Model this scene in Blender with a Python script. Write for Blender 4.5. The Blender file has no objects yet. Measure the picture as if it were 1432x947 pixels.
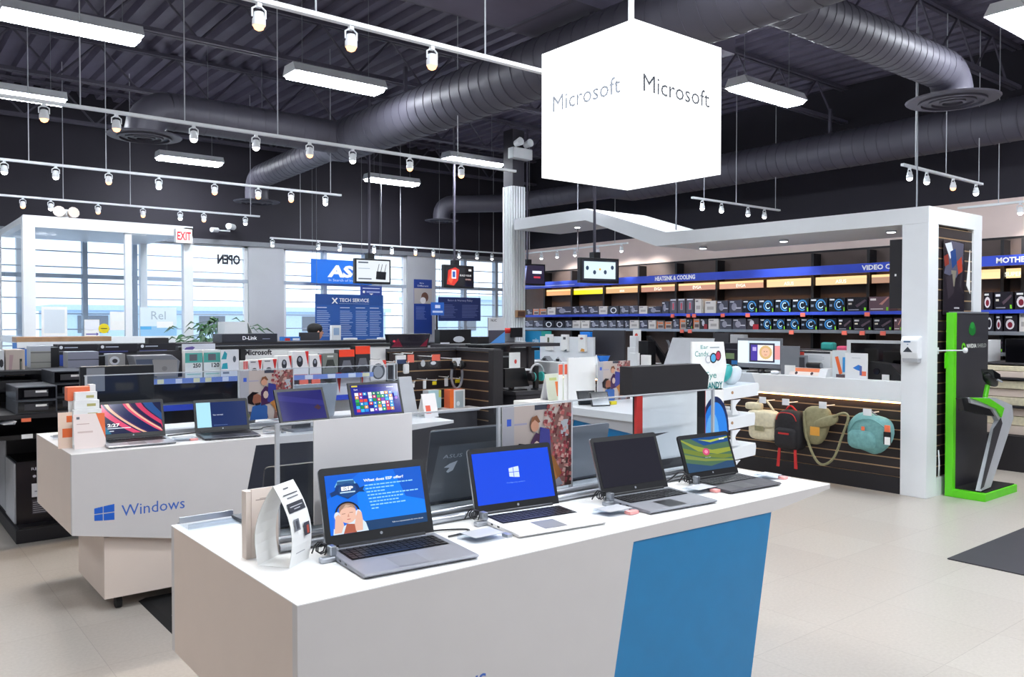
import bpy, bmesh, math, random
from mathutils import Vector, Matrix
R = math.radians
sc = bpy.context.scene
COL = sc.collection
random.seed(7)

# ------------------------------------------------------------------ camera
# world axes: X runs to the right-hand end of the counters, Y runs towards the window wall
cam_d = bpy.data.cameras.new('camera'); cam = bpy.data.objects.new('camera', cam_d); COL.objects.link(cam)
cam_d.sensor_width = 36.0; cam_d.lens = 36.0 * 1150 / 1432; cam_d.clip_start = 0.05; cam_d.clip_end = 300
cam.location = (0, 0, 1.6); cam.rotation_euler = (R(90 - 1.121), 0, R(51.272 - 90))
sc.camera = cam

# ------------------------------------------------------------------ daylight outside the shop windows
world = bpy.data.worlds.new('sky'); sc.world = world; world.use_nodes = True
wn = world.node_tree; wn.nodes.clear()
wo = wn.nodes.new('ShaderNodeOutputWorld'); wb = wn.nodes.new('ShaderNodeBackground')
wb.inputs['Color'].default_value = (0.84, 0.92, 1.0, 1); wb.inputs['Strength'].default_value = 1.6
wn.links.new(wb.outputs[0], wo.inputs[0])

# ------------------------------------------------------------------ exposure
sc.view_settings.view_transform = 'Standard'; sc.view_settings.look = 'None'
sc.view_settings.gamma = 1; sc.view_settings.use_curve_mapping = False
sc.view_settings.exposure = 0.32
sc.cycles.max_bounces = 6; sc.cycles.diffuse_bounces = 4; sc.cycles.glossy_bounces = 3
sc.cycles.transparent_max_bounces = 24; sc.cycles.transmission_bounces = 2
sc.cycles.caustics_reflective = False; sc.cycles.caustics_refractive = False
sc.cycles.sample_clamp_indirect = 4
sc.cycles.use_denoising = True
FIX = 54.0      # radiance of the ceiling fixtures' lenses
SPOT = 30.0     # watts of the track spots that burn over the counters

# ------------------------------------------------------------------ materials
def lin(h):
    if not isinstance(h, str): return tuple(h)
    h = h.lstrip('#'); v = [int(h[i:i+2], 16) / 255 for i in (0, 2, 4)]
    return tuple(c / 12.92 if c <= .04045 else ((c + .055) / 1.055) ** 2.4 for c in v)
MATS = {}
def mat(name, col, rough=.5, metal=0., var=.04, scale=8., bump=0., spec=None, coat=0.):
    if name in MATS: return MATS[name]
    m = bpy.data.materials.new(name); m.use_nodes = True; n = m.node_tree; b = n.nodes['Principled BSDF']
    c = lin(col)
    tc = n.nodes.new('ShaderNodeTexCoord'); nz = n.nodes.new('ShaderNodeTexNoise')
    nz.inputs['Scale'].default_value = scale; nz.inputs['Detail'].default_value = 3
    n.links.new(tc.outputs['Object'], nz.inputs['Vector'])
    rp = n.nodes.new('ShaderNodeValToRGB')
    rp.color_ramp.elements[0].position = .3; rp.color_ramp.elements[1].position = .7
    rp.color_ramp.elements[0].color = tuple(x * (1 - var) for x in c) + (1,)
    rp.color_ramp.elements[1].color = tuple(min(1, x * (1 + var)) for x in c) + (1,)
    n.links.new(nz.outputs['Fac'], rp.inputs['Fac']); n.links.new(rp.outputs['Color'], b.inputs['Base Color'])
    b.inputs['Roughness'].default_value = rough; b.inputs['Metallic'].default_value = metal
    if spec is not None: b.inputs['Specular IOR Level'].default_value = spec
    if coat: b.inputs['Coat Weight'].default_value = coat; b.inputs['Coat Roughness'].default_value = .1
    if bump:
        bp = n.nodes.new('ShaderNodeBump'); bp.inputs['Strength'].default_value = bump; bp.inputs['Distance'].default_value = .01
        n.links.new(nz.outputs['Fac'], bp.inputs['Height']); n.links.new(bp.outputs[0], b.inputs['Normal'])
    MATS[name] = m; return m
def emit(name, col, s):
    if name in MATS: return MATS[name]
    m = bpy.data.materials.new(name); m.use_nodes = True; n = m.node_tree; n.nodes.clear()
    o = n.nodes.new('ShaderNodeOutputMaterial'); e = n.nodes.new('ShaderNodeEmission')
    e.inputs['Color'].default_value = lin(col) + (1,); e.inputs['Strength'].default_value = s
    n.links.new(e.outputs[0], o.inputs[0]); MATS[name] = m; return m
def clear(name, tint=(.93, .96, .98), refl=.5, rough=.03):
    m = bpy.data.materials.new(name); m.use_nodes = True; n = m.node_tree; n.nodes.clear()
    o = n.nodes.new('ShaderNodeOutputMaterial'); t = n.nodes.new('ShaderNodeBsdfTransparent'); g = n.nodes.new('ShaderNodeBsdfGlossy')
    f = n.nodes.new('ShaderNodeFresnel'); x = n.nodes.new('ShaderNodeMixShader'); mu = n.nodes.new('ShaderNodeMath'); mu.operation = 'MULTIPLY'
    mu.inputs[1].default_value = refl; f.inputs['IOR'].default_value = 1.45
    t.inputs['Color'].default_value = tint + (1,); g.inputs['Roughness'].default_value = rough
    ge = n.nodes.new('ShaderNodeNewGeometry'); bf = n.nodes.new('ShaderNodeMath'); bf.operation = 'SUBTRACT'; bf.inputs[0].default_value = 1; n.links.new(ge.outputs['Backfacing'], bf.inputs[1]); m2 = n.nodes.new('ShaderNodeMath'); m2.operation = 'MULTIPLY'
    n.links.new(f.outputs[0], m2.inputs[0]); n.links.new(bf.outputs[0], m2.inputs[1]); n.links.new(m2.outputs[0], mu.inputs[0]); n.links.new(mu.outputs[0], x.inputs[0]); n.links.new(t.outputs[0], x.inputs[1]); n.links.new(g.outputs[0], x.inputs[2])
    n.links.new(x.outputs[0], o.inputs[0]); MATS[name] = m; return m
def print_mat(name, strength=None, rough=.4):
    m = bpy.data.materials.new(name); m.use_nodes = True; n = m.node_tree
    a = n.nodes.new('ShaderNodeVertexColor'); a.layer_name = 'ink'
    b = n.nodes['Principled BSDF']; b.inputs['Roughness'].default_value = rough
    if strength is None: n.links.new(a.outputs['Color'], b.inputs['Base Color'])
    else:
        b.inputs['Base Color'].default_value = (.01, .01, .012, 1); b.inputs['Roughness'].default_value = .12
        n.links.new(a.outputs['Color'], b.inputs['Emission Color']); b.inputs['Emission Strength'].default_value = strength
    MATS[name] = m; return m
INK = print_mat('printed_ink'); GLOSSINK = print_mat('glossy_printed_ink', None, .22)
SCREEN = print_mat('lit_screen_image', .95); LITSIGN = print_mat('backlit_sign_image', 1.5); WARMSIGN = print_mat('warm_backlit_sign', 1.1)
M = dict(leafcream=mat('cream_leaflet_card', '#ecdfd6', .6), shelfback=mat('warm_grey_shelf_back', '#5a4c48', .6), 
    white=mat('white_laminate', '#f2f2f1', .35, 0, .01), whiteshade=mat('shaded_white_laminate', '#c9c5c4', .45, 0, .012), cream=mat('cream_and_warm_lit_laminate', '#d9c9bd', .5, 0, .012),  # side panels: white with shade in the colour; cream also holds warm light
    teal=mat('teal_laminate', '#0876ad', .4), navy=mat('dark_navy_laminate', '#22242f', .4), black=mat('black_plastic', '#121216', .35),
    matte=mat('matte_black_panel', '#1d1b20', .6), dark=mat('charcoal_panel', '#35343a', .5), grey=mat('grey_plastic', '#7d8087', .45),
    lgrey=mat('light_grey_plastic', '#b9bcc2', .4), silver=mat('silver_metal', '#b9bdc4', .3, .75), gun=mat('gunmetal_casing', '#4a4d55', .35, .4),
    steel=mat('brushed_steel', '#a8adb5', .28, .85), duct=mat('grey_painted_duct', '#504e59', .5, .1, .06, 3), deck=mat('dark_painted_steel_deck', '#5a5568', .65, 0, .12, 2),
    joist=mat('dark_painted_steel_joist', '#4b4856', .6, 0, .1, 5), blackwall=mat('black_painted_wall', '#25222c', .75, 0, .08, 2),
    wpaint=mat('white_painted_metal', '#eceff2', .4, 0, .012), wall=mat('light_grey_wall_paint', '#b9bbc0', .7, 0, .03, 3, .1), pink=mat('beige_wall_paint', '#f2ddd5', .75, 0, .04, 2, .1),
    paper=mat('white_paper', '#f4f4f2', .6), blue=mat('deep_blue_fascia', '#3550cc', .4), gloss=mat('glossy_black_panel', '#08080c', .08, 0, .02, 4),
    key=mat('black_keycap', '#17171b', .4), orange=mat('orange_card', '#f0774f', .5), red=mat('red_card', '#d8362f', .45), green=mat('bright_green_panel', '#62d81c', .4),
    slat=mat('black_slatwall_board', '#2a2325', .45, 0, .1, 6), groove=mat('slatwall_groove_insert', '#c9a67e', .4, .1), wood=mat('tan_wood', '#b08a68', .55, 0, .12, 12),
    leaf=mat('dark_green_leaf', '#2f5b33', .5, 0, .3, 20), skin=mat('skin', '#c98f76', .55), hair=mat('black_hair', '#15110f', .6), cloth=mat('dark_jacket_cloth', '#2a2d38', .9),
    beigefab=mat('cream_canvas', '#d8d0b4', .9, 0, .1, 30, .3), blackfab=mat('black_nylon', '#1d1b1f', .75, 0, .15, 30, .3), olive=mat('olive_canvas', '#8f8a6a', .9, 0, .12, 30, .3),
    tealfab=mat('teal_nylon', '#6fa3a2', .7, 0, .15, 25, .3), redfab=mat('red_webbing', '#c42a2c', .7), brown=mat('brown_box_board', '#5b3d33', .6),
    yellow=mat('yellow_plastic', '#e8d21c', .45), pinkm=mat('pink_plastic', '#e85a86', .45), aqua=mat('aqua_plastic', '#3fb7b0', .4), bluepl=mat('bright_blue_plastic', '#1e7fe0', .25),
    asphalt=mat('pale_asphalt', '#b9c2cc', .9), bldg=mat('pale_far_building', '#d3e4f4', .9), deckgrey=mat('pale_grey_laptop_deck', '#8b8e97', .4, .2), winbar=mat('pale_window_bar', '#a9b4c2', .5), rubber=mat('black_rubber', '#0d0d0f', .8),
)
CLEAR = clear('clear_acrylic', (.90, .93, .96), .9); GLASS = clear('window_glass', (.94, .97, 1.0), .4)
SMOKE = clear('smoked_acrylic', (.55, .6, .68), 1.2)
TUBE = emit('fluorescent_lens', '#f2f8ff', FIX); BULB = emit('halogen_bulb', '#ffb27a', 3.2); BULBW = emit('cool_bulb', '#ffffff', 9)
CUBE = emit('backlit_white_panel', '#fbfdff', 1.7); WARM = emit('warm_strip_lamp', '#ffc27a', 11)

# ------------------------------------------------------------------ geometry helpers
ORG = {}
class G:
    def __init__(s): s.v = []; s.f = []; s.mi = []
    def add(s, v, f, m=0):
        k = len(s.v); s.v += [tuple(p) for p in v]; s.f += [tuple(i + k for i in q) for q in f]; s.mi += [m] * len(f); return s
    def box(s, x0, x1, y0, y1, z0, z1, m=0):
        return s.add([(x0,y0,z0),(x1,y0,z0),(x1,y1,z0),(x0,y1,z0),(x0,y0,z1),(x1,y0,z1),(x1,y1,z1),(x0,y1,z1)],
                     [(0,3,2,1),(4,5,6,7),(0,1,5,4),(1,2,6,5),(2,3,7,6),(3,0,4,7)], m)
    def obox(s, c, size, rot=(0,0,0), m=0):
        Rm = Matrix.Rotation(rot[2],3,'Z') @ Matrix.Rotation(rot[1],3,'Y') @ Matrix.Rotation(rot[0],3,'X'); c = Vector(c)
        a, b, d = (k / 2 for k in size)
        v = [c + Rm @ Vector(p) for p in [(-a,-b,-d),(a,-b,-d),(a,b,-d),(-a,b,-d),(-a,-b,d),(a,-b,d),(a,b,d),(-a,b,d)]]
        return s.add(v, [(0,3,2,1),(4,5,6,7),(0,1,5,4),(1,2,6,5),(2,3,7,6),(3,0,4,7)], m)
    def prism(s, poly, axis, a, b, m=0):
        n = len(poly)
        def P(u, w, t): return {'y': (u, t, w), 'x': (t, u, w), 'z': (u, w, t)}[axis]
        v = [P(u, w, a) for u, w in poly] + [P(u, w, b) for u, w in poly]
        return s.add(v, [tuple(range(n)), tuple(range(2*n-1, n-1, -1))] + [(i, (i+1) % n, (i+1) % n + n, i + n) for i in range(n)], m)
    def cyl(s, p0, p1, r0, r1=None, n=12, m=0, caps=True):
        r1 = r0 if r1 is None else r1; p0 = Vector(p0); p1 = Vector(p1); d = (p1 - p0).normalized()
        u = d.orthogonal().normalized(); w = d.cross(u)
        v = [p + (u * math.cos(2*math.pi*i/n) + w * math.sin(2*math.pi*i/n)) * r for p, r in ((p0, r0), (p1, r1)) for i in range(n)]
        f = [(i, (i+1) % n, (i+1) % n + n, i + n) for i in range(n)]
        if caps: f += [tuple(range(n)), tuple(range(2*n-1, n-1, -1))]
        return s.add(v, f, m)
    def tube(s, pts, r, n=6, m=0):
        pts = [Vector(p) for p in pts]; rs = r if isinstance(r, (list, tuple)) else [r] * len(pts); v = []; prev = None
        for i, p in enumerate(pts):
            d = (pts[min(i+1, len(pts)-1)] - pts[max(i-1, 0)]).normalized()
            u = d.orthogonal().normalized() if prev is None else (prev - d * prev.dot(d)).normalized()
            prev = u; w = d.cross(u)
            v += [p + (u * math.cos(2*math.pi*k/n) + w * math.sin(2*math.pi*k/n)) * rs[i] for k in range(n)]
        L = len(pts); f = [(i*n+k, i*n+(k+1) % n, (i+1)*n+(k+1) % n, (i+1)*n+k) for i in range(L-1) for k in range(n)]
        f += [tuple(range(n-1, -1, -1)), tuple(range((L-1)*n, L*n))]
        return s.add(v, f, m)
    def lathe(s, prof, n=16, c=(0,0,0), m=0):
        v = [(c[0] + r*math.cos(2*math.pi*k/n), c[1] + r*math.sin(2*math.pi*k/n), c[2] + z) for r, z in prof for k in range(n)]
        L = len(prof); f = [(i*n+k, i*n+(k+1) % n, (i+1)*n+(k+1) % n, (i+1)*n+k) for i in range(L-1) for k in range(n)]
        f += [tuple(range(n-1, -1, -1)), tuple(range((L-1)*n, L*n))]
        return s.add(v, f, m)
    def blob(s, c, size, p=2.6, nu=16, nv=10, m=0, warp=None):
        v = []
        for j in range(1, nv):
            t = -math.pi/2 + math.pi*j/nv
            for i in range(nu):
                a = 2*math.pi*i/nu
                sg = lambda q: math.copysign(abs(q) ** (2/p), q)
                q = [sg(math.cos(t)*math.cos(a)) * size[0]/2, sg(math.cos(t)*math.sin(a)) * size[1]/2, sg(math.sin(t)) * size[2]/2]
                if warp: q = warp(*q)
                v.append((c[0]+q[0], c[1]+q[1], c[2]+q[2]))
        q0 = (0,0,-size[2]/2); q1 = (0,0,size[2]/2)
        if warp: q0 = warp(*q0); q1 = warp(*q1)
        v += [(c[0]+q0[0],c[1]+q0[1],c[2]+q0[2]), (c[0]+q1[0],c[1]+q1[1],c[2]+q1[2])]; L = len(v)
        f = [(j*nu+i, j*nu+(i+1) % nu, (j+1)*nu+(i+1) % nu, (j+1)*nu+i) for j in range(nv-2) for i in range(nu)]
        f += [((i+1) % nu, i, L-2) for i in range(nu)] + [((nv-2)*nu+i, (nv-2)*nu+(i+1) % nu, L-1) for i in range(nu)]
        return s.add(v, f, m)
    def rbox(s, x0, x1, y0, y1, z0, z1, r, n=3, m=0):      # box with rounded vertical corners
        pts = []
        for cx, cy, a0 in ((x1-r, y1-r, 0), (x0+r, y1-r, 90), (x0+r, y0+r, 180), (x1-r, y0+r, 270)):
            for k in range(n+1): a = R(a0 + 90*k/n); pts.append((cx + r*math.cos(a), cy + r*math.sin(a)))
        return s.prism(pts, 'z', z0, z1, m)

def children_org(parent): return ORG.get(parent.name, Vector((0,0,0))) if parent else Vector((0,0,0))
def build(name, g, mats, parent=None, smooth=False, bev=0., label=None):
    me = bpy.data.meshes.new(name); o = bpy.data.objects.new(name, me); COL.objects.link(o)
    org = children_org(parent)
    if parent is None:
        xs, ys, zs = zip(*g.v); org = Vector(((min(xs)+max(xs))/2, (min(ys)+max(ys))/2, min(zs))); o.location = org
    me.from_pydata([Vector(p) - org for p in g.v], [], g.f)
    if not isinstance(mats, (list, tuple)): mats = [mats]
    for k in mats: me.materials.append(M[k] if isinstance(k, str) else k)
    if any(g.mi): me.polygons.foreach_set('material_index', g.mi)
    bm = bmesh.new(); bm.from_mesh(me); bmesh.ops.recalc_face_normals(bm, faces=bm.faces); bm.to_mesh(me); bm.free()
    if smooth:
        me.polygons.foreach_set('use_smooth', [True] * len(me.polygons)); me.set_sharp_from_angle(angle=R(38))
    if bev:
        b = o.modifiers.new('bevel', 'BEVEL'); b.width = bev; b.segments = 2; b.limit_method = 'ANGLE'
    o.parent = parent; ORG[o.name] = org
    if label: o['label'] = label
    return o
def tag(o, label, cat, group=None, kind=None):
    o['label'] = label; o['category'] = cat
    if group: o['group'] = group
    if kind: o['kind'] = kind
    return o
def thing(name, label, cat, loc=(0,0,0), rz=0., group=None, local=False):
    o = bpy.data.objects.new(name, None); COL.objects.link(o); o.empty_display_size = .1
    o.location = loc; o.rotation_euler = (0, 0, rz); tag(o, label, cat, group)
    ORG[o.name] = Vector((0,0,0)) if local else Vector(loc)
    return o
def structure(o): o['kind'] = 'structure'; return o
def clone(root, loc, rz=None, label=None, group=None):
    r = root.copy(); COL.objects.link(r); r.location = loc
    if rz is not None: r.rotation_euler = (0, 0, rz)
    if label: r['label'] = label
    if group: r['group'] = group
    for ch in root.children:
        c = ch.copy(); COL.objects.link(c); c.parent = r
        for gc in ch.children:
            d = gc.copy(); COL.objects.link(d); d.parent = c
    return r

TXT = {}
def text_mesh(s, bold=0.):
    if (s, bold) in TXT: return TXT[(s, bold)]
    cu = bpy.data.curves.new('lettering', 'FONT'); cu.body = s; cu.resolution_u = 2; cu.offset = bold
    ob = bpy.data.objects.new('lettering', cu); me = ob.to_mesh()
    v = [(p.co.x, p.co.y) for p in me.vertices]; f = [tuple(p.vertices) for p in me.polygons]
    ob.to_mesh_clear(); bpy.data.objects.remove(ob); bpy.data.curves.remove(cu)
    x0 = min(p[0] for p in v); x1 = max(p[0] for p in v); cap = .69
    TXT[(s, bold)] = ([((x - x0) / cap, y / cap) for x, y in v], f, (x1 - x0) / cap); return TXT[(s, bold)]
class Art:
    """flat print: coloured polygons on a rectangle O + u*U + v*V, u 0..1 of width, v 0..1 of height"""
    def __init__(s, O, U, V, w, h, lift=.0008, step=.00025):
        s.O = Vector(O); s.U = Vector(U).normalized(); s.V = Vector(V).normalized(); s.N = s.U.cross(s.V); s.w = w; s.h = h
        s.v = []; s.f = []; s.c = []; s.k = lift; s.step = step
    def face(s, pts, c):
        i = len(s.v); s.v += [s.O + s.U*(u*s.w) + s.V*(v*s.h) + s.N*s.k for u, v in pts]; s.f.append(tuple(range(i, i+len(pts)))); s.c.append(lin(c))
    def poly(s, pts, c): s.face(pts, c); s.k += s.step; return s
    def rect(s, u0, v0, u1, v1, c): return s.poly([(u0,v0),(u1,v0),(u1,v1),(u0,v1)], c)
    def ell(s, u, v, ru, rv, c, n=14, a0=0, a1=360):
        return s.poly([(u + ru*math.cos(R(a0+(a1-a0)*i/n)), v + rv*math.sin(R(a0+(a1-a0)*i/n))) for i in range(n + (a1-a0 < 360))], c)
    def ring(s, u, v, ru, rv, t, c, n=16, a0=0, a1=360):
        for i in range(n):
            a, b = R(a0+(a1-a0)*i/n), R(a0+(a1-a0)*(i+1)/n); q = 1 - t
            s.face([(u+ru*math.cos(a),v+rv*math.sin(a)),(u+ru*math.cos(b),v+rv*math.sin(b)),(u+ru*q*math.cos(b),v+rv*q*math.sin(b)),(u+ru*q*math.cos(a),v+rv*q*math.sin(a))], c)
        s.k += s.step; return s
    def text(s, t, u, v, hh, c, ww=None, al='l', bold=0., slant=0.):
        vs, fs, wd = text_mesh(t, bold); sy = hh; sx = hh * s.h / s.w
        if ww: sx = ww / wd
        off = {'l': 0, 'c': -wd*sx/2, 'r': -wd*sx}[al]; i = len(s.v); col = lin(c)
        s.v += [s.O + s.U*((u + off + x*sx)*s.w + slant*y*sy*s.h) + s.V*((v + y*sy)*s.h) + s.N*s.k for x, y in vs]
        for q in fs: s.f.append(tuple(k + i for k in q)); s.c.append(col)
        s.k += s.step; return s
    def lines(s, u0, u1, v0, v1, n, c, t=.35, rag=.3):
        st = (v1 - v0) / n
        for i in range(n): s._bar(u0, u1-(u1-u0)*rag*random.random(), v0+st*i, v0+st*(i+t), c)
        s.k += s.step; return s
    def _bar(s, a, b, c0, c1, c): s.face([(a,c0),(b,c0),(b,c1),(a,c1)], c)
    def build(s, name, m, parent, label=None):
        me = bpy.data.meshes.new(name); o = bpy.data.objects.new(name, me); COL.objects.link(o); org = children_org(parent)
        me.from_pydata([p - org for p in s.v], [], s.f); me.materials.append(m)
        at_ = me.color_attributes.new('ink', 'FLOAT_COLOR', 'CORNER'); d = []
        for q, c in zip(s.f, s.c): d += list(c + (1.,)) * len(q)
        at_.data.foreach_set('color', d); o.parent = parent; ORG[o.name] = org
        if label: o['label'] = label
        return o
def front(x0, x1, z0, z1, y): return Art((x0, y, z0), (1,0,0), (0,0,1), x1-x0, z1-z0)      # faces -Y
def sidew(y0, y1, z0, z1, x): return Art((x, y1, z0), (0,-1,0), (0,0,1), y1-y0, z1-z0)      # faces -X
def ordinal(i): return ['first','second','third','fourth','fifth','sixth','seventh','eighth','ninth','tenth','eleventh','twelfth','thirteenth','fourteenth','fifteenth','sixteenth','seventeenth','eighteenth','nineteenth','twentieth'][i]

# ================================================================== THE SETTING
W, YB, H = 11.2, 13.8, 5.0          # x of the card wall, y of the window wall, deck height
X0, Y0 = -4.5, -5.5
def floor_mat():
    m = bpy.data.materials.new('polished_speckled_floor'); m.use_nodes = True; n = m.node_tree; b = n.nodes['Principled BSDF']
    tc = n.nodes.new('ShaderNodeTexCoord'); br = n.nodes.new('ShaderNodeTexBrick'); nz = n.nodes.new('ShaderNodeTexNoise'); mx = n.nodes.new('ShaderNodeMixRGB')
    br.offset = 0; br.inputs['Scale'].default_value = 1; br.inputs['Brick Width'].default_value = .61; br.inputs['Row Height'].default_value = .61
    br.inputs['Mortar Size'].default_value = .002; br.inputs['Color1'].default_value = lin('#bdb6ad') + (1,); br.inputs['Color2'].default_value = lin('#b8b0a7') + (1,)
    br.inputs['Mortar'].default_value = lin('#a8a098') + (1,)
    nz.inputs['Scale'].default_value = 60; nz.inputs['Detail'].default_value = 6
    rp = n.nodes.new('ShaderNodeValToRGB'); rp.color_ramp.elements[0].position = .35; rp.color_ramp.elements[0].color = (.82,.81,.8,1); rp.color_ramp.elements[1].position = .65
    mx.blend_type = 'MULTIPLY'; mx.inputs[0].default_value = .5
    n.links.new(tc.outputs['Object'], br.inputs['Vector']); n.links.new(tc.outputs['Object'], nz.inputs['Vector']); n.links.new(nz.outputs['Fac'], rp.inputs[0])
    n.links.new(br.outputs['Color'], mx.inputs[1]); n.links.new(rp.outputs[0], mx.inputs[2]); n.links.new(mx.outputs[0], b.inputs['Base Color'])
    b.inputs['Roughness'].default_value = .34; b.inputs['Specular IOR Level'].default_value = .6
    return m
structure(build('floor', G().box(X0, W, Y0, YB, -.1, 0), floor_mat()))
# corrugated roof deck, flutes run along Y
g = G(); x = X0; prof = []
while x < W:
    prof += [(x, H), (x+.09, H), (x+.12, H+.07), (x+.21, H+.07)]; x += .24
prof = [(min(a, W), b) for a, b in prof]
g.prism(prof + [(W, H+.15), (X0, H+.15)], 'y', Y0, YB)
ceiling = structure(build('ceiling', g, 'deck'))
def joist():
    g = G(); a, b = X0, W
    for dy in (-.035, .035):
        g.box(a, b, dy-.022, dy+.022, .48, .52); g.box(a, b, dy-.022, dy+.022, 0, .04)
    k = a + .1; up = False
    while k + .45 < b:
        g.tube([(k, 0, .02 if not up else .5), (k+.45, 0, .5 if not up else .02)], .014, 5); k += .45; up = not up
    return g
jy = [-4, -2, 0, 2.0, 4.05, 6.3, 8.6, 10.9, 13.2]
j0 = None
for y in jy:
    if j0 is None:
        j0 = build('roof_joist', joist(), 'joist', None); j0.parent = ceiling; j0.location = Vector((0, y, 4.46)) - ceiling.location
        for v in j0.data.vertices: v.co.x += (X0 + W) / 2
    else:
        j = j0.copy(); COL.objects.link(j); j.parent = ceiling; j.location = Vector((0, y, 4.46)) - ceiling.location
for x, r in ((.2, .12), (5.9, .14)):
    b = build('roof_girder', G().box(x-.1, x+.1, Y0, YB, 4.28, 4.32).box(x-.1, x+.1, Y0, YB, 4.42, 4.46).box(x-.012, x+.012, Y0, YB, 4.32, 4.42), 'joist', ceiling)
# solid walls
structure(build('wall_left', G().box(X0-.15, X0, Y0, YB, 0, H+.15), 'wall'))
structure(build('wall_front', G().box(X0-.15, W+.15, Y0-.15, Y0, 0, H+.15), 'wall'))
wr = structure(build('wall_right', G().box(W, W+.15, Y0, YB, 0, 3.14), 'pink'))
build('upper_band', G().box(W, W+.15, Y0, YB, 3.14, H+.15), 'blackwall', wr)
build('dark_dado', G().box(W-.03, W, Y0, YB, 0, 2.66), 'matte', wr)
# window wall: sill, header and piers round four openings
edges = [-0.851,1.906,4.273,5.298,5.926,8.457,9.089,10.717]
SILL, HEAD = .55, 2.93
g = G().box(X0, W, YB, YB+.2, 0, SILL)
piers = [(X0, edges[0]), (edges[3], edges[4]), (edges[5], edges[6]), (W-.25, W)]
for a, b in piers: g.box(a, b, YB, YB+.2, SILL, HEAD)
wbk = structure(build('wall_back', g, 'wall'))
build('dark_header', G().box(X0, W, YB, YB+.2, HEAD, H+.15), 'blackwall', wbk)
build('header_trim', G().box(X0, W, YB-.02, YB, HEAD-.03, HEAD+.05), 'grey', wbk)
bars = {}
def window(n, a, b, mull):
    fr = G()
    for x in [a+.03, b-.03]: fr.box(x-.03, x+.03, YB+.05, YB+.13, SILL, HEAD)
    for z in (SILL+.03, HEAD-.03): fr.box(a, b, YB+.05, YB+.13, z-.03, z+.03)
    w = structure(build('window_%d' % n, fr, 'wpaint'))
    cuts = [a] + mull + [b]
    for x in mull: build('mullion', G().box(x-.035, x+.035, YB+.03, YB+.15, SILL, HEAD), 'winbar', w)
    build('transom', G().box(a, b, YB+.04, YB+.14, 2.27, 2.33), 'winbar', w)
    for i, (c, d) in enumerate(zip(cuts, cuts[1:])): build('pane', G().box(c+.03, d-.03, YB+.088, YB+.094, SILL+.04, HEAD-.04), GLASS, w)
    z = SILL + .24
    while z < HEAD - .1:
        if abs(z - 2.3) > .1: build('glazing_bar', G().box(a, b, YB+.075, YB+.105, z-.008, z+.008), 'winbar', w)
        z += .235
window(1, edges[0], edges[3]-.0, [0.053,0.819,1.906,2.772,3.485,4.273])
window(2, edges[4], edges[5], [6.731,7.564])
window(3, edges[6], W-.25, [9.86,10.678])
# outside
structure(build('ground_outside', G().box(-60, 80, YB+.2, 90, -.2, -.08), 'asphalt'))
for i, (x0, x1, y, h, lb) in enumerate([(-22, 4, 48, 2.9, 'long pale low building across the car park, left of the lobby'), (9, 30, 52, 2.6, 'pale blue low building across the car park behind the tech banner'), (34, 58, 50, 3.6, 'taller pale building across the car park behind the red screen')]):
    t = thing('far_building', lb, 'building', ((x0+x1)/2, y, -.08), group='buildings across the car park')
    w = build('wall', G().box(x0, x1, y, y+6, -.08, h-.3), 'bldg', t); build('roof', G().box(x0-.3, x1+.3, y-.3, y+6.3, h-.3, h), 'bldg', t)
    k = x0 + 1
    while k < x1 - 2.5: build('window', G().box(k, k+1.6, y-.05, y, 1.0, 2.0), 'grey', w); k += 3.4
# ================================================================== COLUMN, PORTAL
t = thing('steel_column', 'square steel column, black above and clad in white ribbed metal below', 'column', (7.75, 9.62, 0))
build('upper_shaft', G().box(7.64, 7.86, 9.51, 9.73, 3.62, 4.46), 'blackwall', t)
g = G()
for s in range(5):
    g.box(7.64+.048*s, 7.64+.048*s+.03, 9.49, 9.75, 0, 3.62)
    g.box(7.62, 7.88, 9.51+.045*s, 9.51+.045*s+.03, 0, 3.62)
build('ribbed_cladding', g.box(7.645, 7.855, 9.515, 9.725, 0, 3.6), 'wpaint', t)
c = (7.865,9.4,4.135)
t = thing('emergency_light', 'white emergency light unit with two lamp heads on the column', 'light', (7.75, 9.37, 4.0))
ex = (7.533,7.9,4.005,4.162)
build('battery_box', G().box(ex[0], ex[1], 9.36, 9.49, ex[2], ex[3]), 'wpaint', t, bev=.01)
for k in (.25, .75):
    xx = ex[0] + (ex[1]-ex[0])*k
    hd = build('lamp_head', G().cyl((xx, 9.3, ex[3]+.08), (xx, 9.42, ex[3]+.06), .06, .045, 12).cyl((xx, 9.42, ex[3]), (xx, 9.42, ex[3]+.06), .015), 'wpaint', t, smooth=True)
t = thing('junction_box', 'small brass-brown box fixed to the white column', 'box', (7.6, 9.45, 1.7)); q = (7.665,7.83,1.674,1.78)
build('box_body', G().box(q[0], q[1], 9.44, 9.49, q[2], q[3]), 'wood', t, bev=.004); build('cover', G().box(q[0]+.02, q[1]-.02, 9.43, 9.44, q[2]+.015, q[3]-.015), 'brown', t)

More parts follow.
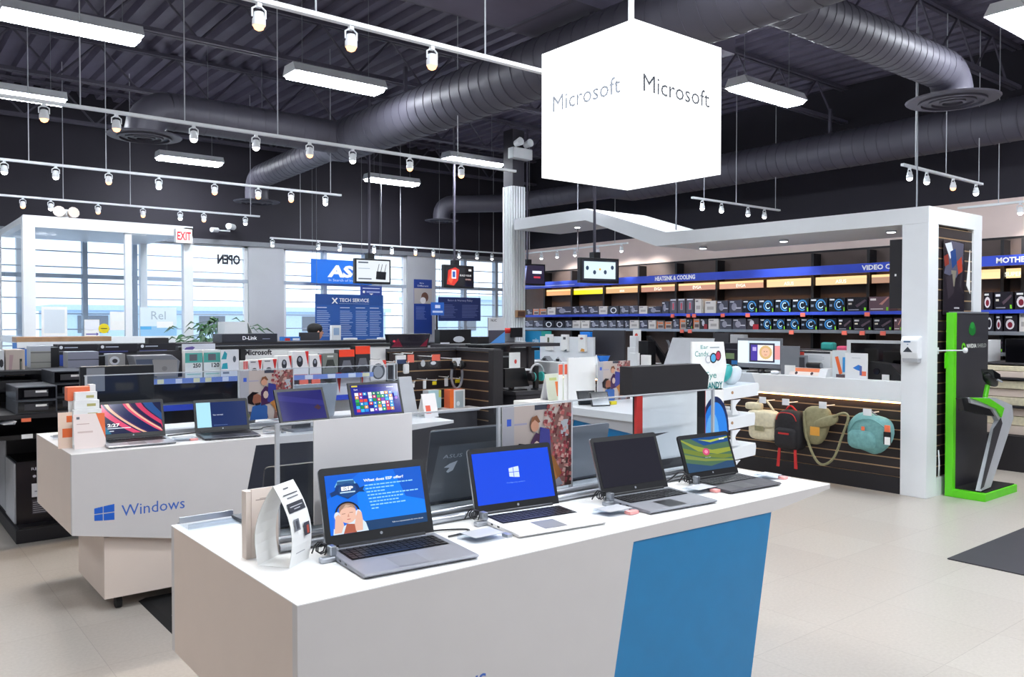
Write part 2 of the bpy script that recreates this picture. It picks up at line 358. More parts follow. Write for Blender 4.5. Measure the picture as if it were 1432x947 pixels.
PX = 7.564; PXB = 8.7
t = thing('display_portal', 'tall white folded portal frame framing the accessories counter', 'display', (8.1, 6.4, 0))
TOPL = [(3.44,2.65),(6.5,2.67),(7.865,3.10),(9.38,3.11)]; BOTL = [(9.38,2.95),(7.88,2.95),(6.66,2.52),(3.44,2.50)]
build('canopy', G().prism(TOPL[:3] + BOTL[1:], 'x', PX, PXB), 'wpaint', t)
build('canopy_fold', G().prism([(7.865,3.10),(9.38,3.11),(9.38,2.95),(7.88,2.95)], 'x', PX, PX+.9), 'wpaint', t)
build('front_post', G().box(PX, PX+.2, 3.44, 3.68, 0, 2.5), 'wpaint', t, bev=.004)
build('rear_post', G().box(8.52, PXB, 3.44, 3.68, 0, 2.5), 'wpaint', t, bev=.004)
build('side_sill', G().box(PX+.2, 8.52, 3.44, 3.68, 0, .17), 'wpaint', t)
build('side_core', G().box(PX+.2, 8.52, 3.50, 3.66, .17, 2.5), 'matte', t)
def slats(parent, u0, u1, z0, z1, n, plane, c, back):
    """horizontal slatwall boards between u0..u1 on plane; separate board per slat with bright groove between"""
    h = (z1 - z0) / n; me = None
    for i in range(n):
        a, b = z0 + h*i + .006, z0 + h*(i+1) - .006
        g = G().box(u0, u1, c, c+back, a, b) if plane == 'y' else G().box(c, c+back, u0, u1, a, b)
        o = build('slat', g, 'slat', parent)
    g = G().box(u0, u1, c+back*.12, c+back*.9, z0, z1) if plane == 'y' else G().box(c+back*.12, c+back*.9, u0, u1, z0, z1)
    build('groove_backing', g, 'groove', parent)
slats(t, PX+.2, 8.52, .17, 2.48, 24, 'y', 3.46, .03)
for i, (yy, xx) in enumerate([(4.0,8.0),(5.2,8.0),(6.3,8.0),(7.3,7.9),(8.5,8.0)]):
    zz = 2.5 if yy < 6.6 else 2.95 if yy > 7.9 else 2.5 + (yy-6.66)/1.22*.43
    d = build('downlight', G().cyl((xx, yy, zz-.012), (xx, yy, zz+.01), .05, n=16), 'silver', t); build('bulb', G().cyl((xx, yy, zz-.016), (xx, yy, zz-.012), .038, n=14), BULBW, d)
    l = bpy.data.lights.new('downlight', 'SPOT'); l.energy = 22; l.color = (1, .95, .9); l.spot_size = R(110); l.spot_blend = .8; l.shadow_soft_size = .04; lo = bpy.data.objects.new('downlight_lamp', l); COL.objects.link(lo); lo.parent = t; lo.location = Vector((xx, yy, zz-.03)) - t.location
for yy in (3.8, 6.8, 8.6):
    build('hanger_rod', G().cyl((8.1, yy, 2.6), (8.1, yy, 4.47), .008, n=5), 'grey', t)
# the long white counter in the portal with slatwall beneath
t = thing('portal_counter', 'long white counter inside the portal with dark slatwall below it', 'counter', (8.0, 6.4, 0))
build('counter_top', G().box(PX, 8.55, 3.68, 9.3, .86, 1.05), 'wpaint', t, bev=.004)
build('plinth', G().box(PX+.02, 8.5, 3.68, 9.3, 0, .15), 'matte', t)
build('core', G().box(PX+.10, 8.5, 3.68, 9.3, .15, .86), 'matte', t)
slats(t, 3.68, 9.3, .15, .86, 8, 'x', PX+.05, .04)
build('lamp_strip', G().box(PX+.02, PX+.04, 3.7, 9.3, .845, .858), WARM, t)

# ================================================================== RIGHT WALL SHELVING
SX = 10.5
t = thing('component_shelving', 'long dark wall shelving under a deep blue fascia', 'shelving', (10.85, 8, 0))
build('back_panel', G().box(11.05, 11.16, 2.9, 13.3, 0, 2.62), 'shelfback', t)
build('fascia', G().box(SX, SX+.05, 2.9, 12.9, 2.265, 2.385), 'blue', t)
build('fascia_ledge', G().box(SX+.05, 11.05, 2.9, 12.9, 2.36, 2.385), 'matte', t)
for z, nm in ((1.74, 'shelf'), (1.487, 'shelf'), (1.24, 'shelf')):
    y0, y1 = (2.9, 12.9) if z > 1.3 else (2.9, 5.0)
    s = build(nm, G().box(SX+.02, 11.05, y0, y1, z-.03, z), 'lgrey', t)
    build('price_rail', G().box(SX, SX+.02, y0, y1, z-.035, z+.008), 'blue' if z > 1.6 else 'steel', s)
bay = [3.837,4.063,4.742,5.746,6.586,8.282,9.122,9.965,10.835,11.709,12.51,13.188]
for i in range(len(bay)-1): build('upright', G().box(10.86, 11.05, bay[i]-.02, bay[i]+.02, .3, 2.6), 'black', t)
labs = ['', '', '', '', 'ASUS', 'EVGA', 'EVGA', 'EVGA', '', '', '', '']
bl = [3.837,4.063,4.742,5.746,6.586,7.402,8.282,9.122,9.965,10.835,11.709,12.51]
names = [('SUPER','#f6d9a0'),('msi','#f6d9a0'),('','#a5806a'),('ASUS','#e2c08e'),('ASUS','#e8c795'),('EVGA','#c9977c'),('EVGA','#b5836e'),('EVGA','#b5836e'),('asus','#d0a573'),('','#f2e21c'),('','#d9a06a')]
for i in range(len(bl)-1):
    a, b = bl[i]+.03, bl[i+1]-.03
    if b - a < .1: continue
    p = build('light_box', G().box(10.9, 10.96, a, b, 2.13, 2.255), 'brown', t)
    s, c = names[i]; ar = sidew(a, b, 2.135, 2.25, 10.9).rect(0,0,1,1,c)
    ar.rect(0,.7,1,1,'#f7cf95')
    if s: ar.text(s, .5, .2, .42, '#fffbe8', al='c', bold=.02)
    ar.build('backlit_panel', WARMSIGN, p)
build('warm_lamp_strip', G().box(10.62, 10.66, 2.9, 12.9, 2.33, 2.35), WARM, t)
for s, (a, b), hh in (('VIDEO CARDS', [5.009,5.646], .5), ('HEATSINK & COOLING', [8.423,9.263], .55), ('MOTHERBOARDS', [3.285,3.994], .5)):
    sidew(a, b, 2.265, 2.385, 10.5).text(s, 0, .27, hh, '#ffffff', ww=1.0, bold=.04).build('lettering', INK, t)
q = [11.067,12.704]
sidew(q[0], q[1], 2.265, 2.385, 10.5).rect(0,.3,.9,.42,'#aab4ee').rect(.2,.5,.35,.56,'#aab4ee').build('lettering', INK, t)
# --- product boxes
def card_art(g, kind, y0, y1, z0, z1, x, root):
    a = sidew(y0, y1, z0, z1, x)
    if kind == 'swirl':
        a.rect(0,0,1,1,'#0c1420').ring(.62,.52,.30,.40,.22,'#3a86c8',12,0,300).ring(.62,.52,.17,.24,.3,'#bfe2ff',10,60,330).rect(.05,.82,.35,.92,'#d8dde4').rect(.05,.4,.2,.55,'#7f8fa6').rect(.9,.08,.97,.35,'#7fd030')
    elif kind == 'grey':
        a.rect(0,0,1,1,'#4a4a58').ell(.4,.5,.22,.3,'#9a9aab',10).rect(.55,.35,.95,.45,'#c4c4d0').rect(.05,.82,.4,.92,'#d5d5dd')
    elif kind == 'black':
        a.rect(0,0,1,1,'#1a1620').poly([(.5,.3),(.95,.75),(.9,.85),(.42,.45)],'#5b4a55').rect(.06,.75,.32,.88,'#e0e0e6').rect(.08,.5,.25,.62,'#d8d0c0').rect(.08,.12,.6,.18,'#9a9aa4').rect(.85,.1,.95,.3,'#7fd030')
    elif kind == 'white':
        a.rect(0,0,1,1,'#e2dcd8').rect(.2,.3,.8,.55,'#b8b0ac').rect(.1,.8,.5,.9,'#8a8488')
    elif kind == 'orange':
        a.rect(0,0,1,1,'#b8a8a0').rect(0,0,.12,1,'#e8742e').rect(.2,.2,.9,.5,'#6a5a58').rect(.2,.7,.9,.85,'#e8742e')
    elif kind == 'red':
        a.rect(0,0,1,1,'#302830').ell(.4,.6,.2,.28,'#c4c4d0',10).rect(.5,.05,1,.5,'#9a2430').rect(.05,.85,.4,.94,'#d5d5dd')
    elif kind == 'tall':
        a.rect(0,0,1,1,'#5b5660').rect(.3,.25,.7,.8,'#8e8a96').rect(.42,.3,.58,.7,'#d84a5a').rect(.1,.88,.9,.96,'#e8e8ee')
    elif kind == 'ring':
        a.rect(0,0,1,1,'#2a2830').ring(.5,.5,.3,.36,.3,'#e6e6ec',12)
    elif kind == 'pinkish':
        a.rect(0,0,1,1,'#6a5058').poly([(.5,.5),(.9,.95),(1,.95),(.65,.45)],'#c88a80').rect(.06,.75,.35,.88,'#f0e6e6').rect(.08,.15,.7,.22,'#d8c8c8').rect(.85,.08,.95,.3,'#7fd030')
    elif kind == 'goggle':
        a.rect(0,0,1,1,'#241f28').ell(.45,.45,.34,.3,'#e8e0e4',12).ell(.45,.42,.2,.18,'#8a2a3a',10).rect(.1,.82,.6,.92,'#f0f0f0')
    a.build('printed_front', GLOSSINK, root)
KN = dict(swirl=('black graphics card box with a blue swirl','#10131c'), grey=('grey component box with a pale oval print','#55535f'), black=('black graphics card box with a diagonal streak','#1b1820'),
          white=('white component box','#d9d4d0'), orange=('small grey box edged in orange','#9a8f88'), red=('black box with a red lower corner','#2b2530'), tall=('tall grey box with a red centre mark','#5b5660'),
          ring=('dark box with a white ring print','#2a2830'), pinkish=('brownish-pink graphics card box','#5e4850'), goggle=('black motherboard box with a big pale emblem','#241f28'))
cnt = {}
def shelf_row(px, kinds, z, hs, ys, shelf):
    for i, k in enumerate(kinds):
        if not k: continue
        y1, y0 = ys[i] - .012, ys[i+1] + .012
        hh = hs[i] if isinstance(hs, list) else hs
        lab, c = KN[k]; key = (k, shelf); n = cnt[key] = cnt.get(key, 0) + 1
        g = G().box(10.56, 10.56 + .22, y0, y1, z, z + hh)
        o = build('component_box', g, mat('carton_' + k, c, .4))
        nm = ordinal((n-1) % 20) if n <= 20 else 'a further'
        tag(o, '%s %s from the windows, %s' % (nm, lab, shelf), 'box', 'component boxes on the wall shelving')
        card_art(g, k, y0, y1, z, z + hh, 10.56, o)
U = 'upper shelf'; L = 'lower shelf'
shelf_row(0, ['grey','orange','orange','white','grey','grey','grey','grey','white','ring','grey','grey','white','grey','grey','tall','tall','tall','white','white'],
          1.74, [.12,.13,.13,.15,.16,.16,.17,.15,.15,.15,.15,.15,.14,.13,.21,.25,.25,.25,.235,.235],
          [12.709,12.509,12.312,12.077,11.826,11.363,11.148,10.939,10.66,10.424,10.143,9.903,9.686,9.474,9.172,9.003,8.836,8.658,8.483,8.327,8.312], U)
shelf_row(0, ['white','grey','grey','swirl','swirl','swirl','swirl','swirl','swirl','black','pinkish'], 1.74, [.2]+[.2]*10,
          [8.284,8.049,7.82,7.571,7.292,7.011,6.729,6.445,6.161,5.897,5.584,5.284], U)
shelf_row(0, ['grey','grey','ring','ring','grey','white','white','grey','grey','grey','grey','grey','white','grey','white'],
          1.487, [.15]*15, [12.799,12.486,12.183,11.867,11.561,11.362,11.128,10.881,10.641,10.423,10.211,10.021,9.902,9.668,9.472,9.281], L)
shelf_row(0, ['orange','orange','grey','orange','black','orange','red','white','grey','grey','red','swirl','swirl','swirl','swirl','swirl','black','black','black','pinkish'],
          1.487, [.13,.13]+[.17]*18, [9.281,9.109,8.94,8.79,8.642,8.511,8.368,8.213,7.993,7.752,7.492,7.266,7.046,6.82,6.589,6.311,6.021,5.803,5.523,5.244,5.123], L)
shelf_row(0, ['goggle','black','goggle'], 1.74, [.22]*3, [4.162,4.043,3.82,3.656], U)
shelf_row(0, ['ring','goggle','goggle','white'], 1.487, [.2,.2,.2,.22], [4.144,4.025,3.932,3.772,3.653], L)
shelf_row(0, ['black','ring','white'], 1.24, [.16]*3, [4.078,3.922,3.815,3.651], 'third shelf')
for i, (yy, z) in enumerate([(a, 1.69) for a in [7.881,7.425,6.507,5.561,8.875,8.55,8.434]] + [(b, 1.44) for b in [6.687,5.881,5.628,5.345,8.68,8.519]]):
    build('price_tag', G().box(SX-.012, SX, yy-.035, yy+.035, z-.01, z+.045), mat('red_price_tag', '#ff7a68', .5), bpy.data.objects['component_shelving'])

# ================================================================== CEILING FIXTURES
def fixture(x0, x1, y, z, label, group='ceiling fluorescents'):
    t = thing('fluorescent_light', label, 'light', ((x0+x1)/2, y, z), group=group)
    build('housing', G().prism([(y-.15, z), (y+.15, z), (y+.10, z+.09), (y-.10, z+.09)], 'x', x0-.02, x1+.02), 'wpaint', t)
    build('lens', G().prism([(y-.14, z), (y+.14, z), (y+.10, z-.035), (y-.10, z-.035)], 'x', x0, x1), TUBE, t)
    for x in (x0+.12, x1-.12): build('hanger_wire', G().cyl((x, y, z+.09), (x, y, 5.0), .004, n=4), 'grey', t)
    return t
FZ = 4.04
vis = [(.95,1.95,7.6,'bright ceiling fluorescent at the upper left, second row back'), (3.38,4.36,7.68,'ceiling fluorescent between the first and second track rails'),
       (3.3,4.22,10.2,'ceiling fluorescent just above the second track rail, in front of the duct end'), (.75,1.85,10.25,'ceiling fluorescent whose end touches the left of the second track rail'),
       (6.9,7.86,10.15,'ceiling fluorescent at the right-hand tip of the second track rail'), (7.15,8.2,5.2,'ceiling fluorescent to the right of the glowing cube'),
       (3.55,4.45,12.75,'farthest left ceiling fluorescent above the third track rail'), (6.85,7.8,12.45,'farthest right ceiling fluorescent, beside the far round duct'),
       (7.1,8.1,2.66,'ceiling fluorescent cut off at the top right corner')]
for a in vis: fixture(a[0], a[1], a[2], FZ, a[3])
for x in (.9, 3.4):      # the same grid goes on over and behind the viewer
    for y in (2.7, .1, -2.6): fixture(x, x+1.0, y, FZ, 'ceiling fluorescent outside the view over the front aisle', 'fluorescents over the front aisle')
for x, y in ((7.1, 7.7), (10.5, 2.7), (5.4, .9), (5.4, -1.4), (8.6, 1.0), (10.0, -1.0), (-2.6, 7.6), (-2.6, 2.7), (-2.6, 12.8), (.9, 5.2), (3.4, 5.2), (.9,12.8)):  # off-grid lamps before the portal are added, unseen, to brighten it
    if (x, y) in ((.9,5.2),(3.4,5.2),(.9,12.8)): continue
    fixture(x, x+1.0, y, FZ, 'ceiling fluorescent outside the view over the side aisle, in a set with added lamps', 'fluorescents over the side aisles')

def track(label, x0, x1, y, z, heads, wires, hot=(), along='x', ztop=5.0, watts=0, aim=(0,0), every=False):
    """rail with spot heads; heads/wires are positions along the rail; hot = indices that burn warm"""
    def P(u, dy, zz): return (u, y+dy, zz) if along == 'x' else (y+dy, u, zz)
    t = thing('track_light', label, 'track light', P((x0+x1)/2, 0, z), group='ceiling track lights')
    g = G().box(x0, x1, y-.018, y+.018, z-.012, z+.012) if along == 'x' else G().box(y-.018, y+.018, x0, x1, z-.012, z+.012)
    build('rail', g, 'wpaint', t)
    for w in wires: build('suspension_cable', G().cyl(P(w, 0, z), P(w, 0, ztop), .005, n=5), 'lgrey', t)
    for i, h in enumerate(heads):
        g = G().box(*(lambda a, b: (a[0]-.012, a[0]+.012, a[1]-.012, a[1]+.012, z-.035, z-.012))(P(h,0,z), 0))
        c = P(h, 0, z)
        for s in (-1, 1): g.tube([P(h+s*.012, 0, z-.03), P(h+s*.034, 0, z-.045), P(h+s*.034, 0, z-.085)], .005, 5)
        hd = build('spot_head', g, 'wpaint', t)
        build('lamp_housing', G().lathe([(.012,-.055),(.024,-.06),(.028,-.085),(.033,-.095),(.033,-.125),(.029,-.125)], 14, c), 'wpaint', hd, smooth=True)
        build('bulb', G().lathe([(.006,-.150),(.022,-.142),(.029,-.125)], 12, c), BULB if i in hot else BULBW, hd, smooth=True)
        if watts and (i in hot or every):
            l = bpy.data.lights.new('spot', 'SPOT'); l.energy = watts; l.color = (1, .78, .57) if not every else (1, .95, .9); l.spot_size = R(75); l.spot_blend = .7; l.shadow_soft_size = .03
            lo = bpy.data.objects.new('spot_lamp', l); COL.objects.link(lo); lo.parent = t; lo.location = Vector(c) + Vector((0,0,-.17)) - t.location
            lo.rotation_euler = Vector((-aim[0], -aim[1], 1)).to_track_quat('Z', 'Y').to_euler()
    return t
track('nearest white track rail, running behind the glowing cube', -.6, 3.6, 4.0, 3.2, [-.2,.6] + [1.595,2.103,2.618], [.3, 1.9, 3.0], (0,1,2,3,4), watts=SPOT, aim=(.05,-.5))
track('second white track rail with eight visible spot heads, ending at a fluorescent', -.8, 5.5, 6.8, 3.2, [-.3] + [1.103,1.589,2.165,2.68,3.166,3.586,4.195,4.799], [1.341,2.095,2.872,4.756], (0,1,2,5,7,8), watts=SPOT*1.3, aim=(-.1,-.35))
track('third white track rail, above the lobby and the tech banner', 1.14, [4.82][0], 9.45, 3.2, [1.182,1.632,2.127,2.631,3.237,3.748,4.156,4.606], [1.394,2.103,4.676], (2,4,5,6))
track('fourth white track rail, directly over the glass lobby', .6, [4.817][0], 12.1, 3.2, [1.713,2.028,2.588,3.157,3.656,3.987,4.598], [2.173,2.995,4.678], (0,2,3,5))
track('long thin track rail along the tops of the shop windows', [5.354][0], 10.3, 13.0, 2.985, [5.39,6.199,6.6,7.272,7.637,8.138,8.531,9.121,9.547,9.916], [5.878,7.819,9.952], (5,6))
track('short white track rail to the right of the cube with four spot heads', [8.412][0], [10.35][0], 6.8, 3.2, [8.615,9.018,9.602,9.985], [8.653,9.337,10.252], (), watts=34, every=True, aim=(.5,0))
track('short white track rail below the big round diffuser', [8.318][0], [10.221][0], 4.05, 3.2, [8.472,8.85,9.475,10.063], [8.596,9.3,10.138], (2,), watts=24, every=True)
track('thin track rail above the blue fascia of the card wall', 9.7, 13.0, 10.3, 2.95, [11.947,11.497,11.009,10.418,9.846], [10, 12.3], (), along='y', watts=60, aim=(1.5,0), every=True)
track('thin track rail above the motherboard shelves at the right edge', 3.3, [4.342][0], 10.3, 2.96, [3.672], [3.9], (), along='y', watts=60, aim=(1.5,0), every=True)

# spiral ducts
def spiral(pts, r, n=20, pitch=.16):
    g = G(); P = [Vector(p) for p in pts]
    for a, b in zip(P, P[1:]):
        g.cyl(a, b, r, n=n); d = (b - a); L = d.length; k = pitch
        while k < L: c = a + d*(k/L); g.cyl(c - d.normalized()*.006, c + d.normalized()*.006, r*1.02, n=n); k += pitch
    return g
def diffuser(c, r, name, t):
    g = G().lathe([(r*.42,.10),(r*.48,.03),(r,.0),(r*.97,-.012),(r*.8,-.012)], 28, c)
    d = build(name, g, 'duct', t, smooth=True)
    for q in (.72, .5, .28): build('diffuser_ring', G().lathe([(r*q,.0),(r*q,-.03),(r*(q-.06),-.035),(r*(q-.06),.0)], 24, c), 'duct', d, smooth=True)
def elbow(c0, d, r, z_end, n=5):   # quarter bend turning down from c0 along d
    g = G(); c0 = Vector(c0); d = Vector(d).normalized(); Rb = r*1.25; last = None; pts = []
    for i in range(n+1):
        a = math.pi/2*i/n; pts.append(c0 + d*(Rb*math.sin(a)) + Vector((0,0,-Rb*(1-math.cos(a)))))
    pts.append(pts[-1] + Vector((0,0,z_end - pts[-1].z))); g.tube(pts, r, 18); return g, pts[-1]
t = thing('air_duct', 'large grey spiral duct crossing behind the cube, with side branches', 'duct', (4.88, 4, 3.9))
build('main_run', spiral([(4.88,-3,3.9),(4.88,9.55,3.9)], .26), 'duct', t, smooth=True)
build('reducer', G().cyl((4.88,9.55,3.9),(4.9,9.9,3.9),.26,.19,20), 'duct', t, smooth=True)
build('narrow_run', spiral([(4.9,9.9,3.9),(5.05,12.6,3.9)], .18), 'duct', t, smooth=True)
g, e = elbow((5.05,12.6,3.9), (0.05,1,0), .18, 3.55); build('elbow', g, 'duct', t, smooth=True); diffuser((e.x,e.y,e.z-.02), .36, 'diffuser', t)
build('branch', spiral([(4.7,9.38,3.9),(2.72,9.38,3.9)], .20), 'duct', t, smooth=True)
g, e = elbow((2.72,9.38,3.9), (-1,0,0), .20, 3.62); build('elbow', g, 'duct', t, smooth=True); diffuser((e.x,e.y,e.z-.02), .38, 'diffuser', t)
build('branch', spiral([(5.0,3.42,3.9),(7.75,3.42,3.9)], .175, pitch=.11), 'duct', t, smooth=True)
g, e = elbow((7.75,3.42,3.9), (1,0,0), .175, 3.68); build('elbow', g, 'duct', t, smooth=True); diffuser((e.x,e.y,e.z-.02), .40, 'diffuser', t)
for y in (1.5, 5.0, 8.0): build('hanger_strap', G().box(4.86,4.90,y-.015,y+.015,4.16,4.47), 'joist', t)
t = thing('air_duct', 'far grey spiral duct running along the card wall to the window corner', 'duct', (10.3, 8, 3.9))
build('main_run', spiral([(10.3,-1,3.9),(10.3,9.6,3.9)], .245), 'duct', t, smooth=True)
build('reducer', G().cyl((10.3,9.6,3.9),(10.2,10.0,3.9),.245,.17,20), 'duct', t, smooth=True)
build('narrow_run', spiral([(10.2,10.0,3.9),(9.75,12.2,3.86),(8.9,12.9,3.84)], .165), 'duct', t, smooth=True)
g, e = elbow((8.9,12.9,3.84), (-1,.6,0), .165, 3.55); build('elbow', g, 'duct', t, smooth=True); diffuser((e.x,e.y,e.z-.02), .32, 'diffuser', t)
for y in (3.0, 6.0, 9.0): build('hanger_strap', G().box(10.28,10.32,y-.015,y+.015,4.14,4.47), 'joist', t)
t = thing('rectangular_duct', 'wide flat dark duct above the nearest track rail', 'duct', (5, 5.3, 4.2))
g = G().box(2.7, 6.7, 5.25-.35, 5.75, 4.2, 4.44)
build('duct_body', g, 'deck', t)
k = 3.4
while k < 6.6: build('seam_flange', G().box(k-.015, k+.015, 4.88, 5.77, 4.18, 4.455), 'joist', t); k += 1.15
for k in (3.2, 6.3): build('hanger_strap', G().box(k-.015,k+.015,5.3,5.33,4.44,4.47), 'joist', t)

# glowing cube sign
t = thing('cube_sign', 'big glowing white cube sign hanging from a white pole', 'sign', (3.155, 2.955, 2.357))
cs = .645; cx0, cy0, cz0 = 2.83, 2.63, 2.357
build('lit_body', G().box(cx0, cx0+cs, cy0, cy0+cs, cz0, cz0+cs), CUBE, t)
g = G(); e = .002
for (a, b) in ((cx0, cy0), (cx0+cs, cy0), (cx0, cy0+cs), (cx0+cs, cy0+cs)): g.box(a-e, a+e, b-e, b+e, cz0, cz0+cs)
build('edge_trim', g, CUBE, t)
front(cx0, cx0+cs, cz0, cz0+cs, cy0).text('Microsoft', .10, .505, .125, '#4a4f58', ww=.76).build('lettering', INK, t)
sidew(cy0, cy0+cs, cz0, cz0+cs, cx0).text('Microsoft', .13, .505, .125, '#9aa0aa', ww=.74).build('lettering', INK, t, 'paler lettering')  # letter grey lightened to paint in the glare on this face
build('pole', G().cyl((3.1,2.9,cz0+cs), (3.1,2.9,4.47), .016, n=10), 'wpaint', t, smooth=True)
build('pole_collar', G().cyl((3.1,2.9,cz0+cs), (3.1,2.9,cz0+cs+.03), .04, n=14), 'wpaint', t, smooth=True)

# hanging screens
def hanging_tv(label, q, y, rz, art, tilt=.12):
    x0, x1, z0, z1 = q; cx, cz, w, h = (x0+x1)/2, (z0+z1)/2, (x1-x0), (z1-z0)
    t = thing('hanging_screen', label, 'screen', (cx, y, cz), rz, group='screens hung from the ceiling', local=True)
    build('casing', G().box(-w/2, w/2, 0, .07, -h/2, h/2), 'black', t, bev=.006)
    build('rear_bulge', G().box(-w*.32, w*.32, .07, .13, -h*.3, h*.3), 'black', t, bev=.01)
    a = front(-w/2+.025, w/2-.025, -h/2+.03, h/2-.025, 0); art(a); a.build('screen_image', SCREEN, t)
    build('bracket', G().box(-.05, .05, .06, .16, -.06, h/2+.08), 'black', t)
    p = build('drop_pole', G().cyl((0,.12,h/2+.02), (0,.12,5.0-cz), .018, n=8), 'joist', t, smooth=True)
    return t
def art_router(a):
    a.rect(0,0,1,1,'#dfe6ef').rect(.05,.86,.35,.93,'#5c6672').rect(.05,.10,.45,.16,'#5c6672').rect(.05,.6,.4,.63,'#9fb0c0').poly([(.58,.12),(.88,.10),(.9,.48),(.6,.5)],'#15161c')
    for u in (.62,.72,.84): a.poly([(u,.48),(u+.02,.48),(u+.07,.85),(u+.055,.85)],'#15161c')
def art_red(a):
    a.rect(0,0,1,1,'#0c0a0e').poly([(.05,.08),(.3,.02),(.45,.3),(.5,.85),(.35,.97),(.1,.8)],'#d8301f').poly([(.1,.3),(.2,.1),(.3,.4),(.2,.7)],'#ff5a3a').rect(.22,.38,.38,.82,'#f2f4ff').rect(.25,.45,.35,.75,'#2e5ab0')
    a.text('BUILD YOUR', .52, .52, .09, '#ffffff', ww=.42).text('OWN', .72, .32, .08, '#ffd0c8', ww=.2).rect(.84,.8,.94,.9,'#ffffff')
def art_camera(a):
    a.rect(0,0,1,1,'#241e38').poly([(0,.05),(.25,0),(.35,.95),(0,1)],'#6f7fc4').poly([(.05,.2),(.15,.2),(.2,.8),(.08,.85)],'#c8d2f4').poly([(.2,.15),(.28,.15),(.33,.85),(.24,.8)],'#a9b4e8').rect(.55,.55,.9,.7,'#e8ecff').rect(.6,.3,.85,.4,'#c83a50')
def art_white(a):
    a.rect(0,0,1,1,'#1e2230').rect(.06,.1,.94,.92,'#d8f0fa')
    for u, v in ((.15,.6),(.35,.4),(.65,.42),(.85,.65)): a.ell(u, v, .045, .11, '#2a3f5a', 8)
    a.ell(.5,.55,.03,.06,'#d8a83a',8)
hanging_tv('hanging screen showing a black router on pale grey', (5.468,6.026,2.145,2.498), 10.3, R(-3), art_router)
hanging_tv('hanging screen with a red and black picture', (6.938,7.523,2.123,2.472), 10.3, R(4), art_red)
hanging_tv('hanging screen half hidden by the ribbed column', (8.866,9.464,2.243,2.613), 10.9, R(-6), art_camera)
hanging_tv('hanging screen with small dark shapes on pale blue, under the portal', (7.057,7.65,2.095,2.41), 7.4, R(-10), art_white)

# exit sign, cameras, lamps by the lobby
q = (3.374,3.588,2.663,2.854)
t = thing('exit_sign', 'white exit sign with red letters above the lobby corner', 'sign', ((q[0]+q[1])/2, 11.36, q[2]))
build('sign_box', G().box(q[0], q[1], 11.36, 11.44, q[2], q[3]), 'wpaint', t, bev=.004); front(q[0], q[1], q[2], q[3], 11.36).rect(.02,.02,.98,.98,'#f6e4e4').text('EXIT', .08, .22, .55, '#e8283a', ww=.84, bold=.03).build('lettering', LITSIGN, t)
q = (2.001,2.206,2.882,3.023)
t = thing('emergency_light', 'twin-headed emergency lamp on top of the glass lobby', 'light', ((q[0]+q[1])/2, 11.6, q[2]))
build('battery_box', G().box(q[0]+.06, q[1]-.06, 11.6, 11.7, q[2]-.07, q[3]), 'wpaint', t, bev=.01)
for s in (0, 1): build('lamp_head', G().cyl(((q[0]+.02, q[1]-.02)[s], 11.52, q[2]+.1), ((q[0]+.04, q[1]-.04)[s], 11.62, q[2]+.08), .07, .04, 12), 'cream', t, smooth=True)
q = (4.606,4.948,3.098,3.216)
t = thing('security_camera', 'small white security camera on the dark header left of the grey pier', 'camera', ((q[0]+q[1])/2, 13.6, q[2]))
build('camera_body', G().cyl((q[1]-.1, 13.5, q[3]-.03), (q[1]+.05, 13.7, q[3]-.02), .05, n=12), 'wpaint', t, smooth=True); build('bracket', G().box(q[1]-.02, q[1]+.02, 13.68, 13.8, q[3]-.06, q[3]+.02), 'wpaint', t)
build('second_head', G().cyl((q[0], 13.6, q[2]+.02), (q[0]+.12, 13.68, q[2]+.03), .04, n=10).box(q[0]+.1,q[1],13.70,13.72,q[2]+.02,q[2]+.04), 'wpaint', t, smooth=True)

# ================================================================== GLASS LOBBY (vestibule)
VY, VZ = 11.5, 2.88
vx0, vx1 = [1.679,3.561]
t = thing('glass_lobby', 'white framed glass entrance lobby with a pair of doors', 'lobby', ((vx0+vx1)/2, 12.6, 0))
def post(x, y, w=.09, z1=VZ): build('post', G().box(x-w/2, x+w/2, y-w/2, y+w/2, 0, z1), 'wpaint', t)
post(vx0, VY, .13); post(vx1, VY, .12); post([2.808][0], VY, .08); post(vx0-.08, YB-.2, .1); post(vx1-.02, YB-.2, .1)
build('roof_fascia', G().box(vx0-.06, vx1+.06, VY-.06, VY+.06, VZ-.12, VZ+.02), 'wpaint', t)
build('roof_panel', G().box(vx0-.05, vx1+.05, VY+.06, YB-.05, VZ-.06, VZ+.02), 'wpaint', t)
zt = (2.141,11.5,1.358)[2]
build('door_header', G().box(vx0, vx1, VY-.05, VY+.05, 1.33, 1.42), 'wpaint', t)
build('side_header', G().box(vx0-.05, vx0+.05, VY, YB-.2, 1.33, 1.42), 'wpaint', t)
xm = [2.23][0]; xr = [2.801][0]
for a, b, nm in ((vx0+.07, xm-.01, 'door'), (xm+.01, xr-.05, 'door'), (xr+.05, vx1-.07, 'fixed_panel')):
    g = G().box(a, a+.07, VY-.03, VY+.03, .02, 1.33).box(b-.07, b, VY-.03, VY+.03, .02, 1.33).box(a+.07, b-.07, VY-.03, VY+.03, 1.24, 1.33).box(a+.07, b-.07, VY-.03, VY+.03, .02, .15)
    d = build(nm, g, 'wpaint', t); build('pane', G().box(a+.07, b-.07, VY-.004, VY+.004, .15, 1.24), GLASS, d)
build('upper_pane', G().box(vx0+.07, xr-.04, VY-.004, VY+.004, 1.42, VZ-.12), GLASS, t); build('upper_pane', G().box(xr+.04, vx1-.06, VY-.004, VY+.004, 1.42, VZ-.12), GLASS, t)
build('side_pane', G().box(vx0-.004, vx0+.004, VY+.06, YB-.25, 1.42, VZ-.1), GLASS, t)
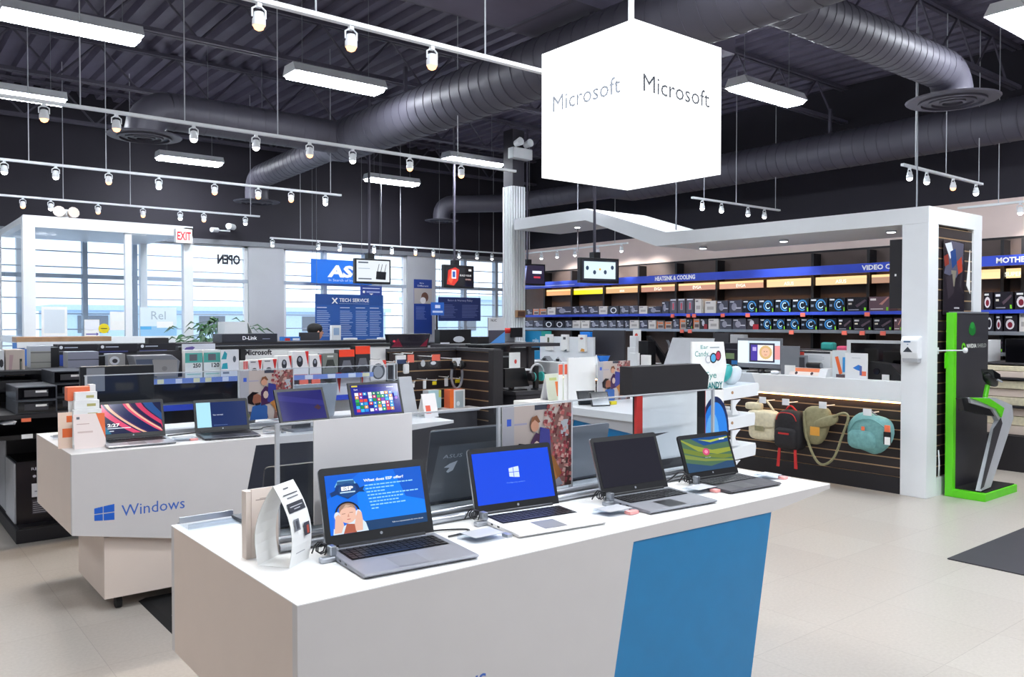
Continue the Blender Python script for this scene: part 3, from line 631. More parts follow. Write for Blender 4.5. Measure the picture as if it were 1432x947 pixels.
def sheet(name, label, q, y, cat, arts, base='paper', depth=.006, group=None, mat_=INK):
    o = build(name, G().box(q[0], q[1], y, y+depth, q[2], q[3]), base); tag(o, label, cat, group)
    a = front(q[0], q[1], q[2], q[3], y); arts(a); a.build('printed_face', mat_, o); return o
sheet('door_notice', 'large pale blank notice on the left lobby door', (1.806,2.088,1.432,1.794), 11.46, 'notice', lambda a: a.rect(.1,.1,.9,.9,'#d9e2ea'))
sheet('door_notice', 'small white notice above an arrow mark on the right lobby door', (2.281,2.454,1.419,1.636), 11.46, 'notice', lambda a: a.rect(.05,.4,.95,.95,'#f0f2ff').rect(.1,.12,.8,.18,'#5a4fa8').poly([(.8,.05),(.95,.15),(.8,.25)],'#5a4fa8'))
sheet('door_notice', 'white sheet beside the yellow sticker on the lobby', (2.58,2.751,1.499,1.738), 11.46, 'notice', lambda a: a.rect(.1,.5,.9,.9,'#f4f7fb'))
q = (2.443,2.569,1.463,1.582)
o = build('round_sticker', G().cyl(((q[0]+q[1])/2, 11.45, (q[2]+q[3])/2), ((q[0]+q[1])/2, 11.456, (q[2]+q[3])/2), (q[1]-q[0])/2, n=18), 'yellow'); tag(o, 'round yellow sticker on the right lobby door', 'sticker')
front(q[0],q[1],q[2],q[3],11.45).rect(.2,.46,.8,.54,'#3a3a18').build('lettering', INK, o)
sheet('lettered_sign', 'pale blue and white lettered sheet on the fixed lobby panel', (2.943,3.404,1.382,1.799), 11.46, 'sign', lambda a: a.rect(0,0,1,1,'#e4f2fb').rect(0,0,1,.4,'#9fd0f4').text('Rel', .3, .62, .26, '#a9bccb').rect(.45,.35,.9,.55,'#ffffff').rect(0,.3,.3,.4,'#5cb8ee'))
# mirrored OPEN lettering on the window
def openart():
    q = (4.785,5.174,2.591,2.736)
    t = thing('window_lettering', 'black mirrored open lettering on the window left of the grey pier', 'lettering', ((q[0]+q[1])/2, 13.86, q[2]))
    cu, fs, wd = text_mesh('OPEN', .045); a = front(q[0], q[1], q[2], q[3], 13.86)
    k = (q[1]-q[0]) / wd; v = []; f = []
    for x, z in cu: v.append((q[1] - x*k, 13.86, q[2] + z*(q[3]-q[2])))
    n = len(v); v += [(p[0], 13.865, p[2]) for p in v]; f = [tuple(p) for p in fs] + [tuple(i+n for i in p)[::-1] for p in fs]
    g = G(); g.v = v; g.f = f; g.mi = [0]*len(f); build('letters', g, 'navy', t)
openart()
# banners
sheet('window_banner', 'bright blue banner with big white letters on the window behind the router screen', (6.393,7.616,2.306,2.737), 13.7, 'banner', lambda a: a.rect(0,0,1,1,'#1b74e0').text('ASUS', .26, .3, .45, '#ffffff', ww=.8, bold=.05, slant=.15).text('In Search of Incredible', .28, .1, .1, '#dfe9ff', ww=.6), 'bluepl')
def art_tech(a):
    a.rect(0,0,1,1,'#2f5fae').rect(0,.78,1,1,'#28549c').text('TECH SERVICE', .34, .85, .07, '#ffffff', ww=.44, bold=.02).rect(.34,.81,.78,.815,'#c8d8f4')
    a.poly([(.23,.81),(.25,.81),(.32,.92),(.30,.93)],'#ffffff').poly([(.30,.81),(.32,.81),(.25,.93),(.23,.92)],'#ffffff')
    for u in (.02,.35,.58,.79): a.rect(u,.72,u+.14,.735,'#dfe8fa').lines(u, u+.19, .15, .69, 14, '#a9bee6', .35)
sheet('hanging_banner', 'big blue tech service banner behind the seated person', (5.951,7.226,1.248,2.072), 12.6, 'banner', art_tech, 'blue')
sheet('hanging_banner', 'small blue banner directly under the router screen', (6.459,6.857,2.046,2.199), 12.0, 'banner', lambda a: a.rect(0,0,1,1,'#2b4596').rect(.1,.7,.9,.78,'#e8ecfa').ell(.16,.35,.06,.14,'#ffffff',8).rect(.28,.28,.9,.42,'#a9b8e6').poly([(.4,.18),(.6,.18),(.5,.02)],'#ffffff'), 'blue')
sheet('pier_poster', 'tall blue poster with a photo of two people on the narrow grey pier', (8.59,9.007,1.36,2.447), 13.78, 'poster', lambda a: a.rect(0,0,1,1,'#22408c').rect(0,.56,1,.84,'#b9b3ae').ell(.6,.68,.2,.09,'#6a4a3c').ell(.5,.62,.16,.06,'#e8e4e4').text("We're", .3, .92, .025, '#ffffff').text('Different', .2, .87, .028, '#ffffff', ww=.6).lines(.1,.7,.28,.52,9,'#7f93cf',.35), 'blue')
sheet('hanging_banner', 'wide dark blue banner with two text columns below the red screen', (8.508,9.485,1.627,2.075), 12.8, 'banner', lambda a: a.rect(0,0,1,1,'#26366f').text('Return & Warranty Policy', .22, .83, .08, '#c4ccea', ww=.58).lines(.05,.45,.15,.72,9,'#6674a8',.4).lines(.55,.95,.15,.72,9,'#6674a8',.4), 'blue')
hb = [o for o in bpy.data.objects if o.name.startswith(('hanging_banner', 'window_banner'))]
for o in hb:
    w = o.dimensions; xs = [v.co.x for v in o.data.vertices]; zt_ = max(v.co.z for v in o.data.vertices); L = o.location
    for x in (min(xs)+.03, max(xs)-.03):
        g = G().cyl((L.x+x, L.y+.003, L.z+zt_), (L.x+x, L.y+.003, 5.0), .003, n=4); build('cord', g, 'grey', o)
# small sign on a pole
q = (6.341,6.558,1.701,1.883)
t = thing('pole_sign', 'small blue sign on a thin black pole in front of the pier poster', 'sign', ((q[0]+q[1])/2, 9.72, 0))
build('pole', G().cyl(((q[0]+q[1])/2, 9.74, 0), ((q[0]+q[1])/2, 9.74, q[3]), .014, n=8), 'black', t, smooth=True); build('base', G().cyl(((q[0]+q[1])/2, 9.74, 0), ((q[0]+q[1])/2, 9.74, .02), .16, n=20), 'black', t, smooth=True)
p = build('sign_plate', G().box(q[0], q[1], 9.72, 9.73, q[2], q[3]), 'blue', t); front(q[0],q[1],q[2],q[3],9.72).rect(0,0,1,1,'#2a66c4').rect(.3,.55,.7,.8,'#dfe8ff').rect(.1,.2,.9,.35,'#c8d8f4').build('printed_face', INK, p)

# potted plant
q = (3.439,4.16,1.324,1.895); px_ = (q[0]+q[1])/2
t = thing('potted_plant', 'leafy green plant by the window left of the grey pier', 'plant', (px_, 10.95, 0))
build('pot', G().lathe([(.13,0),(.16,.35),(.17,.36),(.15,.36),(.14,.33)], 18, (px_, 10.95, .75)), 'lgrey', t, smooth=True)
build('soil', G().cyl((px_,10.95,1.04),(px_,10.95,1.07),.145,n=16), 'matte', t)
build('plant_stand', G().box(px_-.2, px_+.2, 10.75, 11.15, 0, .75), 'grey', t)
random.seed(3)
for i in range(110):
    a = random.uniform(0, 2*math.pi); rad = random.uniform(.12, .6); zz = 1.1 + random.uniform(.05, .62) * (1 - rad*.5)
    bx, by = px_ + rad*math.cos(a), 10.95 + rad*.6*math.sin(a); L = random.uniform(.12, .2); dx, dy = math.cos(a), math.sin(a); wx, wy = -dy*L*.24, dx*L*.24
    if i % 3 == 0: build('stem', G().tube([(px_, 10.95, 1.05), ((px_+bx)/2, (10.95+by)/2, zz+.03), (bx, by, zz)], .006, 5), 'leaf', t)
    v = [(bx,by,zz),(bx+dx*L*.45+wx,by+dy*L*.45+wy,zz+.02),(bx+dx*L,by+dy*L,zz-.05),(bx+dx*L*.45-wx,by+dy*L*.45-wy,zz+.02),(bx+dx*L*.45,by+dy*L*.45,zz+.035)]
    g = G().add(v, [(0,1,4),(1,2,4),(2,3,4),(3,0,4)]); g.add([(p[0],p[1],p[2]-.004) for p in v], [(4,1,0),(4,2,1),(4,3,2),(4,0,3)]); build('leaf', g, 'leaf', t)
q = (3.639,3.951,1.427,1.609)
t = thing('white_carton', 'white open carton on the far counter right of the plant', 'box', ((q[0]+q[1])/2, 10.5, q[2]))
build('carton_body', G().prism([(q[0],1.312),(q[1],1.312),(q[1]-.02,q[3]),(q[0]-.0,q[3])], 'y', 10.3, 10.54), 'wpaint', t); build('flap', G().prism([(q[1]-.02,q[3]),(q[1]+.1,1.34),(q[1]+.105,1.34),(q[1]-.01,q[3])], 'y', 10.3, 10.6), 'paper', t)

# far counter (row 3) with person behind it
def block(name, label, cat, q, y, d, m, group=None, bev=0.):
    o = build(name, G().box(q[0], q[1], y, y+d, q[2], q[3]), m, bev=bev); tag(o, label, cat, group); return o
CT = (4.642,10.0,1.311)[2]
t = thing('service_counter', 'far long dark counter where the person sits', 'counter', (5.5, 10.2, 0))
build('worktop', G().box(2.6, 7.9, 9.9, 10.55, CT-.04, CT), 'black', t); build('front_panel', G().box(2.6, 7.9, 9.95, 9.98, 0, 1.24), 'dark', t)
for x in (2.65, 5.6, 7.85): build('end_panel', G().box(x-.02, x+.02, 9.98, 10.55, 0, 1.24), 'dark', t)
# person
hp = (5.15,11.0,1.426); PXC = hp[0]
t = thing('person', 'dark-haired person in a dark jacket bent over the far counter, facing right', 'person', (PXC-.1, 11.0, 0))
def skin_body():
    me = bpy.data.meshes.new('body'); o = bpy.data.objects.new('body', me); COL.objects.link(o)
    J = [(-.16,0,.62,.15),(-.15,0,.82,.145),(-.12,0,1.03,.155),(-.08,0,1.20,.14),(-.03,0,1.30,.065),(.02,0,1.38,.06),(.045,0,1.45,.098),(.05,0,1.515,.085),     # trunk, neck, head
         (-.09,-.17,1.20,.065),(-.02,-.24,1.0,.05),(.2,-.2,.96,.04),(.34,-.14,1.12,.034),      # near arm
         (-.09,.17,1.20,.065),(-.0,.24,1.0,.05),(.2,.2,.98,.04),(.36,.12,1.14,.034),
         (-.10,-.1,.60,.09),(.28,-.12,.58,.075),(.3,-.12,.1,.05),(.42,-.12,.05,.04),
         (-.10,.1,.60,.09),(.28,.12,.58,.075),(.3,.12,.1,.05),(.42,.12,.05,.04)]
    E = [(0,1),(1,2),(2,3),(3,4),(4,5),(5,6),(6,7),(3,8),(8,9),(9,10),(10,11),(3,12),(12,13),(13,14),(14,15),(0,16),(16,17),(17,18),(18,19),(0,20),(20,21),(21,22),(22,23)]
    me.from_pydata([j[:3] for j in J], E, []); o.parent = t; o.location = (.1, 0, 0)
    sk = o.modifiers.new('skin', 'SKIN'); 
    for i, j in enumerate(J): me.skin_vertices[0].data[i].radius = (j[3], j[3])
    me.skin_vertices[0].data[0].use_root = True
    s = o.modifiers.new('smooth', 'SUBSURF'); s.levels = s.render_levels = 2
    me.materials.append(M['cloth']); return o
b = skin_body(); HX = PXC
build('face', G().blob((HX+.065, 11.0, 1.455), (.17,.155,.225), 2.2, 14, 10), 'skin', t, smooth=True)
build('nose', G().blob((HX+.155, 11.0, 1.45), (.035,.03,.045), 2, 8, 6), 'skin', t, smooth=True)
build('ear', G().blob((HX+.05, 10.915, 1.455), (.035,.02,.06), 2, 8, 6), 'skin', t, smooth=True)
build('hair', G().blob((HX+.035, 11.0, 1.505), (.22,.19,.17), 2.3, 16, 10), 'hair', t, smooth=True)
for s in (-1, 1):
    build('eye', G().blob((HX+.14, 11.0+s*.035, 1.47), (.015,.022,.012), 2, 8, 6), 'black', t)
    h = build('hand', G().blob((HX+.39, 11.0+s*.13, 1.13), (.09,.07,.03), 2.4, 10, 6), 'skin', t, smooth=True)
    for k in range(4): build('finger', G().tube([(HX+.42,11.0+s*.13+(k-1.5)*.018,1.135),(HX+.47,11.0+s*.13+(k-1.5)*.018,1.13),(HX+.5-.008*abs(k-1),11.0+s*.13+(k-1.5)*.018,1.115)], .008, 6), 'skin', h)
    build('thumb', G().tube([(HX+.38,11.0+s*.1,1.13),(HX+.43,11.0+s*.07,1.13)], .009, 6), 'skin', h)
build('mouth', G().blob((HX+.147, 11.0, 1.405), (.012,.04,.01), 2, 8, 6), 'red', t)
t = thing('stool', 'stool under the person at the far counter', 'stool', (PXC-.06, 11.0, 0)); build('seat', G().cyl((PXC-.06,11,.44),(PXC-.06,11,.5),.17,n=18), 'black', t, smooth=True); build('post', G().cyl((PXC-.06,11,.02),(PXC-.06,11,.44),.025,n=10), 'steel', t); build('foot', G().cyl((PXC-.06,11,0),(PXC-.06,11,.02),.2,n=18), 'steel', t)
block('dark_monitor', 'dark grey monitor back in front of the person', 'monitor', (4.504,4.783,1.321,1.47), 10.0, .03, 'dark', bev=.004)
# clutter on the far counter

# ------------------------------------------------------------------ things on the far counter
def FB(name, label, cat, q, y, d, m, art=None, group=None, bev=.004, lit=False):
    """box-bodied thing facing -Y with optional printed face"""
    o = build(name, G().box(q[0], q[1], y, y+d, q[2], q[3]), m, bev=bev); tag(o, label, cat, group)
    if art: a = front(q[0], q[1], q[2], q[3], y); art(a); a.build('screen_image' if lit else 'printed_face', SCREEN if lit else INK, o)
    return o
def SB(name, label, cat, q, x, d, m, art=None, group=None, bev=.004, lit=False):
    o = build(name, G().box(x, x+d, q[0], q[1], q[2], q[3]), m, bev=bev); tag(o, label, cat, group)
    if art: a = sidew(q[0], q[1], q[2], q[3], x); art(a); a.build('screen_image' if lit else 'printed_face', SCREEN if lit else INK, o)
    return o
FB('white_device', 'white device on a stand in front of the person', 'device', (5.006,5.143,1.321,1.562), 10.1, .06, 'wpaint', lambda a: a.rect(.2,.45,.8,.85,'#9db8d8'))
FB('blue_box', 'red and blue printed boxes left of the person', 'box', (4.281,4.513,1.325,1.416), 10.0, .12, 'bluepl', lambda a: a.rect(0,0,1,1,'#3b7fd0').rect(.1,.2,.4,.8,'#d8342f').rect(.55,.5,.95,.8,'#e8eef8'))
for i, (l, r, tt, c, lb) in enumerate([(482,497,474,'wpaint','small white box on the far counter, left of the tangle of devices'),(500,512,477,'dark','small dark device on the far counter under the tech banner'),(514,527,476,'lgrey','pale grey device on the far counter under the tech banner'),(529,540,474,'wpaint','white rounded device at the right end of the far counter')]):
    q = [5.226,5.443,5.666,5.895]; k = (q[-1]-q[0])/60
    x0 = q[0] + (l-480)*k; FB('counter_device', lb, 'device', (x0, x0+(r-l)*k, CT, CT+(482-tt)*.0095), 10.15, .1, c)
# curved gaming monitor, red glow on its dark screen
q = (4.98,5.599,1.286,1.461)
t = thing('wide_monitor', 'wide black monitor with dim red streaks on its screen', 'monitor', ((q[0]+q[1])/2, 8.6, q[2]))
build('casing', G().prism([(q[0]+.04,q[2]),(q[1]-.04,q[2]),(q[1],q[3]),(q[0],q[3])], 'y', 8.6, 8.66), 'black', t, bev=.006)
front(q[0],q[1],q[2],q[3],8.6).poly([(.08,.06),(.92,.06),(.96,.94),(.04,.94)],'#17141c').poly([(.1,.1),(.25,.7),(.35,.1)],'#5a1024').poly([(.75,.1),(.95,.7),(.9,.1)],'#5a1024').ell(.16,.5,.03,.08,'#c83048',8).build('screen_image', SCREEN, t)
build('stand', G().box((q[0]+q[1])/2-.1,(q[0]+q[1])/2+.1, 8.64, 8.76, 1.26, q[2]+.1), 'black', t)
t2 = thing('display_counter', 'low dark counter carrying the monitors behind the slatwall', 'counter', (6.2, 8.8, 0))
build('worktop', G().box(4.3, 7.3, 8.5, 8.97, 1.22, 1.26), 'black', t2); build('body', G().box(4.35, 7.25, 8.55, 8.95, 0, 1.22), 'dark', t2)
for nm, lb, cat, (l, tt, r, b), m, art in [
    ('speaker','black desktop speaker with a pale cone, right of the red-streaked monitor','speaker',(602,459,625,485),'black',1),
    ('brown_device','brown flat device beside the black speaker','device',(624,475,646,484),'brown',0),
    ('printer','grey printer with a red roll on top','printer',(644,465,659,485),'grey',0),
    ('small_screen','small black screen right of the printer','screen',(654,467,663,478),'black',0),
    ('white_card_stand','white folded card right of the grey printer','card',(652,478,668,487),'wpaint',0)]:
    x0, x1 = (lambda a: (4.45 + (l-541)*.0213, 4.45 + (r-541)*.0213))(0)
    z0 = 1.26; z1 = 1.26 + (b-tt)*.0096
    if nm == 'small_screen': z0, z1 = 1.40, 1.53
    o = FB(nm, lb, cat, (x0, x1, z0, z1), 8.62 if nm != 'small_screen' else 8.56, .12 if nm != 'small_screen' else .03, m)
    if art: front(x0,x1,z0,z1,8.62).ell(.6,.5,.18,.16,'#c8ccd4',12).rect(.02,.05,.3,.35,'#e2e4ea').build('speaker_cone', INK, o)
    if nm == 'printer': build('red_roll', G().cyl(((x0+x1)/2-.14,8.68,z1+.03),((x0+x1)/2+.14,8.68,z1+.03),.045,n=12), 'red', o, smooth=True)
q = (5.971,6.223,1.348,1.661)
FB('mini_pc_sign', 'tall grey sign with a blue shape left of the white column', 'sign', q, 7.9, .02, 'lgrey', lambda a: a.rect(0,.5,1,1,'#d5d6da').rect(0,0,1,.5,'#4c4a58').poly([(.1,0),(1,.45),(1,0)],'#5aa0ea').text('NUC', .15, .84, .09, '#2a2a33', bold=.02))
FB('black_carton', 'black carton behind the grey sign stand', 'box', (5.737,5.906,1.346,1.431), 7.8, .15, 'black')
t = thing('sign_table', 'low table behind the slatwall bay', 'table', (7.0, 7.9, 0)); qq = (6.009,7.85,1.342)[2]
build('top', G().box(5.4, 6.95, 7.7, 8.3, qq-.04, qq), 'dark', t); build('leg', G().box(5.45,5.5,7.75,7.8,0,qq-.04), 'dark', t); build('leg', G().box(6.85,6.9,8.2,8.25,0,qq-.04), 'dark', t)

# ------------------------------------------------------------------ row of shelving with navy headers (second row back)
t = thing('header_shelving', 'second row of shelving with a navy header rail', 'shelving', (2.8, 9.0, 0))
hz = (3.306,9.0,1.418)[2]; hb_ = (3.305,9.0,1.339)[2]
build('header_rail', G().box(1.55, 5.4, 9.0, 9.06, hb_-.02, hz-.06), 'navy', t); build('top_board', G().box(1.6, 5.4, 9.0, 9.5, hz-.06, hz-.04), 'matte', t)
build('back_panel', G().box(1.55, 5.4, 9.45, 9.5, 0, hz-.06), 'dark', t); build('base', G().box(1.55, 5.4, 9.0, 9.45, 0, .7), 'matte', t)
front(1.55, 5.4, hb_-.02, hz-.06, 9.0).rect(0,0,1,.25,'#26308a').build('blue_band', INK, t)
q = (3.16,3.793,1.378,1.473)
o = FB('network_box', 'long black lettered carton lying on the second row of shelving', 'box', (q[0], q[1], hz-.04, hz-.04+(q[3]-q[2])), 9.02, .3, 'navy', lambda a: a.text('D-Link', .36, .3, .42, '#f4f5fa', ww=.26, bold=.02).rect(.72,.35,.86,.42,'#8a8fa8'))
q = (2.407,2.607,1.413,1.473); FB('small_carton', 'small dark carton on the second shelving row below the pale blue sheet', 'box', (q[0],q[1],hz-.04,hz+.02), 9.05, .15, 'matte')
q = (1.289,2.174,1.399,1.451); FB('wooden_board', 'long tan wooden board lying over the white shelf sign at far left', 'board', q, 9.6, .3, 'wood')
t = thing('white_shelf_unit', 'white lettered shelf unit under the tan board', 'shelving', (1.9, 9.6, 0)); q = (1.295,2.202,1.361,1.391)
build('shelf_edge', G().box(q[0], q[1], 9.6, 9.92, q[2]-.02, q[3]+.01), 'wpaint', t)
q2 = (1.257,1.562,1.243,1.374); p = build('sign_panel', G().box(q2[0], q2[1], 9.62, 9.64, q2[2]-.2, q2[3]+.02), 'lgrey', t)
front(q2[0],q2[1],q2[2]-.2,q2[3]+.02,9.62).rect(0,0,1,1,'#5b8cd0').rect(.25,.1,1,1,'#3d6fc0').text('TR', .35, .5, .4, '#f0f6ff', ww=.4, bold=.05).build('printed_face', INK, p)
for x in (q[0]+.03, q[1]-.03): build('leg', G().box(x-.02, x+.02, 9.64, 9.9, 0, q[2]), 'wpaint', t)
# three header cards with a round logo
for i, (l, r) in enumerate([(81,136),(139,192),(195,246)]):
    q = ([1.418,1.754,2.097][i], [1.736,2.078,2.427][i]) + tuple((1.418,1.736,1.324,1.401)[2:])
    FB('header_card', '%s dark header card with a round white mark from the left, above the grey cartons' % ordinal(i), 'sign', (q[0],q[1],q[2],q[3]), 8.2, .02, 'navy',
       lambda a: a.rect(0,0,1,1,'#16131f').ell(.08,.68,.045,.2,'#e8eaf2',12).rect(.16,.6,.5,.72,'#b8bccb').rect(0,0,.75,.2,'#3a3f74'))
# ------------------------------------------------------------------ peripherals gondola
GY = 6.62
t = thing('peripherals_gondola', 'white-backed peripherals shelving with blue price strips', 'shelving', (3.0, 6.9, 0))
gz = 1.40; gx0, gxm, gx1 = [1.273,2.595,4.056]
build('back_panel', G().box(gxm, gx1, 6.95, 7.0, 0, gz-.03), 'white', t); build('back_panel', G().box(gx0+.5, gxm, 6.95, 7.0, 0, gz-.03), 'dark', t)
build('top_rail', G().box(gx0+.8, gx1, 6.93, 7.02, gz-.03, gz), 'black', t)
build('upright', G().box(gxm-.02, gxm+.02, 6.9, 6.96, 0, gz-.03), 'black', t)
sz = (3.185,6.62,1.139)[2]; sz2 = (1.979,6.62,1.154)[2]; sxx = [1.646,2.465,2.471,3.684]
for a, b, z in ((sxx[0], sxx[1], sz2), (sxx[2], sxx[3], sz)):
    s = build('shelf', G().box(a, b, GY, 6.95, z-.02, z+.0), 'lgrey', t)
    s2 = build('price_rail', G().box(a, b, GY-.015, GY, z-.03, z+.01), 'bluepl', s)
    ar = front(a, b, z-.03, z+.01, GY-.015).rect(0,0,1,1,'#7c97e0')
    k = .03
    while k < .95: ar.rect(k, .08, k+.06, .95, random.choice(['#eef2ff','#f0eec8','#e4ecff'])); k += random.uniform(.1,.2)
    ar.build('price_labels', INK, s2)
lz = (3.46,6.62,0.949)[2]
s = build('shelf', G().box(sxx[0], sxx[3], GY, 6.95, lz-.02, lz), 'lgrey', t); build('price_rail', G().box(sxx[0], sxx[3], GY-.015, GY, lz-.035, lz+.01), 'blue', s)
build('base', G().box(gx0+.5, gx1, GY, 6.95, 0, .3), 'matte', t)
q = (2.594,2.835,1.297,1.359)
front(q[0]+.035, q[1]+.035, q[2]+.005, q[3]+.012, 6.95).text('Microsoft', 0, .25, .62, '#1a1620', ww=1., bold=.04).build('lettering', INK, t)
def gb(name, lb, cat, l, r, h, kind, z=None, y=6.72, d=.1, m='paper'):
    x0, x1 = l, r; z = sz if z is None else z
    o = build(name, G().box(x0, x1, y, y+d, z+.001, z+h), m, bev=.003); tag(o, lb, cat, 'peripheral boxes on the gondola'); a = front(x0, x1, z+.001, z+h, y)
    if kind == 'mouse': a.rect(0,0,1,1,'#f3efee').ell(.45,.58,.2,.24,'#35353d',14).ell(.45,.66,.1,.1,'#9a9aa4',10).poly([(.78,1),(1,1),(.98,.35)],'#d8302c').rect(.05,0,.95,.04,'#d88a84')
    elif kind == 'flat': a.rect(0,0,1,1,'#ece6e4').ell(.4,.42,.2,.12,'#3a3a42',12).poly([(.68,1),(.98,1),(.85,.25)],'#d8302c').rect(.1,.85,.5,.92,'#8a8488')
    elif kind == 'stripes':
        a.rect(0,0,1,1,'#e8dcda')
        for u in (.0,.26,.52,.78): a.rect(u,.5,u+.17,.98,'#e03a30')
        a.ell(.4,.15,.15,.06,'#5a6aa8',10)
    elif kind == 'pad': a.rect(0,0,1,1,'#7c7f78').poly([(.15,.25),(.3,.7),(.7,.7),(.85,.25),(.65,.4),(.35,.4)],'#3d403c').rect(.3,.82,.7,.9,'#d8dad4')
    elif kind == 'redtop': a.rect(0,0,1,.7,'#2b2a30').rect(0,.7,1,1,'#ff4a2c').poly([(.12,.15),(.28,.55),(.72,.55),(.88,.15),(.6,.3),(.4,.3)],'#6a6a72')
    elif kind == 'white': a.rect(0,0,1,1,'#e9e7ea').poly([(.0,1),(.22,1),(.14,.05)],'#c8302c')
    elif kind == 'grey': a.rect(0,0,1,1,'#a09ca4').ell(.5,.4,.3,.3,'#77737c',12)
    a.build('printed_front', GLOSSINK, o); return o
gx = [2.509,2.569,2.699,2.831,2.96,3.118,3.24,3.4,3.564,3.725]
gb('striped_box', 'box with four red stripes under the black lettering', 'box', gx[0]+.02, gx[1]-.0, .14, 'stripes')
gb('mouse_box', 'white box of a small flat mouse, next to the striped box', 'box', gx[1]+.01, gx[2]-.01, .145, 'flat')
gb('mouse_box', 'second white flat-mouse box, left of the first upright mouse box', 'box', gx[2], gx[3]-.01, .15, 'flat')
gb('mouse_box', 'white box with a two-tone mouse and a red corner', 'box', gx[3], gx[4]-.01, .175, 'mouse')
gb('mouse_box', 'tallest white mouse box with a thin red base line', 'box', gx[4], gx[5]-.01, .21, 'mouse')
gb('mouse_box', 'white mouse box beside the grey-green gamepad box', 'box', gx[5], gx[6]-.01, .175, 'mouse')
gb('gamepad_box', 'grey-green gamepad box between the mouse boxes and the red-topped ones', 'box', gx[6], gx[7]-.01, .185, 'pad', m='grey')
gb('gamepad_box', 'black gamepad box with a red top, left of the taller one', 'box', gx[7], gx[8]-.01, .215, 'redtop', m='black')
gb('gamepad_box', 'taller black gamepad box with a red top at the shelf end', 'box', gx[8], gx[9]-.01, .245, 'redtop', m='black')
lx = [2.958,3.057,3.171,3.287,3.371,3.455,3.621,3.731]
for i, (a, b, h, k, nm, lb) in enumerate([(0,1,.15,'grey','boxed_device','first grey boxed device on the lower shelf of the gondola'),(1,2,.16,'grey','boxed_device','second grey boxed device on the lower shelf of the gondola'),(2,3,.13,'grey','boxed_device','third grey boxed device on the lower shelf of the gondola'),(4,6,.20,'white','keyboard_box','large white box with a red wedge on the lower shelf'),(6,7,.2,'white','keyboard_box','second white box with a red wedge at the lower shelf end')]):
    gb(nm, lb, 'box', lx[a], lx[b]-.01, h, k, z=lz)
for i, px in enumerate([3.003,3.115]):
    o = build('red_price_flag', G().box(px-.04, px+.04, 6.585, 6.6, sz-.12, sz-.03), mat('red_price_tag', '#ff7a68', .5)); tag(o, '%s pinkish-red price flag hanging under the mouse shelf' % ('left' if i == 0 else 'right'), 'price tag')
# left half: board, teal boxes, brochure, router
q = (2.078,2.342,1.348,1.425); FB('brand_board', 'white board with a slanted purple oval', 'sign', q, 6.85, .02, 'paper', lambda a: a.rect(0,0,1,1,'#e4e8f4').poly([(.05,.42),(.12,.3),(.3,.35),(.38,.62),(.3,.75),(.12,.65)],'#6a5aa8'))
for i, (l, r) in enumerate([(259,283),(285,309)]):
    xs = [2.053,2.187,2.199,2.336]; a, b = xs[2*i], xs[2*i+1]
    FB('ssd_box', ('left' if i == 0 else 'right')+' white drive box with a teal top and big capacity digits', 'box', (a, b, sz2+.001, sz2+.225), 6.7, .08, 'paper',
       lambda a_, i=i: a_.rect(0,0,1,1,'#eef4f2').rect(0,.55,1,.9,'#58b8ac').rect(.25,.62,.7,.85,'#6a6a72').text('250' if i == 0 else '120', .45, .38, .14, '#20262c', ww=.45, bold=.03).rect(.1,.12,.9,.16,'#a8d8d0'))
q = (2.322,2.469,1.157,1.379); FB('teal_brochure', 'white standing card with teal shapes and a mouse print', 'card', (q[0],q[1],sz2+.001,q[3]), 6.66, .02, 'paper', lambda a: a.rect(0,0,1,1,'#f0f2f6').poly([(.02,.65),(.2,.95),(.35,.85),(.3,.65)],'#2aa8b8').poly([(.02,.3),(.1,.5),(.35,.52),(.38,.3)],'#2aa8b8').ell(.75,.65,.09,.12,'#5a606a',10).rect(.1,.12,.45,.2,'#8a90a0'))
q = (1.666,2.015,1.206,1.345)
t = thing('curved_router', 'wide grey curved monitor box left of the drive boxes', 'box', ((q[0]+q[1])/2, 6.75, q[2]))
build('router_body', G().prism([(q[0]+.05,sz2),(q[1]-.02,sz2),(q[1],q[3]-.05),(q[1]-.06,q[3]),(q[0],q[3])], 'y', 6.7, 6.9), 'grey', t, bev=.005)
front(q[0],q[1],sz2,q[3],6.7).poly([(.1,.1),(.5,.1),(.42,.85),(.06,.85)],'#4a5468').poly([(.45,.15),(.92,.15),(.94,.8),(.4,.82)],'#94918e').ell(.66,.45,.06,.1,'#7d7a78',10).build('printed_face', INK, t)
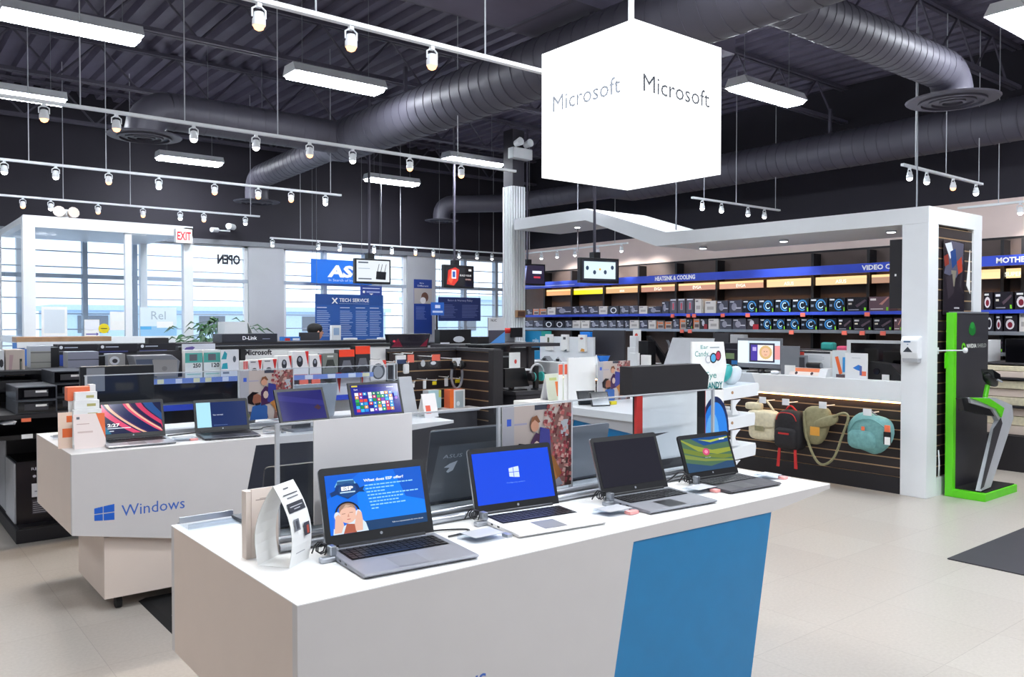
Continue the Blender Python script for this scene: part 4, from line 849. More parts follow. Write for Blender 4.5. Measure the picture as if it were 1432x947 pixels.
# left boxes of the same row: 3D-printer-like device, cartons
for nm, lb, cat, (l, tt, r, b), yy, d, m, art in [
    ('desktop_device','cream desktop device with a dark slot, far left','device',(0.945,1.078,1.172,1.383),7.6,.25,'cream',lambda a: a.rect(.72,.1,.85,.65,'#3a3a2e').rect(.78,.16,.82,.55,'#b0b0a0').poly([(.15,.2),(.3,.2),(.4,.8),(.2,.8)],'#c8a8a8')),
    ('desktop_device','white device cut off by the left picture edge','device',(0.839,0.935,1.171,1.38),7.6,.2,'wpaint',lambda a: a.ell(.8,.5,.15,.16,'#2a2a30',10)),
    ('grey_carton','tall stacked grey carton block beside the dark side panel','box',(1.148,1.295,1.189,1.403),7.8,.2,'lgrey',lambda a: a.rect(0,0,1,1,'#a5a59f').rect(0,.73,1,.76,'#5a5a5e').rect(0,.35,1,.38,'#6a6a6a').rect(0,.8,1,1,'#b9bfca')),
    ('black_tower','black tower between the two grey carton stacks','box',(1.298,1.362,1.208,1.389),7.82,.25,'black',None),
    ('blue_box','dark box with a blue glow print behind the grey cartons','box',(1.388,1.46,1.209,1.346),8.0,.1,'navy',lambda a: a.rect(.1,.1,.9,.8,'#3a56b4')),
    ('grey_carton','low stacked pale grey carton with a black end','box',(1.369,1.598,1.228,1.358),7.5,.2,'lgrey',lambda a: a.rect(0,0,1,1,'#9a9cae').rect(0,.48,1,.53,'#3a3a44')),
    ('black_cube','black box right of the low grey carton','box',(1.598,1.669,1.235,1.319),7.5,.15,'black',None),
    ('fan_speaker','grey box with a round white speaker cone','speaker',(1.647,1.779,1.237,1.338),7.4,.15,'lgrey',lambda a: a.rect(0,0,1,1,'#a8a6a6').ell(.38,.45,.3,.36,'#e6e8ee',14).ell(.4,.42,.16,.18,'#3c3a40',12))]:
    FB(nm, lb, cat, (l, tt, r, b), yy, d, m, art)
t = thing('cartons_shelf', 'dark shelving under the grey cartons at far left', 'shelving', (1.1, 7.6, 0)); q = (0.737,1.771,1.147,1.17); zs = (1.204,7.6,1.222)[2]
build('shelf', G().box(q[0], q[1], 7.4, 8.2, zs-.03, zs), 'matte', t); build('back', G().box(q[0], q[1], 8.2, 8.24, 0, zs), 'dark', t); cq = (1.421,2.433,1.309,1.395); build('card_rail', G().box(cq[0], cq[1], 8.225, 8.245, zs-.1, cq[2]+.05), 'dark', t); build('rail_post', G().box(cq[1]-.05, cq[1], 8.225, 8.265, 0, cq[2]+.05), 'dark', t); build('low_shelf', G().box(q[0], [1.134][0], 7.35, 7.9, q[2]-.08, q[2]), 'matte', t)
# large black all-in-one back on the rear half of the second counter
q = (1.112,1.553,0.91,1.322)
t = thing('dark_monitor', 'large black monitor seen behind the clear divider, above the striped laptop', 'monitor', ((q[0]+q[1])/2, 5.75, .9))
build('casing', G().box(q[0], q[1], 5.72, 5.76, .98, q[3]), 'black', t, bev=.006); build('screen_edge', G().box(q[0]+.035, q[0]+.14, 5.715, 5.72, q[3]-.16, q[3]-.01), 'grey', t)
build('foot', G().box((q[0]+q[1])/2-.13,(q[0]+q[1])/2+.13,5.66,5.84,.9,.915), 'black', t); build('neck', G().box((q[0]+q[1])/2-.04,(q[0]+q[1])/2+.04,5.76,5.8,.915,1.2), 'black', t)

# ------------------------------------------------------------------ L-shaped black slatwall bay
t = thing('slatwall_bay', 'black L-shaped slatwall bay with hooks of accessories', 'slatwall', (4.5, 6.6, 0)); tz = 1.335
a0 = [4.011][0]
slats(t, a0, 4.8, .55, tz-.02, 8, 'y', 6.88, .04); slats(t, 6.3, 6.88, .55, tz-.02, 8, 'x', 4.79, .04)
build('top_cap', G().box(a0, 4.86, 6.86, 6.96, tz-.02, tz+.01), 'dark', t); build('top_cap', G().box(4.77, 4.87, 6.24, 6.9, tz-.02, tz+.01), 'dark', t)
build('end_post', G().box(4.76, 4.88, 6.22, 6.30, 0, tz), 'matte', t, bev=.004); build('core', G().box(4.832, 4.87, 6.28, 6.95, 0, tz-.02), 'matte', t); build('core', G().box(a0, 4.83, 6.925, 6.95, 0, tz-.02), 'matte', t)
build('base', G().box(a0, 4.78, 6.7, 6.9, 0, .55), 'matte', t)
def hook(parent, x, y, z, L=.2): build('hook', G().tube([(x, y, z), (x, y-L, z), (x, y-L-.01, z+.015)], .004, 5).box(x-.02,x+.02,y-L-.012,y-L-.008,z-.05,z+.0), 'wpaint', parent)
def hung(name, lb, cat, q, y, m, art=None, d=.03, bev=.004):
    t = thing(name, lb, cat, ((q[0]+q[1])/2, y, q[2]), group='accessories hung on the black slatwall')
    build('pack', G().box(q[0], q[1], y, y+d, q[2], q[3]), m, t, bev=bev)
    build('hook', G().tube([((q[0]+q[1])/2, 6.88, q[3]+.01), ((q[0]+q[1])/2, y-.03, q[3]+.01), ((q[0]+q[1])/2, y-.035, q[3]+.025)], .004, 5), 'wpaint', t)
    if art: a = front(q[0],q[1],q[2],q[3],y); art(a); a.build('printed_front', GLOSSINK, t)
    return t
t = hung('headset_box', 'white box with a grey round headset, left end of the slatwall', 'box', (3.706,3.871,1.064,1.25), 6.7, 'paper', lambda a: a.rect(0,0,1,1,'#e8e6e8').ell(.5,.45,.42,.4,'#5c5f66',16).ell(.5,.42,.3,.3,'#a6a8ae',14).poly([(.75,1),(1,1),(1,.6)],'#e0524a'))
hung('phone_case', 'thin grey-edged dark case beside the round headset box', 'case', (3.879,3.994,1.058,1.219), 6.7, 'lgrey', lambda a: a.rect(.08,.06,.9,.94,'#2e2d33'))
hung('earbud_pack', 'white and blue earbud pack with a red tag', 'pack', (3.998,4.1,1.208,1.289), 6.72, 'wpaint', lambda a: a.rect(0,0,1,.5,'#2a3f66'))
hung('bulb_pack', 'white bulb-shaped pack on the slatwall', 'pack', (4.076,4.14,1.11,1.206), 6.72, 'wpaint', bev=.02)
hung('blister_pack', 'wide clear blister pack with a red tag', 'pack', (4.198,4.459,1.153,1.263), 6.66, CLEAR, lambda a: a.ell(.2,.5,.1,.3,'#c0c4ca',10).ell(.65,.5,.2,.3,'#3a3c44',12).ell(.65,.5,.12,.16,'#d0d4da',10).rect(.58,.7,.95,1.25,'#f0705c'))
hung('red_tag', 'pink-red price tag between the earbud and blister packs', 'price tag', (4.104,4.175,1.219,1.294), 6.7, 'red', lambda a: a.rect(0,0,1,1,'#f07a68'), d=.006)
for i, (l, r, tt, b, c, lb) in enumerate([(592,597,535,547,'wpaint','slim white pack low on the slatwall, left one'),(622,628,533,545,'wpaint','slim white pack low on the slatwall, right one'),(575,581,538,544,'paper','small pale tag low on the slatwall'),(605,612,537,542,'yellow','small yellow tag low on the slatwall, left one'),(637,645,536,541,'yellow','small yellow tag low on the slatwall, right one')]):
    x = [4.305,4.555,4.167,4.412,4.683][i]; w = (r-l)*.0068; zt = 1.6 - (tt-451)*7.72/1150; zb = 1.6 - (b-451)*7.72/1150
    hung('slim_pack' if c == 'wpaint' else 'tag', lb, 'pack' if c == 'wpaint' else 'price tag', (x, x+w, zb, zt), 6.74, c, d=.01)
xh, _, zh = (4.602,6.55,1.204)
t = thing('hanging_headphones', 'dark headphones in a teardrop pack hanging in the slatwall corner', 'headphones', (xh, 6.6, zh-.25), group='accessories hung on the black slatwall')
build('headband', G().tube([(xh+.065*math.sin(R(a)), 6.6, zh-.12+.13*math.cos(R(a))*-1) for a in range(-150, 151, 20)], .013, 8), 'grey', t, smooth=True)
for s in (-1, 1): build('ear_cup', G().cyl((xh+s*.04,6.58,zh-.02),(xh+s*.075,6.58,zh-.02),.045,.035,14), 'black', t, smooth=True)
build('hang_card', G().box(xh-.05,xh+.05,6.6,6.605,zh-.03,zh+.05), 'wpaint', t); build('hook', G().tube([(xh,6.88,zh+.04),(xh,6.57,zh+.04)],.004,5), 'wpaint', t)
for nm, lb, q, m, art in [('teal_package','pale teal and yellow package standing below the slatwall hooks',(4.207,4.351,0.79,0.959),'lgrey',lambda a: a.rect(0,0,1,1,'#a8c8d0').rect(.8,.6,1,1,'#c8c860')),
                     ('orange_package','orange-edged package with a grey window below the slatwall',(4.45,4.626,0.76,0.953),'orange',lambda a: a.rect(0,0,.26,1,'#f0702a').rect(.26,0,1,1,'#e6e6e4').rect(.36,.1,.9,.92,'#a8b4b8').ell(.55,.3,.12,.12,'#e0e6e8',10))]:
    FB(nm, lb, 'box', (q[0],q[1],q[2],q[3]), 6.5, .1, m, art)
t = thing('low_shelf', 'low grey shelf at the foot of the slatwall bay', 'shelf', (4.4, 6.5, 0)); qz = (4.376,6.5,0.777)[2]
build('top', G().box(3.7, 4.75, 6.42, 6.60, qz-.03, qz), 'lgrey', t); build('body', G().box(3.72, 4.73, 6.44, 6.60, 0, qz-.03), 'dark', t)

# ------------------------------------------------------------------ grey counter with headphones stand, white panels (between slatwall and portal)
t = thing('grey_counter', 'dark grey counter right of the slatwall end post', 'counter', (5.6, 6.5, 0))
build('worktop', G().box(4.98, 6.3, 6.15, 6.75, .895, .93), 'dark', t); build('front_panel', G().box(5.0, 6.28, 6.17, 6.7, 0, .895), 'dark', t)
q = (4.981,5.235,0.936,1.148)
t = thing('black_monitor_box', 'black square monitor turned away on the grey counter', 'monitor', ((q[0]+q[1])/2, 6.35, .93))
build('casing', G().prism([(q[0],.96),(q[1]+.06,.96),(q[1],q[3]),(q[0],q[3])], 'y', 6.32, 6.36), 'black', t, bev=.004); build('foot', G().box(q[0]+.05,q[1]-.02,6.26,6.44,.93,.94), 'black', t); build('neck', G().box((q[0]+q[1])/2-.02,(q[0]+q[1])/2+.02,6.36,6.4,.94,1.1), 'black', t)
q = (5.139,5.604,0.994,1.362)
t = thing('black_cabinet', 'tall black two-shelf cabinet behind the slatwall end post', 'cabinet', ((q[0]+q[1])/2, 7.1, 0))
build('body', G().box(q[0]+.1, q[1], 7.02, 7.3, 0, q[3]-.02), 'gloss', t); build('top', G().box(q[0]+.08, q[1]+.02, 7.0, 7.32, q[3]-.02, q[3]), 'black', t); build('shelf_edge', G().box(q[0]+.1,q[1],7.01,7.02,1.22,1.235), 'grey', t)
q = (5.524,5.674,1.095,1.274); FB('white_card', 'white card with a small red emblem beside the black cabinet', 'card', (q[0],q[1],q[2]-.0,q[3]), 6.93, .012, 'paper', lambda a: a.ell(.55,.45,.12,.14,'#e0524a',8))
b = bpy.data.objects['white_card']
q0, q1, q2_, q3_ = q
t = thing('card_table', 'slim white table under the emblem card', 'table', (q[0], 6.95, 0)); build('top', G().box(q[0]-.02,q[1]+.1,6.88,7.0,q[2]-.02,q[2]-.0), 'wpaint', t); build('leg', G().box(q[0],q[0]+.03,6.9,6.98,0,q[2]-.02), 'wpaint', t)
# headphones on stand
xs_, ys_, zs_ = (5.324,6.25,0.95)
t = thing('headphones_stand', 'teal-lined headphones on a black stand', 'headphones', (xs_, 6.25, .93))
build('stand_base', G().cyl((xs_,6.25,.93),(xs_,6.25,.942),.06,.05,16), 'black', t, smooth=True); build('stand_post', G().box(xs_-.025,xs_+.025,6.24,6.28,.94,1.17), 'black', t, bev=.004)
build('headband', G().tube([(xs_+.085*math.sin(R(a)), 6.24, 1.10+.085*math.cos(R(a))) for a in range(-95, 96, 15)], .009, 8), 'lgrey', t, smooth=True)
for s in (-1,1):
    c = build('ear_cup', G().cyl((xs_+s*.06,6.24,1.06),(xs_+s*.10,6.24,1.06),.05,.04,16), 'black', t, smooth=True); build('ear_cushion', G().cyl((xs_+s*.045,6.24,1.06),(xs_+s*.062,6.24,1.06),.045,.05,16), 'aqua', c, smooth=True)
# tablet + brochures + white boxes on the counter at the back of the side counter
t = thing('side_counter', 'white counter with a teal side panel running towards the windows', 'counter', (5.2, 5.0, 0))
build('worktop', G().box(4.62, 5.7, 4.2, 5.74, .84, .9), 'white', t, bev=.003)
build('side_frame', G().prism([(4.22,.84),(5.70,.84),(5.70,.05),(5.45,.05),(5.02,.80),(4.22,.74)], 'x', 4.64, 4.70), 'whiteshade', t)
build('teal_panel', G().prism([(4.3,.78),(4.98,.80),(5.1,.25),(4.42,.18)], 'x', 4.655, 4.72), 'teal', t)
build('pedestal', G().box(4.75, 5.6, 4.35, 5.6, .03, .84), 'whiteshade', t)
def cardstand(name, lb, q, y, art, m='paper', lean=.05):
    t = thing(name, lb, 'card', ((q[0]+q[1])/2, y, q[2])); build('card', G().prism([(y,q[2]),(y+.006,q[2]),(y+lean+.006,q[3]),(y+lean,q[3])], 'x', q[0], q[1]), m, t)
    build('strut', G().prism([(y+lean,q[3]-.01),(y+lean+.004,q[3]-.01),(y+lean+.07,q[2]),(y+lean+.066,q[2])], 'x', q[0]+.005, q[1]-.005), m, t)
    if art:
        L = math.hypot(lean, q[3]-q[2]); a = Art((q[0], y, q[2]), (1,0,0), (0, lean, q[3]-q[2]), q[1]-q[0], L); art(a); a.build('printed_face', INK, t)
    return t
q = (4.827,5.042,0.977,1.138); cardstand('green_card', 'pale green and orange card behind the small tablet', (q[0],q[1],.9,q[3]), 5.5, lambda a: a.rect(0,0,1,1,'#e2ead8').rect(.5,.15,.75,.7,'#ee7a3a').rect(.2,.75,.6,.85,'#c8d48a'))
q = (4.884,5.216,1.029,1.289); FB('white_panel_sign', 'plain bright white standing panel above the side counter', 'sign', (q[0],q[1],.9,q[3]), 5.3, .02, 'white')
for i, (l, r) in enumerate([(781,787),(789,795)]):
    q = ([4.784,4.852][i], [4.835,4.902][i]); zz = (4.818,5.32,1.17)[2]; FB('red_card', ('left' if i == 0 else 'right')+' small orange-red card beside the plain white panel', 'card', (q[0],q[1],.9,zz+.07), 5.32, .01, 'paper', lambda a: a.rect(.05,.72,.95,.98,'#e86a50'))
def mini_tablet(name, lb, px, y, w, h, art, rz=0., z=.9, tilt=20):
    t = thing(name, lb, 'tablet', (px, y, z), rz, local=True); th = R(tilt); s, c = math.sin(th), math.cos(th)
    g = G().add([(-w/2,0,.004),(w/2,0,.004),(w/2,s*h,c*h),(-w/2,s*h,c*h),(-w/2,.01,.0),(w/2,.01,.0),(w/2,s*h+.01,c*h-.002),(-w/2,s*h+.01,c*h-.002)], [(0,1,2,3),(7,6,5,4),(0,4,5,1),(1,5,6,2),(2,6,7,3),(3,7,4,0)])
    build('casing', g, 'black', t); build('kickstand', G().add([(-w/4,s*h*.6,c*h*.6),(w/4,s*h*.6,c*h*.6),(w/4,s*h+.06,0),(-w/4,s*h+.06,0),(-w/4,s*h*.6+.005,c*h*.6),(w/4,s*h*.6+.005,c*h*.6),(w/4,s*h+.065,0),(-w/4,s*h+.065,0)], [(0,1,2,3),(7,6,5,4),(0,4,5,1),(1,5,6,2),(2,6,7,3),(3,7,4,0)]), 'grey', t)
    a = Art((-w/2+.008,0,.012), (1,0,0), (0,s,c), w-.016, h-.018); art(a); a.build('screen_image', SCREEN, t); return t
mini_tablet('small_tablet', 'small lit tablet with coloured app tiles on the side counter', *(4.965,5.559,0.9)[:2], .13, .09, lambda a: a.rect(0,0,1,1,'#1a3fb8').rect(.2,.5,.4,.75,'#e8443a').rect(.45,.45,.65,.7,'#e8eef8').rect(.68,.4,.85,.7,'#4ac0f0').rect(.3,.15,.6,.35,'#30b050'), R(-12))
for i, (px, lb) in enumerate([((815,567),'dark folding tablet standing on the side counter, left one'),((838,567),'dark folding tablet standing on the side counter, right one')]):
    p_ = ((4.815,5.02,0.9), (4.817,4.868,0.9))[i]; mini_tablet('folding_tablet', lb, p_[0]+.04, p_[1], .17, .13, lambda a: a.rect(0,0,1,1,'#12181c'), R(-18), tilt=25)
# family poster (autumn portrait) as an art routine
def art_family(a):
    a.rect(0,0,1,1,'#b9aca6').rect(0,0,.16,1,'#a7a6ae').rect(.06,.78,.12,.86,'#3a5ac0').rect(.16,.78,.34,.80,'#9c9ab4').rect(.45,.94,.66,1,'#3c3f4c')
    a.poly([(.62,0),(1,0),(1,1),(.86,1),(.72,.8),(.62,.6),(.66,.3)],'#7d5a55').poly([(.9,0),(1,0),(1,.9),(.93,.7)],'#4a3230').rect(.84,.6,.95,.8,'#a9aeb6')
    random.seed(5)
    for i in range(210):
        v = random.uniform(.02,.99); u = random.uniform(.58 if v > .5 else .68,.99)
        s = random.uniform(.012,.03); a.k = .0036 + i*1.5e-6; a.face([(u-s,v-s*.5),(u+s*.6,v-s),(min(1,u+s),v+s*.7),(u-s*.4,min(1,v+s))], random.choice(['#8a3f45','#a85a58','#7a3038','#b87a74','#a04a50','#c09a90','#5e2c30']))
    a.k = .0042
    a.ell(.07,.08,.1,.1,'#6a7040',10).ell(.04,.16,.06,.06,'#7d8448',8).poly([(.14,.18),(.5,.12),(.52,.02),(.2,.0)],'#55525c')
    a.poly([(.17,.0),(.5,.0),(.5,.26),(.40,.34),(.22,.27)],'#2f5a9c').ell(.28,.42,.12,.11,'#8f5a48',14).poly([(.14,.34),(.13,.48),(.22,.57),(.34,.55),(.24,.50),(.22,.38),(.26,.30)],'#1e181c').poly([(.26,.33),(.38,.35),(.36,.30),(.28,.29)],'#2a1c1c')
    a.poly([(.38,.28),(.38,.56),(.46,.68),(.58,.62),(.62,.34)],'#43264a').poly([(.50,.36),(.52,.74),(.66,.70),(.68,.42),(.6,.32)],'#3a3c86').ell(.47,.5,.05,.08,'#c9b0a4',8).poly([(.55,.34),(.66,.40),(.80,.10),(.72,.06)],'#a8703c').poly([(.66,.4),(.72,.38),(.84,.16),(.78,.1)],'#8f5c30')
    a.ell(.44,.76,.06,.07,'#c8947c',12).poly([(.375,.76),(.40,.86),(.47,.88),(.52,.80),(.49,.79),(.44,.83),(.40,.80)],'#7a4e34').poly([(.68,.05),(.80,.12),(.86,.03),(.76,.0),(.70,.0)],'#8a8a96')
q = (5.144,5.557,0.949,1.252)
FB('photo_poster', 'small family photo poster beside the plain white panel', 'poster', (q[0],q[1],.9,q[3]), 5.2, .012, 'paper', lambda a: art_family(a))
FB('yellow_pack', 'small yellow pack on the side counter below the small photo poster', 'pack', (5.009,5.078,0.962,1.011)[:2]+(.9,.93), 4.9, .03, 'yellow')

# ================================================================== THE TWO LAPTOP COUNTERS
def desk(label, x0, x1, y0, y1, dark, leg):
    t = thing('display_counter', label, 'counter', ((x0+x1)/2, (y0+y1)/2, 0)); zt = .9
    build('worktop', G().box(x0, x1, y0, y1, zt-.003, zt), 'white', t)
    lx0, lx1, bx0, bx1 = leg      # teal panel top-left, top-right, bottom-left, bottom-right
    # front and rear fascia: slab that tapers out to the right, slanted lower edge at the left
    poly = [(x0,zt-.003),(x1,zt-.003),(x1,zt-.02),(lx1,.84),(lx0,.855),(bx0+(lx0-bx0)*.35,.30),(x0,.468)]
    build('front_fascia', G().prism(poly, 'y', y0, y0+.03), 'whiteshade', t)  # same white as the worktop, shade put into the colour
    build('rear_fascia', G().prism(poly, 'y', y1-.03, y1), 'whiteshade', t)
    build('end_panel', G().box(x0, x0+.03, y0+.03, y1-.03, .468, zt-.003), 'cream', t)  # white panel; its cream tone is warm light put into the colour
    build('underside', G().prism([(x0+.03,.47),(x0+.03,.50),(bx0+(lx0-bx0)*.35,.335),(bx0+(lx0-bx0)*.35,.305)], 'y', y0+.03, y1-.03), 'whiteshade', t)
    build('underside_slab', G().prism([(lx1,.842),(x1-.02,.875),(x1-.02,zt-.012),(lx1,zt-.012)], 'y', y0+.03, y1-.03), 'whiteshade', t)
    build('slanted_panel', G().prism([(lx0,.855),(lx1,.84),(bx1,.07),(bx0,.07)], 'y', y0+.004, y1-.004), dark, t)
    build('pedestal', G().box(x0+.165, bx0+.3, y0+.045, y1-.35, .08, .42), 'cream', t)
    for x in (x0+.25, bx0+.2):
        for y in (y0+.12, y1-.45): build('caster', G().cyl((x-.015,y,.035),(x+.015,y,.035),.035,n=12).box(x-.012,x+.012,y-.012,y+.012,.06,.085), 'rubber', t)
    return t
D1Y = 1.909; D2Y = 4.845
d1 = desk('nearest white laptop counter with a bright teal slanted panel', .85, 3.3, D1Y, 2.94, 'teal', (2.06, 2.869, 1.88, 2.71))
d2 = desk('second white laptop counter with a dark slanted panel and blue lettering', .895, 3.35, D2Y, 5.9, 'navy', (1.898, 2.75, 1.72, 2.6))
def desk_logo(t, y, x0, z0, x1, xt0, xt1, zt_):
    a = front(x0, x1, z0, z0+(x1-x0)*.85, y)
    a.poly([(0,.10),(.42,.05),(.42,.47),(0,.47)],'#1d5fc4').poly([(.46,.045),(1,0),(1,.47),(.46,.47)],'#1d5fc4').poly([(0,.53),(.42,.53),(.42,.95),(0,.88)],'#1d5fc4').poly([(.46,.53),(1,.53),(1,1.02),(.46,.955)],'#1d5fc4')
    a.build('window_emblem', INK, t)
    front(xt0, xt1, zt_, zt_+.1, y).text('Windows', 0, 0, .62, '#3a64b8', ww=1.).build('lettering', INK, t)
desk_logo(d2, D2Y, 1.003, .523, 1.103, 1.139, 1.476, .535)
desk_logo(d1, D1Y, .958, .52, 1.058, 1.10, 1.434, .536)
# floor cable cover between the counters
t = thing('cable_cover', 'black cable cover strip on the floor between the two laptop counters', 'cable cover', (1.5, 4.4, 0))
build('strip', G().prism([(-.16,0),(.16,0),(.12,.012),(-.12,.012)], 'y', 3.0, 5.0), 'rubber', t)
for o in t.children:
    for v in o.data.vertices: v.co.x += 1.42
for y in (4.2, 4.6): build('screw', G().cyl((1.34,y,.012),(1.34,y,.016),.012,n=8), 'steel', t)

def keys(w, d, z, rows=5, cols=15):
    g = G(); dx, dy = w/cols, d/rows
    for r in range(rows):
        c = 0
        while c < cols:
            k = 5 if (r == 0 and c == 4) else 1
            x0 = -w/2 + c*dx; y0 = r*dy; g.box(x0+dx*.08, x0+dx*k-dx*.08, y0+dy*.08, y0+dy-dy*.08, z, z+.002); c += k
    return g
def laptop(name, label, hx, hy, w, d, rz, lid_l, tilt, art, body='silver', lidm='black', deck='silver', z=.9, logo=None, keym='key', bez=.014, group=None, botbez=.03, thick=.02):
    """hinge centre (hx, hy); body extends towards -y (local); lid leans back by tilt degrees"""
    t = thing(name, label, 'laptop', (hx, hy, z), rz, local=True, group=group)
    b = build('base', G().prism([(0,.006),(0,thick),(-d+.01,thick-.006),(-d,thick-.010),(-d+.012,.002),(-.02,.002)], 'x', -w/2, w/2), body, t, bev=.003)
    def z_at(y): return thick - (-y)/(d-.01)*.006
    sl = .006/(d-.01)
    kd = d*.40; ky = -d*.10
    kp = build('keyboard', G().add([(x, y, z_at(y)+.0006+k) for k in (0,) for x, y in ((-w*.44,ky-kd),(w*.44,ky-kd),(w*.44,ky),(-w*.44,ky))], [(0,1,2,3)]), 'black', t)
    kg = keys(w*.86, kd*.94, 0); 
    for i, p in enumerate(kg.v): y = ky - kd*.97 + p[1]; kg.v[i] = (p[0], y, z_at(y) + .001 + p[2])
    kk = build('keys', kg, keym, kp); kk['kind'] = 'stuff'
    ty0, ty1 = -d*.93, -d*.60
    build('trackpad', G().add([(-w*.19,ty0,z_at(ty0)+.0008),(w*.07,ty0,z_at(ty0)+.0008),(w*.07,ty1,z_at(ty1)+.0008),(-w*.19,ty1,z_at(ty1)+.0008)], [(0,1,2,3)]), 'grey' if deck != 'dark' else 'black', t)
    build('hinge', G().cyl((-w*.4,-.004,thick+.001),(w*.4,-.004,thick+.001),.007,n=8), 'black', t)
    th = R(tilt); s, c = math.sin(th), math.cos(th); L = lid_l; T = .008
    def P(x, u, k): return (x, .002 + u*s + k*c, thick + u*c - k*s)      # u up the lid, k behind it
    r = .012; out = []
    for cx, cu, a0 in ((w/2-r, L-r, 0), (-w/2+r, L-r, 90)):
        for k in range(4): a = R(a0+30*k); out.append((cx+r*math.cos(a), cu+r*math.sin(a)))
    out += [(-w/2, .0), (w/2, .0)]; n = len(out)
    g = G().add([P(x,u,0) for x,u in out]+[P(x,u,T) for x,u in out], [tuple(range(n)), tuple(range(2*n-1,n-1,-1))]+[(i,(i+1)%n,(i+1)%n+n,i+n) for i in range(n)])
    ld = build('lid', g, lidm, t)
    bz = build('bezel', G().add([P(x,u,-.0012) for x,u in out]+[P(x,u,0) for x,u in out], [tuple(range(n)), tuple(range(2*n-1,n-1,-1))]+[(i,(i+1)%n,(i+1)%n+n,i+n) for i in range(n)]), 'black', ld)
    O = Vector(P(-w/2+bez, botbez, -.0014)); a = Art(O, (1,0,0), (0,s,c), w-2*bez, L-botbez-bez*1.3)
    art(a); a.build('screen_image', SCREEN, ld)
    Art(O, (1,0,0), (0,s,c), w-2*bez, L-botbez-bez*1.3).ell(.5,-.07,.014,.026,'#a4a6ae',12).build('bezel_badge', INK, ld)
    if logo:
        a2 = Art(Vector(P(w/2, 0, T+.0004)), (-1,0,0), (0,s,c), w, L); logo(a2); a2.build('lid_emblem', INK, ld)
    for s_ in (-1, 1):
        build('rubber_foot', G().cyl((s_*w*.4,-d*.9,0),(s_*w*.4,-d*.9,.004),.008,n=8), 'rubber', t); build('rubber_foot', G().cyl((s_*w*.4,-d*.1,0),(s_*w*.4,-d*.1,.004),.008,n=8), 'rubber', t)
    build('port', G().box(-w/2-.0006,-w/2+.001,-d*.55,-d*.50,.008,.014).box(-w/2-.0006,-w/2+.001,-d*.40,-d*.36,.008,.014), 'key', t)
    return t
def art_esp(a):
    a.rect(0,0,1,1,'#0c6ae0').poly([(.3,0),(1,0),(1,.75),(.62,.9),(.3,.7)],'#0a7cf2').poly([(0,.6),(.35,1),(0,1)],'#0b5cd0').poly([(.8,.5),(1,.4),(1,1),(.7,1)],'#0b58c8').rect(.22,0,1,.165,'#153c68')
    a.text('What does ESP offer?', .38, .83, .045, '#eaf6ff', ww=.42, bold=.03)
    for i, wd in enumerate([.50,.28,.20,.52,.36,.32,.40,.12]):
        u = .385 + .006*i; v = .755-.058*i; random.seed(40+i)
        while u < .385 + wd: w_ = random.uniform(.02,.05); a._bar(u, u+w_, v, v+.02, '#8fd0fa'); u += w_ + .008
        a.k += a.step
    a.text('Talk to a representative for more details', .62, .07, .022, '#dfeaf6', ww=.33)
    E_ = lambda pts: [(u, v + .10) for u, v in pts]
    a.poly(E_([(.08,.69),(.12,.80),(.27,.80),(.31,.69)]),'#6fb2de').rect(.11,.80,.28,.88,'#2a5a8c').poly(E_([(.03,.60),(.08,.63),(.10,.72),(.31,.72),(.33,.64),(.38,.66),(.36,.60),(.38,.56),(.32,.57),(.20,.47),(.10,.56),(.04,.53)]),'#10356e').ell(.205,.72,.09,.12,'#17447f',16).text('ESP', .145, .72, .06, '#ffffff', ww=.12, bold=.05).rect(.13,.675,.28,.695,'#bcdcf2')
    a.poly([(.02,0),(.37,0),(.35,.14),(.29,.26),(.22,.20),(.10,.10),(.03,.10)],'#cfe0ee').poly([(.12,.0),(.25,.0),(.24,.14),(.16,.16)],'#a85a44')
    a.ell(.18,.32,.088,.155,'#e6b8a4',18).poly([(.095,.34),(.10,.44),(.14,.50),(.20,.51),(.25,.47),(.27,.38),(.255,.40),(.22,.43),(.15,.43),(.12,.40)],'#9a7a68').poly([(.13,.41),(.22,.45),(.25,.40),(.23,.45),(.17,.48)],'#c8a894')
    a.ring(.18,.33,.125,.20,.14,'#14141c',18,10,175).ell(.075,.30,.03,.075,'#d8dee8',12).ell(.285,.30,.03,.075,'#d8dee8',12)
    a.poly([(.03,.02),(.10,.02),(.13,.14),(.12,.25),(.09,.33),(.055,.30),(.045,.18)],'#e2b4a0').poly([(.24,.02),(.31,.02),(.32,.2),(.315,.32),(.28,.36),(.255,.26),(.235,.14)],'#e2b4a0')
    a.rect(.12,.325,.155,.332,'#5a3428').rect(.195,.335,.23,.342,'#5a3428').rect(.165,.225,.20,.236,'#b04a50').poly([(.17,.27),(.185,.33),(.19,.27)],'#c8907c')
def winlogo(a, u, v, w, h, c):
    a.poly([(u,v+h*.13),(u+w*.42,v+h*.06),(u+w*.42,v+h*.48),(u,v+h*.48)],c).poly([(u+w*.47,v+h*.05),(u+w,v),(u+w,v+h*.48),(u+w*.47,v+h*.48)],c).poly([(u,v+h*.53),(u+w*.42,v+h*.53),(u+w*.42,v+h*.94),(u,v+h*.87)],c).poly([(u+w*.47,v+h*.53),(u+w,v+h*.53),(u+w,v+h),(u+w*.47,v+h*.95)],c)
def art_blue(a): a.rect(0,0,1,1,'#0b46dc'); winlogo(a, .44, .46, .13, .22, '#cfe0fb'); a.text('Configuring updates', .39, .36, .025, '#6f9af0', ww=.24)
def art_off(a): a.rect(0,0,1,1,'#1b1a24')
